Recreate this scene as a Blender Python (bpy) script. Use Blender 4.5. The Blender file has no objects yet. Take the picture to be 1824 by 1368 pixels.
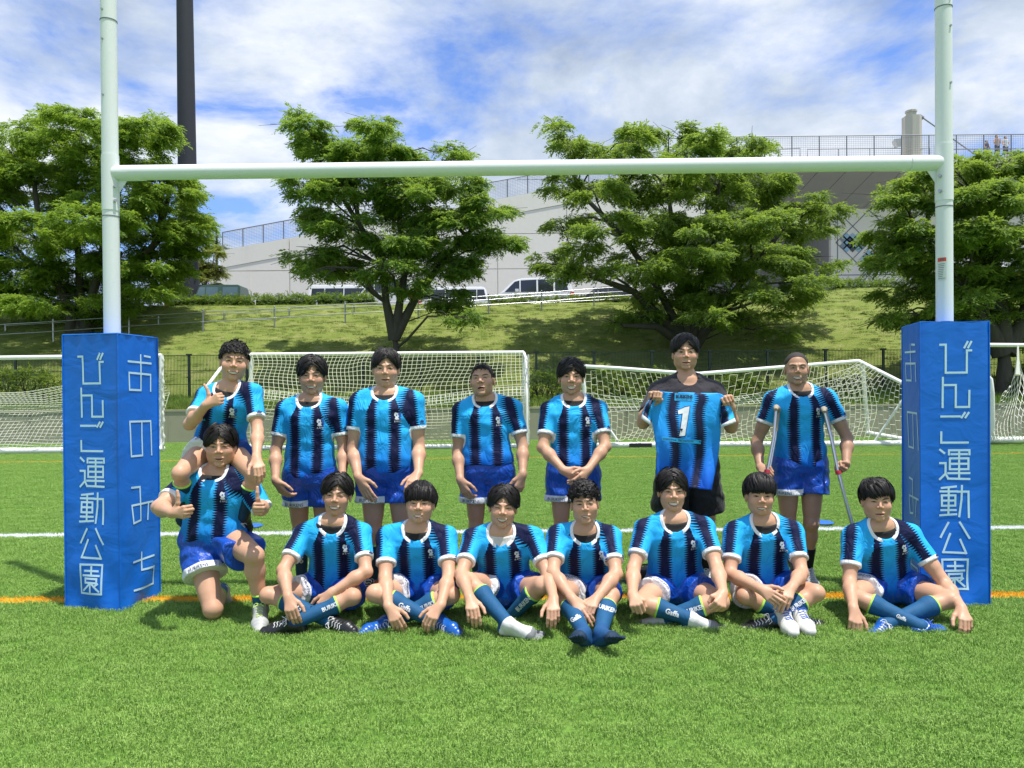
import bpy, bmesh, math, random, time
import numpy as np
from mathutils import Vector, Matrix
from mathutils.bvhtree import BVHTree

T0 = time.time()
S = bpy.context.scene
C = S.collection

# ------------------------------------------------------------------ camera
F_PX, CX, CY = 1370.0, 912.0, 711.0
CAM = np.array([0.0, 0.0, 1.41])
PITCH, ROLL = math.radians(-0.45), math.radians(0.45)
_f = np.array([0, math.cos(PITCH), math.sin(PITCH)])
_r0 = np.array([1.0, 0, 0]); _u0 = np.array([0, -math.sin(PITCH), math.cos(PITCH)])
_r = math.cos(ROLL)*_r0 - math.sin(ROLL)*_u0
_u = math.sin(ROLL)*_r0 + math.cos(ROLL)*_u0
cam_d = bpy.data.cameras.new('camera'); cam = bpy.data.objects.new('camera', cam_d); C.objects.link(cam)
M = Matrix(((_r[0], _u[0], -_f[0], CAM[0]), (_r[1], _u[1], -_f[1], CAM[1]), (_r[2], _u[2], -_f[2], CAM[2]), (0, 0, 0, 1)))
cam.matrix_world = M
cam_d.sensor_width = 36; cam_d.lens = F_PX*36/1824; cam_d.shift_y = (CY-684.0)/1824; cam_d.clip_start = 0.05; cam_d.clip_end = 3000
S.camera = cam

# ------------------------------------------------------------------ world: daylight sky with broken cloud
SUN = np.array([0.20, -0.16, 1.0]); SUN /= np.linalg.norm(SUN)
W = bpy.data.worlds.new('World'); S.world = W; W.use_nodes = True
nt = W.node_tree; nt.nodes.clear()
def nn(t, **k):
    n = nt.nodes.new(t)
    for a, b in k.items(): setattr(n, a, b)
    return n
sky = nn('ShaderNodeTexSky', sky_type='NISHITA', sun_disc=False)
sky.sun_elevation = math.asin(SUN[2]); sky.sun_rotation = math.atan2(SUN[0], SUN[1])
sky.air_density = 1.0; sky.dust_density = 0.6; sky.ozone_density = 2.5
tc = nn('ShaderNodeTexCoord'); sep = nn('ShaderNodeSeparateXYZ'); nt.links.new(tc.outputs['Generated'], sep.inputs[0])
def mth(op, a, b=None, c=None):
    n = nn('ShaderNodeMath', operation=op)
    for i, v in enumerate((a, b, c)):
        if v is None: continue
        if isinstance(v, (int, float)): n.inputs[i].default_value = v
        else: nt.links.new(v, n.inputs[i])
    return n.outputs[0]
zz = mth('ABSOLUTE', sep.outputs[2]); zd = mth('ADD', zz, 0.22)
u_ = mth('DIVIDE', sep.outputs[0], zd); v_ = mth('DIVIDE', sep.outputs[1], zd)
comb = nn('ShaderNodeCombineXYZ'); nt.links.new(u_, comb.inputs[0]); nt.links.new(v_, comb.inputs[1])
comb.inputs[2].default_value = 3.7
def wnoise(scale, detail, rough, off=(0, 0, 0), dist=0.0):
    mp = nn('ShaderNodeMapping'); mp.inputs['Location'].default_value = off
    nt.links.new(comb.outputs[0], mp.inputs[0])
    n = nn('ShaderNodeTexNoise'); n.inputs['Scale'].default_value = scale
    n.inputs['Detail'].default_value = detail; n.inputs['Roughness'].default_value = rough; n.inputs['Distortion'].default_value = dist
    nt.links.new(mp.outputs[0], n.inputs['Vector']); return n.outputs[0]
n1 = wnoise(2.1, 10, 0.60, (2.3, 0.4, 0), 0.2)
n2 = wnoise(0.55, 4, 0.55, (5.1, 7.7, 1))
mask = mth('ADD', mth('MULTIPLY', n1, 0.85), mth('MULTIPLY', n2, 0.45))
def wramp(sock, pts):
    r = nn('ShaderNodeValToRGB'); e = r.color_ramp.elements
    while len(e) < len(pts): e.new(0.5)
    for i, (p, c) in enumerate(pts):
        e[i].position = p; e[i].color = c if len(c) == 4 else (*c, 1)
    nt.links.new(sock, r.inputs[0]); return r.outputs[0]
cov = wramp(mask, [(0.52, (0.10,)*3), (0.595, (.65,)*3), (0.67, (1, 1, 1))])
n3 = wnoise(1.7, 8, 0.6, (9.1, 3.3, 2), 0.2)
cloudcol = wramp(n3, [(0.34, (2.6, 3.2, 4.3)), (0.48, (4.2, 4.8, 5.7)), (0.64, (6.4, 6.65, 7.1))])
mix = nn('ShaderNodeMix', data_type='RGBA'); nt.links.new(cov, mix.inputs[0])
tint = nn('ShaderNodeMix', data_type='RGBA', blend_type='MULTIPLY'); tint.inputs[0].default_value = 1
nt.links.new(sky.outputs[0], tint.inputs[6]); tint.inputs[7].default_value = (0.70, 0.95, 1.45, 1)
nt.links.new(tint.outputs[2], mix.inputs[6]); nt.links.new(cloudcol, mix.inputs[7])
bg = nn('ShaderNodeBackground'); bg.inputs[1].default_value = 0.105; nt.links.new(mix.outputs[2], bg.inputs[0])
wo = nn('ShaderNodeOutputWorld'); nt.links.new(bg.outputs[0], wo.inputs[0])

sl = bpy.data.lights.new('sun', 'SUN'); so = bpy.data.objects.new('sun', sl); C.objects.link(so)
sl.energy = 4.0; sl.angle = math.radians(0.6); sl.color = (1.0, 0.965, 0.90)
so.rotation_euler = Vector(SUN).to_track_quat('Z', 'Y').to_euler()
S.view_settings.view_transform = 'Standard'; S.view_settings.look = 'None'
S.view_settings.exposure = 0.60; S.view_settings.gamma = 1.0; S.view_settings.use_curve_mapping = False
S.render.engine = 'CYCLES'; S.cycles.use_denoising = True; S.cycles.max_bounces = 6
S.cycles.transparent_max_bounces = 12; S.cycles.caustics_reflective = False; S.cycles.caustics_refractive = False
S.cycles.use_adaptive_sampling = True; S.cycles.adaptive_threshold = 0.01

# ------------------------------------------------------------------ helpers
A3 = lambda *v: np.array(v, dtype=np.float64)
def nrm(v): v = np.asarray(v, float); return v/(np.linalg.norm(v)+1e-12)
def ray(px, py): 
    d = _f + (px-CX)/F_PX*_r - (py-CY)/F_PX*_u
    return d
def P(px, py, d):            # point whose world y (distance) is d
    r = ray(px, py); return CAM + r*(d/r[1])
def Gd(px, py):              # point on flat ground
    r = ray(px, py); return CAM + r*(-CAM[2]/r[2])
def Zp(px, z, d):            # point at given height and distance under image column px
    r = ray(px, 700); p = CAM + r*(d/r[1]); return A3(p[0], d, z)
def J(par, px, py, L, near=True):     # joint at length L from its parent on the pixel's ray
    r = nrm(ray(px, py)); o = CAM - par
    b = o.dot(r); c = o.dot(o) - L*L; disc = b*b - c
    if disc < 0: t = -b
    else: t = -b - math.sqrt(disc) if near else -b + math.sqrt(disc)
    q = CAM + r*t
    if disc < 0:
        q = par + nrm(q-par)*L*1.0 if False else q
    return q

def mesh_np(name, V, Fq=None, Ft=None, smooth=True):
    me = bpy.data.meshes.new(name)
    V = np.asarray(V, np.float32)
    me.vertices.add(len(V)); me.vertices.foreach_set('co', V.ravel())
    loops = []; starts = []; tot = 0
    nq = 0 if Fq is None else len(Fq); ntt = 0 if Ft is None else len(Ft)
    if nq: loops.append(np.asarray(Fq, np.int32).ravel()); starts.append(np.arange(nq)*4)
    if ntt: loops.append(np.asarray(Ft, np.int32).ravel()); starts.append(nq*4 + np.arange(ntt)*3)
    L = np.concatenate(loops); st = np.concatenate(starts)
    me.loops.add(len(L)); me.loops.foreach_set('vertex_index', L)
    me.polygons.add(nq+ntt); me.polygons.foreach_set('loop_start', st.astype(np.int32))
    me.polygons.foreach_set('use_smooth', np.full(nq+ntt, smooth, bool))
    me.update(calc_edges=True)
    return me
def attr(me, name, arr):
    arr = np.asarray(arr, np.float32)
    if arr.ndim == 1:
        a = me.attributes.new(name, 'FLOAT', 'POINT'); a.data.foreach_set('value', arr)
    else:
        a = me.attributes.new(name, 'FLOAT_VECTOR', 'POINT'); a.data.foreach_set('vector', arr.ravel())
def link(name, me, mat=None, parent=None, label=None, cat=None, group=None, kind=None, loc=None):
    o = bpy.data.objects.new(name, me); C.objects.link(o)
    if mat is not None and me is not None:
        mats = mat if isinstance(mat, (list, tuple)) else [mat]
        if len(me.materials) == 0:
            for m_ in mats: me.materials.append(m_)
    if parent is not None:
        o.parent = parent
        pm = parent.location
        par = parent; off = Vector((0, 0, 0))
        while par is not None: off += par.location; par = par.parent
        if loc is None: o.location = -off
    if loc is not None: o.location = Vector(loc)
    tag(o, label, cat, group, kind)
    return o
def tag(o, label=None, cat=None, group=None, kind=None):
    if label: o['label'] = label
    if cat: o['category'] = cat
    if group: o['group'] = group
    if kind: o['kind'] = kind
    return o
def empty(name, loc, label, cat, group=None):
    o = bpy.data.objects.new(name, None); C.objects.link(o); o.location = Vector(loc); o.empty_display_size = 0.1
    return tag(o, label, cat, group)

class MB:                       # collects simple solids in world coordinates
    def __init__(s): s.V = []; s.F = []
    def add(s, V, F):
        n = len(s.V); s.V += [tuple(map(float, v)) for v in V]; s.F += [tuple(i+n for i in f) for f in F]
    def box(s, lo, hi, M=None):
        x0, y0, z0 = lo; x1, y1, z1 = hi
        V = [(x0,y0,z0),(x1,y0,z0),(x1,y1,z0),(x0,y1,z0),(x0,y0,z1),(x1,y0,z1),(x1,y1,z1),(x0,y1,z1)]
        if M is not None: V = [M @ Vector(v) for v in V]
        s.add(V, [(0,3,2,1),(4,5,6,7),(0,1,5,4),(1,2,6,5),(2,3,7,6),(3,0,4,7)])
    def tube(s, pts, r, n=8, cap=True):
        pts = [np.asarray(p, float) for p in pts]; m = len(pts)
        rs = r if isinstance(r, (list, tuple)) else [r]*m
        V = []; prev = None
        for i, p in enumerate(pts):
            t = nrm(pts[min(i+1, m-1)]-pts[max(i-1, 0)])
            if prev is None:
                a = np.cross(t, A3(0, 0, 1)); 
                if np.linalg.norm(a) < .1: a = np.cross(t, A3(0, 1, 0))
                a = nrm(a)
            else: a = nrm(prev - t*prev.dot(t))
            prev = a; b = np.cross(t, a)
            for k in range(n):
                q = 2*math.pi*k/n; V.append(p + rs[i]*(math.cos(q)*a + math.sin(q)*b))
        Fc = []
        for i in range(m-1):
            for k in range(n):
                k2 = (k+1) % n; Fc.append((i*n+k, i*n+k2, (i+1)*n+k2, (i+1)*n+k))
        if cap:                 # caps get their own ring so the side shading stays true
            e = len(V); V += V[:n]+V[(m-1)*n:m*n]
            Fc.append(tuple(e+k for k in range(n-1, -1, -1))); Fc.append(tuple(e+n+k for k in range(n)))
        s.add(V, Fc)
    def build(s, name, mat, parent=None, smooth=False, **k):
        me = bpy.data.meshes.new(name); me.from_pydata(s.V, [], s.F); me.update()
        if smooth:
            me.polygons.foreach_set('use_smooth', np.array([len(p.vertices) == 4 for p in me.polygons]))
        return link(name, me, mat, parent, **k)

# ------------------------------------------------------------------ material expression helper
class X:
    """socket wrapper with arithmetic"""
    def __init__(s, T, k): s.T = T; s.k = k
    def _b(s, op, o, rev=False):
        return s.T.m(op, o, s) if rev else s.T.m(op, s, o)
    def __add__(s, o): return s._b('ADD', o)
    __radd__ = __add__
    def __sub__(s, o): return s._b('SUBTRACT', o)
    def __rsub__(s, o): return s._b('SUBTRACT', o, True)
    def __mul__(s, o): return s._b('MULTIPLY', o)
    __rmul__ = __mul__
    def __truediv__(s, o): return s._b('DIVIDE', o)
    def __lt__(s, o): return s._b('LESS_THAN', o)
    def __gt__(s, o): return s._b('GREATER_THAN', o)
class Mat:
    def __init__(s, name, rough=0.6, spec=0.5, metal=0.0):
        s.mat = bpy.data.materials.new(name); s.mat.use_nodes = True
        s.t = s.mat.node_tree; s.t.nodes.clear()
        s.out = s.t.nodes.new('ShaderNodeOutputMaterial'); s.b = s.t.nodes.new('ShaderNodeBsdfPrincipled')
        s.t.links.new(s.b.outputs[0], s.out.inputs[0])
        s.b.inputs['Roughness'].default_value = rough; s.b.inputs['Specular IOR Level'].default_value = spec
        s.b.inputs['Metallic'].default_value = metal
    def sock(s, v, inp):
        if isinstance(v, X): s.t.links.new(v.k, inp)
        elif isinstance(v, (tuple, list)): inp.default_value = (*v, 1)[:len(inp.default_value)]
        else: inp.default_value = v
    def m(s, op, a, b=0.0, c=None, clamp=False):
        n = s.t.nodes.new('ShaderNodeMath'); n.operation = op; n.use_clamp = clamp
        s.sock(a, n.inputs[0]); s.sock(b, n.inputs[1])
        if c is not None: s.sock(c, n.inputs[2])
        return X(s, n.outputs[0])
    def abs(s, a): return s.m('ABSOLUTE', a)
    def mx(s, a, b): return s.m('MAXIMUM', a, b)
    def mn(s, a, b): return s.m('MINIMUM', a, b)
    def cl(s, a): return s.m('ADD', a, 0.0, clamp=True)
    def inside(s, d, soft=0.0008): return s.m('MULTIPLY_ADD', d, -1.0/soft, 0.5, clamp=True)
    def tri(s, v, per):      # triangle wave 0..1
        f = s.m('FRACT', v*(1.0/per)); return s.abs(f - 0.5)*2.0
    def mix(s, f, a, b, mode='MIX'):
        n = s.t.nodes.new('ShaderNodeMix'); n.data_type = 'RGBA'; n.blend_type = mode
        s.sock(f, n.inputs[0]); s.sock(a, n.inputs[6]); s.sock(b, n.inputs[7]); return X(s, n.outputs[2])
    def attr(s, name):
        n = s.t.nodes.new('ShaderNodeAttribute'); n.attribute_name = name
        sp = s.t.nodes.new('ShaderNodeSeparateXYZ'); s.t.links.new(n.outputs['Vector'], sp.inputs[0])
        return X(s, sp.outputs[0]), X(s, sp.outputs[1]), X(s, sp.outputs[2])
    def coord(s, kind='Object'):
        n = s.t.nodes.new('ShaderNodeTexCoord'); return X(s, n.outputs[kind])
    def pos(s):
        n = s.t.nodes.new('ShaderNodeNewGeometry'); return X(s, n.outputs['Position'])
    def sepv(s, v):
        sp = s.t.nodes.new('ShaderNodeSeparateXYZ'); s.t.links.new(v.k, sp.inputs[0]); return [X(s, sp.outputs[i]) for i in range(3)]
    def comb(s, a, b, c):
        n = s.t.nodes.new('ShaderNodeCombineXYZ')
        for i, v in enumerate((a, b, c)): s.sock(v, n.inputs[i])
        return X(s, n.outputs[0])
    def map(s, v, scale=(1, 1, 1), rot=(0, 0, 0)):
        n = s.t.nodes.new('ShaderNodeMapping'); s.t.links.new(v.k, n.inputs[0]); n.inputs['Scale'].default_value = scale
        n.inputs['Rotation'].default_value = rot; return X(s, n.outputs[0])
    def noise(s, v, scale, detail=4, rough=0.55, dist=0.0):
        n = s.t.nodes.new('ShaderNodeTexNoise')
        if v is not None: s.t.links.new(v.k, n.inputs['Vector'])
        n.inputs['Scale'].default_value = scale; n.inputs['Detail'].default_value = detail
        n.inputs['Roughness'].default_value = rough; n.inputs['Distortion'].default_value = dist
        return X(s, n.outputs[0])
    def ramp(s, f, pts, interp='LINEAR'):
        n = s.t.nodes.new('ShaderNodeValToRGB'); n.color_ramp.interpolation = interp; e = n.color_ramp.elements
        while len(e) < len(pts): e.new(0.5)
        for i, (p, c) in enumerate(pts):
            e[i].position = p; e[i].color = (*c, 1) if isinstance(c, (tuple, list)) else (c, c, c, 1)
        s.sock(f, n.inputs[0]); return X(s, n.outputs[0])
    def objrand(s):
        n = s.t.nodes.new('ShaderNodeObjectInfo'); return X(s, n.outputs['Random'])
    def bump(s, h, strength=0.3, dist=0.01):
        n = s.t.nodes.new('ShaderNodeBump'); n.inputs['Strength'].default_value = strength; n.inputs['Distance'].default_value = dist
        s.t.links.new(h.k, n.inputs['Height']); s.t.links.new(n.outputs[0], s.b.inputs['Normal']); return s
    def color(s, c): s.sock(c, s.b.inputs['Base Color']); return s
    def rough(s, c): s.sock(c, s.b.inputs['Roughness']); return s
def simple(name, col, rough=0.6, metal=0.0, spec=0.5, vary=0.12, nscale=20.0, bump=0.0):
    m = Mat(name, rough, spec, metal); v = m.coord('Object')
    n = m.noise(v, nscale, 5, 0.6)
    m.color(m.mix(n, tuple(c*(1-vary) for c in col), tuple(min(1, c*(1+vary)) for c in col)))
    if bump: m.bump(n, bump, 0.01)
    return m.mat
# ------------------------------------------------------------------ implicit surfaces -> meshes
f32 = np.float32
def smin(a, b, k):
    if k <= 0: return np.minimum(a, b)
    h = np.maximum(k-np.abs(a-b), 0)/k
    return np.minimum(a, b) - h*h*k*0.25
def smax(a, b, k): return -smin(-a, -b, k)
def cone(p, a, b, ra, rb, flat=None):
    a = np.asarray(a, f32); b = np.asarray(b, f32); ba = b-a; L2 = float(ba.dot(ba))+1e-9
    pa = p-a; h = np.clip(pa@ba/f32(L2), 0, 1)
    q = pa - h[:, None]*ba
    if flat is not None:
        ax, fac = flat; ax = np.asarray(ax, f32); c = q@ax
        q = q + (c*(1/fac-1))[:, None]*ax
        d = np.sqrt((q*q).sum(1)) - (ra+(rb-ra)*h)
        return d*min(1, fac) if fac < 1 else d
    return np.sqrt((q*q).sum(1)) - (ra+(rb-ra)*h)
def ell(p, c, R, rad):
    q = (p-np.asarray(c, f32))@np.asarray(R, f32).T; rad = np.asarray(rad, f32)
    k0 = np.sqrt(((q/rad)**2).sum(1)); k1 = np.sqrt(((q/rad**2)**2).sum(1))+1e-6
    return k0*(k0-1)/k1
def mesh_sdf(f, lo, hi, h, newton=1):
    lo = np.asarray(lo, float); hi = np.asarray(hi, float)
    nb = np.ceil((hi-lo)/(4*h)).astype(int); nf = nb*4+1
    bc = [lo[i]+(np.arange(nb[i])+.5)*4*h for i in range(3)]
    G = np.stack(np.meshgrid(*bc, indexing='ij'), -1).reshape(-1, 3).astype(f32)
    D = f(G).reshape(nb)
    act = np.abs(D) < 4*h*0.87*1.45
    V = np.where(np.repeat(np.repeat(np.repeat(D, 4, 0), 4, 1), 4, 2) < 0, f32(-1), f32(1))
    V = np.pad(V, ((0, 1),)*3, mode='edge')
    m = np.repeat(np.repeat(np.repeat(act, 4, 0), 4, 1), 4, 2); m = np.pad(m, ((0, 1),)*3)
    for ax in range(3):
        s = np.zeros_like(m); sl1 = [slice(None)]*3; sl2 = [slice(None)]*3
        sl1[ax] = slice(1, None); sl2[ax] = slice(None, -1); s[tuple(sl1)] = m[tuple(sl2)]; m |= s
    idx = np.argwhere(m)
    pts = (lo + idx*h).astype(f32)
    V[m] = f(pts)
    Sg = V < 0
    cs = [(0,0,0),(1,0,0),(0,1,0),(1,1,0),(0,0,1),(1,0,1),(0,1,1),(1,1,1)]
    n = np.array(V.shape)-1
    cnt = np.zeros(n, np.int8)
    for c in cs: cnt += Sg[c[0]:c[0]+n[0], c[1]:c[1]+n[1], c[2]:c[2]+n[2]]
    ac = (cnt > 0) & (cnt < 8)
    ci = np.argwhere(ac); N = len(ci)
    vid = np.full(n, -1, np.int32); vid[ac] = np.arange(N)
    cv = np.stack([V[ci[:, 0]+c[0], ci[:, 1]+c[1], ci[:, 2]+c[2]] for c in cs], 1)
    acc = np.zeros((N, 3)); w = np.zeros(N)
    for a in range(8):
        for b in range(a+1, 8):
            if sum(abs(cs[a][i]-cs[b][i]) for i in range(3)) != 1: continue
            va = cv[:, a]; vb = cv[:, b]; cr = (va < 0) != (vb < 0)
            t = np.where(cr, va/(va-vb+1e-20), 0)
            q = np.array(cs[a])[None]+t[:, None]*(np.array(cs[b])-np.array(cs[a]))[None]
            acc += q*cr[:, None]; w += cr
    P0 = lo + (ci + acc/w[:, None])*h
    quads = []
    for ax in range(3):
        o1, o2 = [(1, 2), (2, 0), (0, 1)][ax]
        sa = [slice(None)]*3; sb = [slice(None)]*3; sa[ax] = slice(0, -1); sb[ax] = slice(1, None)
        A = Sg[tuple(sa)]; B = Sg[tuple(sb)]; e = np.argwhere(A != B)
        e = e[(e[:, o1] > 0) & (e[:, o2] > 0) & (e[:, o1] < n[o1]) & (e[:, o2] < n[o2])]
        e0 = e.copy(); e1 = e.copy(); e1[:, o1] -= 1; e2 = e1.copy(); e2[:, o2] -= 1; e3 = e.copy(); e3[:, o2] -= 1
        g = lambda q: vid[q[:, 0], q[:, 1], q[:, 2]]
        Q = np.stack([g(e2), g(e3), g(e0), g(e1)], 1)
        fl = ~A[e[:, 0], e[:, 1], e[:, 2]]
        Q[fl] = Q[fl][:, ::-1]
        quads.append(Q)
    Q = np.concatenate(quads); Q = Q[(Q >= 0).all(1)]
    Pv = P0.astype(f32)
    for _ in range(newton):
        e = f32(h*0.5); d0 = f(Pv); g = np.stack([f(Pv+np.eye(3, dtype=f32)[i]*e)-d0 for i in range(3)], 1)/e
        gn = (g*g).sum(1)+1e-3; st = (d0/gn)[:, None]*g
        ln = np.sqrt((st*st).sum(1)); st *= np.minimum(1, h*.8/(ln+1e-9))[:, None]
        Pv = Pv - st
    return Pv, Q
def lapl(V, Q, it=1, lam=0.5):
    n = len(V)
    for _ in range(it):
        acc = np.zeros_like(V, dtype=np.float64); w = np.zeros(n)
        for a, b in ((0, 1), (1, 2), (2, 3), (3, 0)):
            np.add.at(acc, Q[:, a], V[Q[:, b]]); np.add.at(w, Q[:, a], 1)
            np.add.at(acc, Q[:, b], V[Q[:, a]]); np.add.at(w, Q[:, b], 1)
        V = (V*(1-lam) + lam*acc/np.maximum(w, 1)[:, None]).astype(f32)
    return V

# ------------------------------------------------------------------ materials of people
def skin_mat(idx, tone=1.0, mw=.027, mo=.004, curve=.006, teeth=True, eo=.0022, browtilt=0.0, mz=-.0715, brow=1.0):
    m = Mat('skin', 0.48, 0.35)
    x, y, z = m.attr('hc')
    ax = m.abs(x); front = m.cl((y - 0.035)*60.0)
    v = m.comb(x, y, z); wv = m.coord('Object')
    n = m.noise(wv, 9.0, 4); nf = m.noise(wv, 60.0, 3)
    c0 = tuple(c*tone for c in (.53, .290, .180)); c1 = tuple(c*tone for c in (.66, .390, .258))
    base = m.mix(n, c0, c1); base = m.mix(nf*0.25, base, tuple(c*.75 for c in c0))
    # cheeks and nose flush
    ch = m.m('EXPONENT', 0.0-((ax-.042)*(ax-.042)+(z+.030)*(z+.030))*1800.0)
    base = m.mix(ch*0.35*front, base, (.72*tone, .32*tone, .25*tone))
    ns = m.m('EXPONENT', 0.0-(x*x+(z+.030)*(z+.030))*5000.0); base = m.mix(ns*0.25*front, base, (.74*tone, .36*tone, .28*tone))
    # soft socket darkening is left to the light; lash / lid crease
    xe = ax-.0315
    zc = 0.0-xe*xe*8.0 + xe*0.10
    half = m.mx(1.0-xe*xe*(1/.0150**2), 0.0)*(eo+.0012)
    dl = m.abs(z-zc)-half
    lash = m.abs(z-zc-half)-0.0017
    inx = m.inside(m.abs(xe)-.0150)
    sclera = m.mix(m.inside(m.abs(xe)-.0070, .0015), (.34, .29, .26), (.012, .008, .006))
    base = m.mix(m.inside(dl)*inx*front, base, sclera)
    base = m.mix(m.inside(lash, .0012)*inx*front*0.92, base, (.02, .012, .01))
    lower = m.abs(z-zc+half+.0004)-.0006
    base = m.mix(m.inside(lower, .001)*inx*front*0.5, base, (.08, .04, .03))
    crease = m.abs(z-zc-half-.0045)-.0005
    base = m.mix(m.inside(crease, .0012)*inx*front*0.35, base, (.14, .07, .05))
    # brows
    xb = ax-.034
    zb = xb*xb*(-9.0)+.0205 + xb*(.08+browtilt)
    th = m.mx(1.0-xb*xb*(1/.0235**2), 0.0)*.0050*brow + m.mx(0.0-xb, 0.0)*.03
    db = m.abs(z-zb)-th
    hair = m.noise(m.map(v, (300, 60, 900)), 1.0, 2)
    base = m.mix(m.inside(db, .0022)*m.inside(m.abs(xb)-.0235, .003)*front*(hair*0.35+.70), base, (.016, .011, .009))
    # mouth
    q = m.mx(1.0-x*x*(1/mw**2), 0.0); qs = m.m('POWER', q, 0.55)
    mid = x*x*(curve/mw**2)+mz
    zU = mid+qs*(mo*1.0); zL = mid-qs*(mo*1.35)
    inm = m.inside(ax-mw, .0015)
    dl_ = m.mx(z-zU-q*.0038-.0004, zL-q*.0055-.0004-z)
    base = m.mix(m.inside(dl_, .0016)*inm*front*0.8, base, (.44*tone, .14*tone, .115*tone))
    din = m.mx(z-zU, zL-z)-.0006
    base = m.mix(m.inside(din-.0006, .0010)*inm*front, base, (.045, .014, .012))
    if teeth:
        dt = m.mx(z-zU+.0002, mid-qs*(mo*.95)-z)
        gap = m.cl(m.tri(x, .0078)*5.0)
        base = m.mix(m.inside(dt, .0008)*m.inside(ax-mw*.86, .001)*front*(gap*.25+.75), base, (.80, .71, .58))
    fold = m.abs(ax-.036-(z+.05)*(-.30)-.002)-.0008
    base = m.mix(m.inside(fold, .003)*m.inside(m.abs(z+.055)-.016, .008)*front*(.20 if teeth else .08), base, tuple(c*.55 for c in c0))
    # nostrils
    xn = (ax-.0085)*(1/.0042); zn = (z+.0400)*(1/.0016)
    base = m.mix(m.inside(xn*xn+zn*zn-1.0, .6)*front*m.inside(.080-y, .004)*0.45, base, (.06, .025, .02))
    m.color(base)
    m.b.inputs['Subsurface Weight'].default_value = 0.12; m.b.inputs['Subsurface Radius'].default_value = (1, .3, .15)
    m.b.inputs['Subsurface Scale'].default_value = 0.008
    m.rough(m.noise(wv, 40, 2)*.22+.36)
    m.bump(m.noise(wv, 260, 3), 0.12, 0.002)
    return m.mat

NAVY = (.004, .007, .042); CYAN = (.022, .40, .84); BLUE = (.003, .13, .58); WHITE = (.78, .78, .80)
def jersey_core(m, u, v, w, phi, al, dwh):
    n_ = m.noise(m.comb(u, v, 0.0), 160, 2)
    amp = .025
    zig = m.m('POWER', m.tri(v, .0155), 1.3)*amp - amp*.42 + (n_-.5)*.006
    zig2 = m.m('POWER', m.tri(al, .0155), 1.3)*amp - amp*.42 + (n_-.5)*.006
    grad = m.cl((v-.02)*4.2)                       # print fades from blue at the hem to cyan
    blue = m.mix(grad, BLUE, CYAN)
    st = m.abs(m.abs(u)-.080)-.036+zig
    blue_side = blue
    body = m.mix(m.inside(st, .0014), blue_side, NAVY)
    lil = m.mn(m.inside(m.abs(st+.004)-.005, .002), m.cl(m.tri(v, .0165)*3.0-1.2))
    body = m.mix(lil*0.28, body, (.22, .25, .55))
    # sleeves : bands along the arm; phi is an arc length coordinate (m)
    right = m.abs(phi-.055)-.036+zig2
    leftd = m.mn(m.abs(phi+.012)-.034+zig2, 0.0-phi+.118+zig2)
    d = m.m('MULTIPLY_ADD', w > 0.0, right, (w < 0.0)*leftd)
    slv = m.mix(m.inside(d, .0014), CYAN, NAVY)
    col = m.mix(m.abs(w) > 0.5, body, slv)
    col = m.mix(m.inside(dwh, .001), col, WHITE)
    return col
def cloth_finish(m, strength=.35, sc=1.0, fine=900):
    v = m.coord('Object')
    fold = m.noise(m.map(v, (9*sc, 9*sc, 5*sc), (0.3, 0.5, 0.2)), 1.0, 3, 0.5, 1.2)
    big = m.m('POWER', m.abs(fold-0.5)*2.0, 0.7)
    f2 = m.noise(v, fine, 2)
    n1 = m.t.nodes.new('ShaderNodeBump'); n1.inputs['Strength'].default_value = strength; n1.inputs['Distance'].default_value = .02
    m.t.links.new(big.k, n1.inputs['Height'])
    n2 = m.t.nodes.new('ShaderNodeBump'); n2.inputs['Strength'].default_value = .12; n2.inputs['Distance'].default_value = .0015
    m.t.links.new(f2.k, n2.inputs['Height']); m.t.links.new(n1.outputs[0], n2.inputs['Normal'])
    m.t.links.new(n2.outputs[0], m.b.inputs['Normal'])
def make_jersey_mat():
    m = Mat('striped_jersey_cloth', 0.66, 0.18)
    u, v, w = m.attr('jt'); phi, al, dwh = m.attr('js')
    m.color(jersey_core(m, u, v, w, phi, al, dwh))
    m.b.inputs['Sheen Weight'].default_value = 0.02; cloth_finish(m, .55)
    return m.mat
def cloth(name, col, rough=.6, strength=.4, sheen=.1, sc=1.0):
    m = Mat(name, rough, .35); v = m.coord('Object'); n = m.noise(v, 6, 3)
    m.color(m.mix(n, tuple(c*.85 for c in col), tuple(c*1.15 for c in col)))
    m.b.inputs['Sheen Weight'].default_value = sheen; cloth_finish(m, strength, sc); return m.mat
def make_shorts_mat():
    m = Mat('blue_shorts_cloth', .42, .5)
    a, b, c = m.attr('st')              # a: distance to hem, b: 1 on right leg
    v = m.coord('Object'); n = m.noise(v, 5, 3)
    base = m.mix(n, (.003, .052, .36), (.006, .085, .50))
    wh = m.inside(a-.045, .001)*(b > 0.5)
    m.color(m.mix(wh, base, WHITE)); cloth_finish(m, .55, 1.3); return m.mat
def make_sock_mat(name, col, top=(.42, .75, .08), foot=None):
    m = Mat(name, .7, .3)
    a, b, c = m.attr('st')              # a: distance from the top, b: distance past the ankle
    v = m.coord('Object'); n = m.noise(v, 30, 3)
    base = m.mix(n, tuple(k*.85 for k in col), tuple(k*1.15 for k in col))
    base = m.mix(m.inside(a-.011, .001), base, top)
    if foot:
        base = m.mix(m.cl(b*400.0), base, foot[0]); base = m.mix(m.cl((b-.13)*300.0), base, foot[1])
    m.color(base)
    rib = m.tri(a, .008); cloth_finish(m, .15, 1.0); return m.mat
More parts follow.
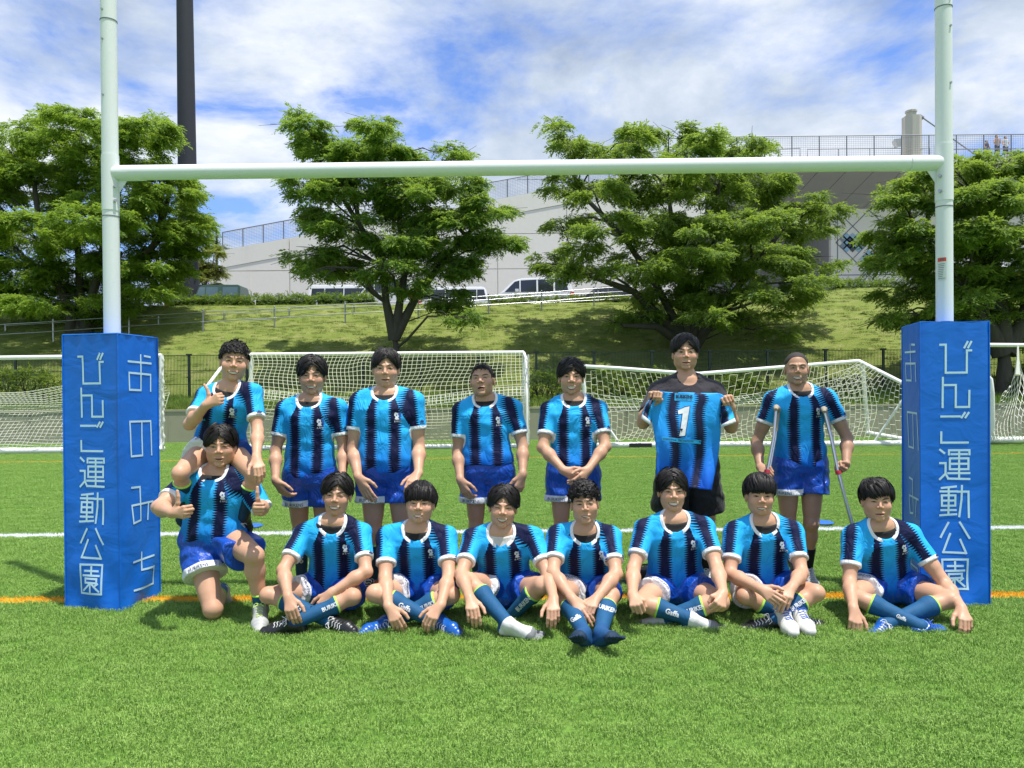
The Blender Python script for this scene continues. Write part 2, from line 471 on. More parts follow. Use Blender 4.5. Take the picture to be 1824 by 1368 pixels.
def make_hair_mat():
    m = Mat('black_hair', .42, .28)
    v = m.coord('Object'); n = m.noise(v, 45, 3)
    m.color(m.mix(n, (.005, .0045, .0045), (.018, .014, .012)))
    m.bump(m.noise(m.map(v, (1, 1, .25)), 420, 2), .5, .003); return m.mat
JERSEY = make_jersey_mat(); SHORTS = make_shorts_mat()
HAIR = make_hair_mat(); BUZZ = simple('cropped_stubble_hair', (.032, .025, .022), .8, vary=.5, nscale=220)
UNDER = cloth('black_undershirt_cloth', (.012, .012, .014), .8, .2)
UNDERW = cloth('white_undershirt_cloth', (.62, .60, .56), .8, .2)
BLACKTEE = cloth('black_cotton', (.028, .026, .032), .85, .5)
BLACKSH = cloth('black_shorts_cloth', (.010, .011, .013), .6, .4)
SOCK = make_sock_mat('blue_sock_knit', (.010, .085, .20))
SOCKD = make_sock_mat('dark_blue_sock_knit', (.008, .040, .085))
SOCKW = make_sock_mat('blue_sock_white_toe_knit', (.010, .085, .20), foot=((.66, .66, .64), (.22, .23, .24)))
SOCKB = make_sock_mat('blue_toe_sock_knit', (.010, .085, .20), foot=((.012, .075, .20), (.010, .030, .065)))
SOCKK = make_sock_mat('black_sock_knit', (.012, .012, .014), top=(.012, .012, .014))
def boot_mat(name, col, rough=.35, spot=None):
    m = Mat(name, rough, .5); v = m.coord('Object'); n = m.noise(v, 22, 4)
    c = m.mix(n, tuple(k*.8 for k in col), tuple(min(1, k*1.15) for k in col))
    if spot: c = m.mix(m.cl((m.noise(v, 38, 1)-.58)*30.0), c, spot)
    m.color(c); m.bump(m.noise(v, 120, 3), .2, .003); return m.mat
B_BLACK = boot_mat('black_boot_leather', (.014, .015, .016)); B_BLUE = boot_mat('blue_boot_leather', (.008, .10, .42), .3)
B_GREY = boot_mat('grey_boot_leather', (.42, .43, .41), .5); B_WHITE = boot_mat('white_boot_leather', (.62, .61, .57), .45)
B_DARKG = boot_mat('black_orange_boot_leather', (.03, .03, .03), .5, (.70, .10, .03))
B_SOLE = boot_mat('boot_sole', (.10, .10, .10)); B_STUD = simple('boot_stud', (.6, .6, .62), .4)
LACE = simple('boot_lace', (.55, .75, .12), .7); LACEB = simple('blue_boot_lace', (.03, .12, .50), .7); LACEW = simple('white_boot_lace', (.7, .7, .7), .7)
PRINTW = simple('white_print', (.70, .72, .76), .7, vary=.05); PRINTN = simple('navy_print', (.01, .02, .09), .7, vary=.05); PRINTB = simple('blue_print', (.02, .08, .40), .7, vary=.05)
GOLD = simple('gold_print', (.45, .30, .07), .5)
REDC = simple('red_cloth', (.42, .012, .02), .7)
print('materials', round(time.time()-T0, 1))

# ------------------------------------------------------------------ head (local: x image-right, y out of the face, z up)
E3 = np.eye(3)
def head_sdf(p, n0, fat=1.0, smile=0.0, ow=1.0, neck=True, v=(1, 1, 1, 1)):
    """p in head-local metres; n0 = neck bottom point in local coords"""
    sx = np.abs(p[:, 0]); ps = np.stack([sx, p[:, 1], p[:, 2]], 1)
    e = lambda c, r, R=E3: ell(ps, c, R, r)
    d = ell(p, (0, -.014, .034), E3, (.0755, .094, .080))
    d = smin(d, ell(p, (0, .020, -.022), E3, (.0665*fat, .068, .074)), .025)
    d = smin(d, ell(p, (0, .022, -.070), E3, (.049*fat*v[0], .056, .042*v[2])), .030)
    d = smin(d, e((.044*fat*v[0], .006, -.060), (.019*fat, .030, .030)), .025)      # jaw corners
    d = smin(d, e((.040*v[3], .056, -.030-.002*smile), (.024*(fat+.05), .022, .022+.003*smile)), .022)  # cheeks
    d = smin(d, cone(ps, (.010, .082, .017), (.045, .068, .018), .0105, .009), .014)  # brow ridge
    d = smax(d, -(e((.0325, .0985, .000), (.0165, .013, .0105))), .010)
    d = smin(d, e((.0315, .0735, -.0005), (.0155, .0115, .0095)), .004)           # lids over the eyeball
    d = smin(d, cone(p, (0, .084, .005), (0, .1015, -.0265), .0065*v[1], .0100*v[1]), .010)
    d = smin(d, e((.0125*v[1], .0935, -.0320), (.0085*v[1], .0095, .0075)), .005)
    d = smin(d, ell(p, (0, .081, -.0640), E3, (.027, .012, .0070)), .005)
    d = smin(d, ell(p, (0, .080, -.0800), E3, (.022, .012, .0070)), .005)
    d = smax(d, -ell(p, (0, .098, -.0720), E3, (.025, .0070, .0018)), .003)
    d = smin(d, ell(p, (0, .068, -.099*v[2]), E3, (.022*fat*v[0], .018, .016)), .016)
    # ears
    er = e((.0785*ow, -.006, -.012), (.0085, .018, .030)); er = smax(er, -e((.0865*ow, .001, -.010), (.006, .010, .019)), .004)
    d = smin(d, er, .007)
    if neck:
        d = smin(d, cone(p, (0, -.022, -.055), n0, .050*fat, .053*fat), .022)
    return d

def hair_parts(style, rng):
    """returns (sdf in local coords, tuft list)"""
    top, side = {'bowl': (.021, .016), 'center': (.021, .015), 'side': (.020, .014), 'short': (.011, .006), 'shortest': (.005, .0035),
                 'buzz': (.0038, .0030), 'curly': (.022, .013), 'mid': (.017, .012), 'swoop': (.023, .016)}[style]
    def L(x, y):
        ax = np.abs(x)
        if style == 'bowl': f = .030 + .002*np.sin(x*160) - ax*.05
        elif style == 'center': f = .086 - np.minimum(ax/.055, 1)**1.4*.070
        elif style == 'side': f = .070 - np.minimum(np.abs(x-.010)/.058, 1)**1.5*.054
        elif style == 'mid': f = .072 - np.minimum(np.abs(x-.006)/.060, 1)**1.6*.052
        elif style == 'swoop': f = .036 + np.clip((x+.01)*.25, -.004, .016)
        elif style == 'curly': f = .046 - .012*np.sin(x*140+1)
        elif style == 'short': f = .058 - (ax/.07)**2*.016
        elif style == 'shortest': f = .064 - (ax/.07)**2*.014
        else: f = .076 - (ax/.07)**2*.020
        sd = {'bowl': .004, 'center': .002, 'side': .006, 'mid': .004, 'swoop': .000, 'curly': .006, 'short': .006, 'shortest': .010, 'buzz': .030}[style]
        fr = np.clip((y-.030)/.028, 0, 1)
        bk = np.clip((-.018-y)/.03, 0, 1)
        return (sd*(1-bk) + (-.052)*bk)*(1-fr) + f*fr
    def f(p):
        sh_ = 0.0 if style in ('buzz', 'shortest') else .0035
        d = ell(p, (0, -.016, .034+top*.35), E3, (.0755+side-sh_, .094+side-sh_, .080+top*.65-sh_))
        if style != 'buzz': d = d + .0022*np.sin(p[:, 0]*55+1+np.sin(p[:, 1]*40))*np.cos(p[:, 2]*45) + .0016*np.sin(p[:, 0]*210+np.sin(p[:, 1]*60)*2)*np.cos(p[:, 1]*150+1)
        d = smax(d, -ell(p, (0, .006, -.050), E3, (.060, .080, .085))+.0, .006)
        return smax(d, (L(p[:, 0], p[:, 1])-p[:, 2])*.75, .006)
    V = []; Fc = []
    n = {'bowl': 900, 'center': 900, 'side': 850, 'mid': 850, 'swoop': 900, 'curly': 800, 'short': 700, 'shortest': 240, 'buzz': 0}[style]
    ln = {'bowl': .085, 'center': .085, 'side': .080, 'mid': .07, 'swoop': .085, 'curly': .045, 'short': .022, 'shortest': .010, 'buzz': 0}[style]
    c = A3(0, -.016, .034+top*.35); rad = A3(.0755+side, .094+side, .080+top*.65)
    whorl = nrm(A3(.01, -.35, .93))
    for i in range(n):
        while True:
            q = nrm(rng.normal(size=3)); 
            if q[2] > -.25: break
        if i % 3 == 0: q = nrm(A3(rng.uniform(-.75, .75), rng.uniform(.35, .9), rng.uniform(.15, .9)))
        if style in ('bowl', 'swoop'):
            fl = q-whorl; 
            if style == 'swoop': fl = fl + A3(.55, .2, 0)*(q[1] > 0)
        elif style == 'center': fl = A3(np.sign(q[0]+rng.normal()*.03)*1.0, .25, -.45)
        elif style == 'side': fl = A3(1.0 if q[0] > .13 else -1.0, .35, -.4)
        elif style == 'mid': fl = A3(1.0 if q[0] > .08 else -.7, .8, -.5)
        elif style == 'curly': fl = rng.normal(size=3)
        else: fl = (q-whorl)*1.0 + A3(.15, .35, 0) + rng.normal(size=3)*.18
        fl = fl + rng.normal(size=3)*.13
        fl = nrm(fl - q*fl.dot(q)); step = ln/.1/5*rng.uniform(.7, 1.15)
        pts = []; qq = q.copy(); lift = rng.uniform(-.02, .055)+(rng.uniform(.02, .07) if rng.uniform() < .12 else 0) if style != 'curly' else rng.uniform(0, .14)
        for k in range(6):
            li = {'short': .02+k*.022, 'shortest': .01+k*.012}.get(style, .0)
            pts.append(c+qq*rad*(1.0+lift+li*rng.uniform(.5, 1)+.014*math.sin(k/5*math.pi)) - A3(0, 0, .004*k*(k/5 if style not in ('short', 'shortest') else 0)))
            if style == 'curly': fl = nrm(fl + rng.normal(size=3)*.7)
            qq = nrm(qq + (fl - qq*fl.dot(qq))*step)
        end = pts[-1]; lim = L(np.array([end[0]]), np.array([end[1]]))[0]
        fr = end[1] > .03
        if end[2] < lim-(.012 if fr else .004): 
            # trim the strand where it passes the hairline
            keep = [p for p in pts if p[2] > L(np.array([p[0]]), np.array([p[1]]))[0]-(rng.uniform(.001, .020)**1.0 if p[1] > .03 else .004)]
            if len(keep) < 3: continue
            pts = keep
        w = rng.uniform(.0035, .0085) if style != 'curly' else rng.uniform(.003, .006)
        m = len(pts); b0 = len(V); tw = rng.normal()*.45
        for k, pnt in enumerate(pts):
            nn_ = nrm((pnt-c)/rad**2); t = nrm(pts[min(k+1, m-1)]-pts[max(k-1, 0)]); s_ = nrm(np.cross(nn_, t)); s_, nn_ = s_*math.cos(tw)+nn_*math.sin(tw), nn_*math.cos(tw)-s_*math.sin(tw)
            ww = w*(1-k/(m-1))**.6 + .0004
            V += [pnt-s_*ww, pnt+nn_*w*.45, pnt+s_*ww]
        for k in range(m-1):
            a = b0+3*k; Fc += [(a, a+1, a+4, a+3), (a+1, a+2, a+5, a+4)]
    return f, np.array(V), np.array(Fc)
# ------------------------------------------------------------------ people
def rotv(v, ax, deg):
    return np.array(Matrix.Rotation(math.radians(deg), 3, Vector(ax)) @ Vector(v))
TT = [0, .06, .14, .28, .42, .58, .72, .82, .90, .96, 1.0]
TA = [.095, .150, .168, .158, .146, .152, .166, .168, .140, .085, .058]
TB = [.075, .105, .118, .112, .100, .106, .116, .112, .088, .066, .056]
CURLS = {'open': (12, 18, 10), 'relax': (28, 38, 22), 'fist': (82, 95, 60), 'thumb': (78, 98, 62), 'grip': (60, 75, 45), 'flat': (4, 8, 6), 'drape': (38, 22, 14), 'claw': (50, 50, 30)}
PEOPLE = []
def decal(name, text, target_bvh, O, ax, ay, size, mat, parent, shear=0.0, squeeze=1.0, spacing=1.0, offset=.0025, bold=0.0):
    cu = bpy.data.curves.new('print', 'FONT'); cu.body = text; cu.size = size; cu.align_x = 'CENTER'; cu.align_y = 'CENTER'
    cu.shear = shear; cu.space_character = spacing; cu.offset = bold; cu.resolution_u = 2
    to = bpy.data.objects.new('tmp', cu); me = bpy.data.meshes.new_from_object(to)
    bpy.data.objects.remove(to)
    return decal_me(name, me, target_bvh, O, ax, ay, mat, parent, squeeze, offset)
def decal_me(name, me, bvh, O, ax, ay, mat, parent, squeeze=1.0, offset=.0025):
    bm = bmesh.new(); bm.from_mesh(me); bmesh.ops.triangulate(bm, faces=bm.faces[:])
    for _ in range(2):
        lg = [e for e in bm.edges if e.calc_length() > .011]
        if lg: bmesh.ops.subdivide_edges(bm, edges=lg, cuts=1)
    bmesh.ops.triangulate(bm, faces=bm.faces[:])
    ax = nrm(ax); n = nrm(np.cross(ax, ay)); ay = np.cross(n, ax)
    if n.dot(CAM-O) < 0: n = -n
    bad = []
    for v in bm.verts:
        q = O + ax*v.co.x*squeeze + ay*v.co.y
        h = bvh.ray_cast(Vector(q+n*.12), Vector(-n), .3)
        if h[0] is None: bad.append(v); continue
        v.co = h[0] + Vector(n)*offset
    bmesh.ops.delete(bm, geom=bad, context='VERTS')
    me2 = bpy.data.meshes.new(name); bm.to_mesh(me2); bm.free()
    if len(me2.polygons) == 0: return None
    return link(name, me2, mat, parent)
def poly_me(polys):
    me = bpy.data.meshes.new('emblem'); V = []; F = []
    for p in polys:
        F.append(tuple(range(len(V), len(V)+len(p)))); V += [(x, y, 0) for x, y in p]
    me.from_pydata(V, [], F); return me
def bvh_of(o):
    me = o.data; V = [o.matrix_basis.translation + v.co for v in me.vertices]
    # meshes of people are stored in world coordinates
    V = [v.co.copy() for v in me.vertices]
    return BVHTree.FromPolygons(V, [p.vertices[:] for p in me.polygons])

def person(k):
    """k: dict of joints in world metres. R = the person's right (image left)."""
    t00 = time.time()
    s = k.get('s', 1.0); wd = k.get('wd', 1.0); rng = np.random.default_rng(k.get('seed', 1))
    hs = k.get('hs', 1.07)
    E = k['eye']; f0 = nrm(CAM - E); f0 = nrm(A3(f0[0]*.6, f0[1], 0))
    yaw, pit, rol = k.get('look', (0, 0, 0))
    Fh = rotv(f0, (0, 0, 1), yaw); Xh = nrm(np.cross((0, 0, 1), Fh)); Fh = rotv(Fh, Xh, -pit)
    Uh = nrm(np.cross(Fh, Xh)); 
    Xh = rotv(Xh, Fh, -rol); Uh = rotv(Uh, Fh, -rol)
    O = E - Fh*.080*hs
    HM = np.stack([Xh, Fh, Uh]).astype(f32)/hs
    hl = lambda p: (p-O.astype(f32))@HM.T
    Nb = k['neck']; B = k['pel']; sR, sL = k['shR'], k['shL']; hR, hL = k['hipR'], k['hipL']
    A = nrm(Nb-B); L = np.linalg.norm(Nb-B)
    Xt = (sL-sR)*.65 + (hL-hR)*1.0; Xt = nrm(Xt - A*Xt.dot(A)); Ft = np.cross(A, Xt); Ft = Ft if Ft.dot(CAM-B) > 0 else -Ft
    bend = k.get('bend', 0.0)
    TMat = np.stack([Xt, Ft, A]).astype(f32)
    mid = (sR+sL)/2
    twist = nrm((sL-sR) - A*((sL-sR).dot(A)))
    def tl(p): return (p-B.astype(f32))@TMat.T
    belly = k.get('belly', 0.0)
    TAa = np.array(TA)*s*wd; TBa = np.array(TB)*s*wd*(1+.0)
    TBb = TBa + belly*np.exp(-((np.array(TT)-.35)/.2)**2)
    def torso(q, infl, loose=0.0):
        t = q[:, 2]/L; tc_ = np.clip(t, 0, 1)
        a = np.interp(tc_, TT, TAa)+infl; b = np.interp(tc_, TT, TBb)+infl
        if loose:
            lo_ = loose*np.exp(-((tc_-.30)/.22)**2); a = a+lo_; b = b+lo_*.8
        y = q[:, 1] - bend*4*tc_*(1-tc_)
        r = (np.abs(q[:, 0]/a)**2.35+np.abs(y/b)**2.35)**(1/2.35)
        d = (r-1)*np.minimum(a, b)
        dt = np.maximum(-t, t-1)*L
        return np.where(dt > 0, np.sqrt(np.maximum(d, 0)**2+dt*dt), d).astype(f32)
    nk2 = O - Uh*.055*hs - Fh*.022*hs
    yR = sR + (sL-sR)*.16 - A*.055*s; yL = sL + (sR-sL)*.16 - A*.055*s
    nb2 = Nb + A*.012
    def trunk(p, infl, loose=0.0, neck=True):
        d = torso(tl(p), infl, loose)
        d = smin(d, cone(p, yR, yL, (.068)*s+infl, (.068)*s+infl, (Ft, .95)), .05)
        for sh in (sR, sL):
            d = smin(d, cone(p, nb2 + (sh-Nb)*.18, sh+A*.004, .050*s+infl*.6, .052*s*wd+infl), .045)
        if neck: d = smin(d, cone(p, Nb-A*.02, nk2, .0560*s*wd+infl, .0505*s*min(wd, 1.06)+infl), .03)
        return d
    def arm(p, side, infl=0.0):
        sh, el, wr = k['sh'+side], k['el'+side], k['wr'+side]
        d = cone(p, sh, el, .0510*s*wd+infl, .0385*s*wd+infl)
        d = smin(d, cone(p, sh*.62+el*.38, sh*.35+el*.65, .0465*s*wd+infl, .0440*s*wd+infl), .02)
        m_ = el*.68+wr*.32
        d2 = smin(cone(p, el, m_, .0375*s+infl, .0405*s*wd+infl), cone(p, m_, wr, .0395*s*wd+infl, .0255*s+infl), .03)
        d = smin(d, d2, .018); bk = nrm(el-(sh+wr)/2+1e-4)
        return smin(d, ell(p, el+bk*.012*s, E3, A3(.030, .030, .030)*s+infl), .015)
    def kfront(side):
        hp, kn, an = k['hip'+side], k['kn'+side], k['an'+side]
        v = kn-(hp+an)/2; ax = nrm(an-kn); v = v-ax*v.dot(ax)
        if np.linalg.norm(v) < .03: v = Ft-ax*Ft.dot(ax)
        return nrm(v)
    def leg(p, side, infl=0.0, upto=1.0):
        hp, kn, an = k['hip'+side], k['kn'+side], k['an'+side]; kf = kfront(side)
        tf = kf
        d = cone(p, hp, kn, .086*s*wd+infl, .051*s*wd+infl)
        d = smin(d, cone(p, hp*.7+kn*.3+tf*.018, hp*.25+kn*.75+tf*.010, .068*s*wd+infl, .050*s*wd+infl), .03)
        c1 = kn*.70+an*.30-kf*.018
        d2 = smin(cone(p, kn, c1, .046*s*wd+infl, .050*s*wd+infl), cone(p, c1, an, .049*s*wd+infl, .034*s+infl), .03)
        d = smin(d, d2, .025)
        d = smin(d, ell(p, kn+kf*.020, E3, A3(.036, .036, .038)*s+infl), .02)
        return d
    fv = tuple(rng.uniform(*r_) for r_ in ((.90, 1.10), (.85, 1.18), (.96, 1.05), (.94, 1.08)))
    def body(p):
        tk = trunk(p, 0.0)
        d = None
        for sd in 'RL':
            a = smin(tk, arm(p, sd), .028); l = smin(tk, leg(p, sd), .035)
            m_ = np.minimum(a, l); d = m_ if d is None else np.minimum(d, m_)
        return d
    allp = np.array([k[n] for n in ('neck', 'pel', 'shR', 'shL', 'elR', 'elL', 'wrR', 'wrL', 'hipR', 'hipL', 'knR', 'knL', 'anR', 'anL', 'toeR', 'toeL')]+[nk2])
    lo = allp.min(0)-.17; hi = allp.max(0)+.17
    bV, bQ = mesh_sdf(body, lo, hi, .0085)
    Vs = [bV]; Qs = [bQ]; hc = [np.full((len(bV), 3), -9.0)]
    hc[0][:, 1] = -9
    # head
    n0 = hl((Nb-Ft*.014+A*.015)[None].astype(f32))[0]
    def headf(p): return head_sdf(hl(p), n0, k.get('fat', 1.0), k.get('smile', 0), v=fv) * hs
    hlo = np.minimum(O-.16*hs, Nb-.07); hhi = np.maximum(O+.15*hs, Nb+.07)
    hV, hQ = mesh_sdf(headf, hlo, hhi, .0034*hs, 2)
    Vs.append(hV); Qs.append(hQ); hc.append(hl(hV))
    # hands
    for sd in 'RL':
        h = k.get('hand'+sd)
        if h is None: continue
        Wp = k['wr'+sd]; el = k['el'+sd]; Kn = h['k']; Dh = nrm(Kn-Wp); T = h['T']; T = nrm(T-Dh*T.dot(Dh))
        Nn = np.cross(Dh, T)
        if Nn.dot(h.get('N', A3(0, 1, -.3))) < 0: Nn = -Nn
        c = np.array(CURLS[h.get('mode', 'relax')], float)*h.get('curl', 1.0)
        q = s*h.get('size', 1.0)*1.04
        Kn = Wp + Dh*.088*q
        fg = []
        rot = lambda v, a: v*math.cos(math.radians(a)) + Nn*math.sin(math.radians(a))
        for i, (off, fwd, ls, r0) in enumerate(((.0285, -.001, (.044, .026, .021), .0094), (.0100, .004, (.048, .030, .022), .0095), (-.0085, .001, (.044, .028, .021), .0090), (-.0260, -.007, (.034, .021, .019), .0080))):
            b0 = Kn + T*off*q + Dh*fwd*q + Nn*.003*q
            sp = h.get('spread', 1.0)*(off*2.2)
            dv = nrm(Dh + T*sp)
            ang = 0; pts = [b0]; jit = rng.uniform(-6, 6)
            for j in range(3):
                ang += c[j] + jit*.5 + i*h.get('fan', 2.0)
                dd = dv*math.cos(math.radians(ang)) + Nn*math.sin(math.radians(ang)); pts.append(pts[-1]+dd*ls[j]*q)
            fg.append((pts, r0*q))
        tb = Wp + Dh*.020*q + T*.020*q + Nn*.006*q
        mode = h.get('mode')
        if mode == 'thumb':
            t1 = tb + nrm(Dh*.55+T*.75)*.042*q; t2 = t1 + nrm(T*.97+Dh*.12)*.036*q; t3 = t2 + nrm(T*.99-Dh*.12)*.030*q
        elif mode in ('fist', 'grip'):
            t1 = tb + nrm(Dh*.7+T*.6+Nn*.3)*.042*q; t2 = t1 + nrm(Dh*.6+Nn*.75-T*.1)*.032*q; t3 = t2 + nrm(Nn*.5-T*.75+Dh*.2)*.026*q
        else:
            t1 = tb + nrm(Dh*.72+T*.62+Nn*.15)*.044*q; t2 = t1 + nrm(Dh*.88+T*.42+Nn*.2)*.034*q; t3 = t2 + nrm(Dh*.95+T*.12+Nn*.28)*.028*q
        m_ = el*.68+Wp*.32
        wcut = Wp - nrm(Wp-el)*.035; wdir = nrm(Wp-el)
        def handsdf(p, fg=fg, tb=tb, t1=t1, t2=t2, t3=t3, Wp=Wp, Dh=Dh, T=T, Nn=Nn, m_=m_, q=q, wcut=wcut, wdir=wdir):
            d = cone(p, m_, Wp, .0395*s*wd-.001, .0255*s-.001)
            d = smin(d, cone(p, Wp-Dh*.004, Wp+Dh*.02*q, .0248*s, .022*q, (Nn, .80)), .02)
            for pts, r0 in fg:
                d = smin(d, cone(p, Wp+(pts[0]-Wp)*.12, pts[0]-Dh*.004, .0155*q, .0112*q), .016*q)
            d = smin(d, cone(p, tb, t1, .0150*q, .0125*q), .016*q)
            for pts, r0 in fg:
                f_ = smin(cone(p, pts[0], pts[1], r0*1.08, r0), cone(p, pts[1], pts[2], r0*1.02, r0*.92), .003)
                f_ = smin(f_, cone(p, pts[2], pts[3], r0*.93, r0*.80), .003)
                d = smin(d, f_, .0035)
            th = smin(cone(p, t1, t2, .0118*q, .0105*q), cone(p, t2, t3, .0108*q, .0085*q), .003)
            d = smin(d, th, .005)
            return smax(d, -(p-wcut.astype(f32))@wdir.astype(f32), .002)
        ap = np.array([wcut, Wp, t3, t2, tb]+[pp for pts, _ in fg for pp in pts])
        V_, Q_ = mesh_sdf(handsdf, ap.min(0)-.05, ap.max(0)+.05, .0034)
        Vs.append(V_); Qs.append(Q_); hc.append(np.full((len(V_), 3), -9.0))
    n = 0; QQ = []
    for v_, q_ in zip(Vs, Qs): QQ.append(q_+n); n += len(v_)
    me = mesh_np('body', np.concatenate(Vs), np.concatenate(QQ)); attr(me, 'hc', np.concatenate(hc))
    base = A3((k['anR'][0]+k['anL'][0])/2, (k['pel'][1]+k['anL'][1])/2, 0)
    if k.get('basez'): base[2] = k['basez']
    root = empty('person', base, k['label'], 'person', k.get('group'))
    bo = link('body', me, k['skin'], root)
    # ---------------- hair
    hst = k.get('hair', 'center')
    hf, tV, tF = hair_parts(hst, rng)
    hv, hq = mesh_sdf(lambda p: hf(hl(p))*hs, O-.16*hs, O+.17*hs, .0060 if hst != 'buzz' else .0036, 1)
    IM = np.linalg.inv(HM.astype(float))
    if len(tV):
        tw = tV@IM.T + O
        hq2 = np.concatenate([hq, tF+len(hv)]); hv2 = np.concatenate([hv, tw])
    else: hv2, hq2 = hv, hq
    link('hair', mesh_np('hair', hv2, hq2), k.get('hairmat', HAIR), root)
    # ---------------- shirt
    out = k.get('outfit', 'jersey')
    sln = k.get('sleeve', .195)*s
    hem = k.get('hem', .13)
    axh = nrm(A*math.cos(math.radians(38)) + Ft*math.sin(math.radians(38))); hcn = Nb - A*.020*s + Ft*.022*s
    xh = Xt; yh = np.cross(axh, xh)
    def hole(p, rx, ry):
        q = p-hcn.astype(f32); x = q@xh.astype(f32); y = q@yh.astype(f32); z_ = q@axh.astype(f32)
        r = np.sqrt((x/rx)**2+(y/ry)**2); return (r-1)*min(rx, ry), z_
    ph = rng.uniform(0, 6, 6)
    def wr_(p, a=.0036):
        q = p.astype(f32); x, y, z = q[:, 0]*1.0, q[:, 1], q[:, 2]
        g = np.sin(34*z+9*x*np.sin(ph[4])+3*np.sin(17*x+ph[0])+ph[1])*.6+np.sin(27*x+16*z+2*np.sin(30*z+ph[2])+ph[3])*.6+np.sin(60*z-25*x+ph[5])*.35
        return a*g
    def sleeve(p, side, infl, flare=.004):
        sh, el = k['sh'+side], k['el'+side]; ax = nrm(el-sh)
        e_ = sh+ax*(sln+.02)
        d = cone(p, sh, e_, .0555*s*wd+infl, .0455*s*wd+infl+flare)
        cut = (p-(sh+ax*sln).astype(f32))@ax.astype(f32)
        return d, cut
    infl = k.get('fit', .013)
    loose = k.get('loose', .012)
    rx, ry = (.074*s, .078*s) if out == 'jersey' else (.066*s, .066*s)
    def shirt(p):
        tk = trunk(p, infl, loose, neck=False) - wr_(p)*1.0
        q = tl(p); t = q[:, 2]
        d = None
        for sd in 'RL':
            sl_, cut = sleeve(p, sd, infl-.002); sl_ = smax(sl_-wr_(p, .002), cut, .004)
            a = smin(tk, sl_, .022); d = a if d is None else np.minimum(d, a)
        hb = hem*L + .006*np.sin(q[:, 0]*22+ph[0])
        d = smax(d, (hb - t), .006)
        hd, z_ = hole(p, rx, ry)
        return smax(d, np.where(z_ > -.16, -hd, f32(-.05)), .004)
    sp = np.array([sR, sL, Nb, k['shR']+nrm(k['elR']-sR)*sln, k['shL']+nrm(k['elL']-sL)*sln, B+A*hem*L])
    lo = sp.min(0)-.19; hi = sp.max(0)+.17
    shV, shQ = mesh_sdf(shirt, lo, hi, .0075)
    me = mesh_np('shirt', shV, shQ)
    if out == 'jersey':
        q = tl(shV); u = q[:, 0]; v = q[:, 2]-hem*L
        phi = np.zeros(len(shV)); al = np.zeros(len(shV)); w = np.zeros(len(shV)); dw = np.full(len(shV), .2)
        hd, z_ = hole(shV, rx, ry)
        colr = np.where((np.abs(u) > .030) | (q[:, 1] < 0), hd-.0195, .1); colr = np.where(z_ > -.12, colr, .2)
        dw = np.minimum(dw, colr)
        vn = L*1.0-hem*L; va = (sR@A+sL@A)/2-B@A-.13*s-hem*L
        for sd, sg in (('R', 1), ('L', -1)):
            sh, el = k['sh'+sd], k['el'+sd]; ax = nrm(el-sh)
            qa = shV-sh.astype(f32); along = qa@ax
            out_ = (sh-(sR+sL)/2); out_ = nrm(out_-A*out_.dot(A))
            e1 = Ft-ax*Ft.dot(ax); e1 = nrm(e1); e2 = out_ + A*.35; e2 = nrm(e2-ax*e2.dot(ax)); e2 = nrm(e2-e1*e2.dot(e1))
            ang = np.arctan2(qa@e2, qa@e1)
            uu = (shV-B)@out_
            shoulder_u = (sh-B)@out_
            # raglan seam: from the neck down to the armpit
            f = np.clip((vn-.01-v)/(vn-va+1e-6), 0, 1); us = .070*s + (shoulder_u-.028*s-.070*s)*f**1.3
            dist_arm = np.abs(cone(shV, sh, sh+ax*sln, .0575*s, .055*s)-infl)
            isl = ((uu > us) & (v > va-.02)) | ((along > .05*s) & (dist_arm < .022) & (uu > shoulder_u-.075*s) & (cone(shV, sh+ax*.06, sh+ax*sln, .0575*s, .055*s) < torso(q, 0)+.010))
            isl &= uu > 0
            # on the shoulder yoke measure from the collar-shoulder line
            angy = np.arctan2((shV-(Nb+(sh-Nb)*.5))@nrm(A+out_*.2), (shV-(Nb+(sh-Nb)*.5))@Ft)
            wy = np.clip((.02-along)/.06, 0, 1)*0.35
            an_ = ang
            phi = np.where(isl, an_*.066*s, phi); al = np.where(isl, along+.3, al); w = np.where(isl, sg, w)
            dcu = np.where(isl & (along > .08*s), sln-.024*s-along, .2)
            dw = np.minimum(dw, dcu)
        attr(me, 'jt', np.stack([u/s, v/s, w], 1)); attr(me, 'js', np.stack([phi/s, al/s, dw], 1))
        so_ = link('jersey', me, JERSEY, root)
    else:
        so_ = link('tshirt', me, BLACKTEE, root)
    bv = BVHTree.FromPolygons([Vector(v) for v in shV.tolist()], shQ.tolist())
    if out == 'jersey':
        # collar of the undershirt
        Pf = Nb+Ft*.060*s-A*.012*s; Pk = Nb-Ft*.055*s+A*.030*s; nu = nrm(np.cross(Xt, Pf-Pk)); nu = nu if nu.dot(A) > 0 else -nu
        def under(p):
            d = trunk(p, .0085, neck=True)
            q = (p-Pf.astype(f32))@nu.astype(f32)
            d = smax(d, q, .004); r_ = p-(Nb-A*.03).astype(f32); return smax(d, np.sqrt((r_*r_).sum(1))-.118*s, .005)
        uv, uq = mesh_sdf(under, np.array([sR, sL, Nb]).min(0)-.13, np.array([sR, sL, Nb]).max(0)+.13, .0065)
        link('undershirt', mesh_np('undershirt', uv, uq), k.get('under', UNDER), root)
        # club crest on the chest and a small mark on the sleeve
        O1 = B + A*(L*.735) + Xt*.098*s + Ft*.12
        link_ = decal_me('crest', poly_me([[(-.020, .026), (-.012, .034), (-.002, .028), (.006, .030), (.004, .016), (.010, .006), (.004, -.002), (.012, -.014), (-.004, -.018), (-.018, -.012), (-.012, .002), (-.022, .012)]]), bv, O1, Xt, A, PRINTW, so_)
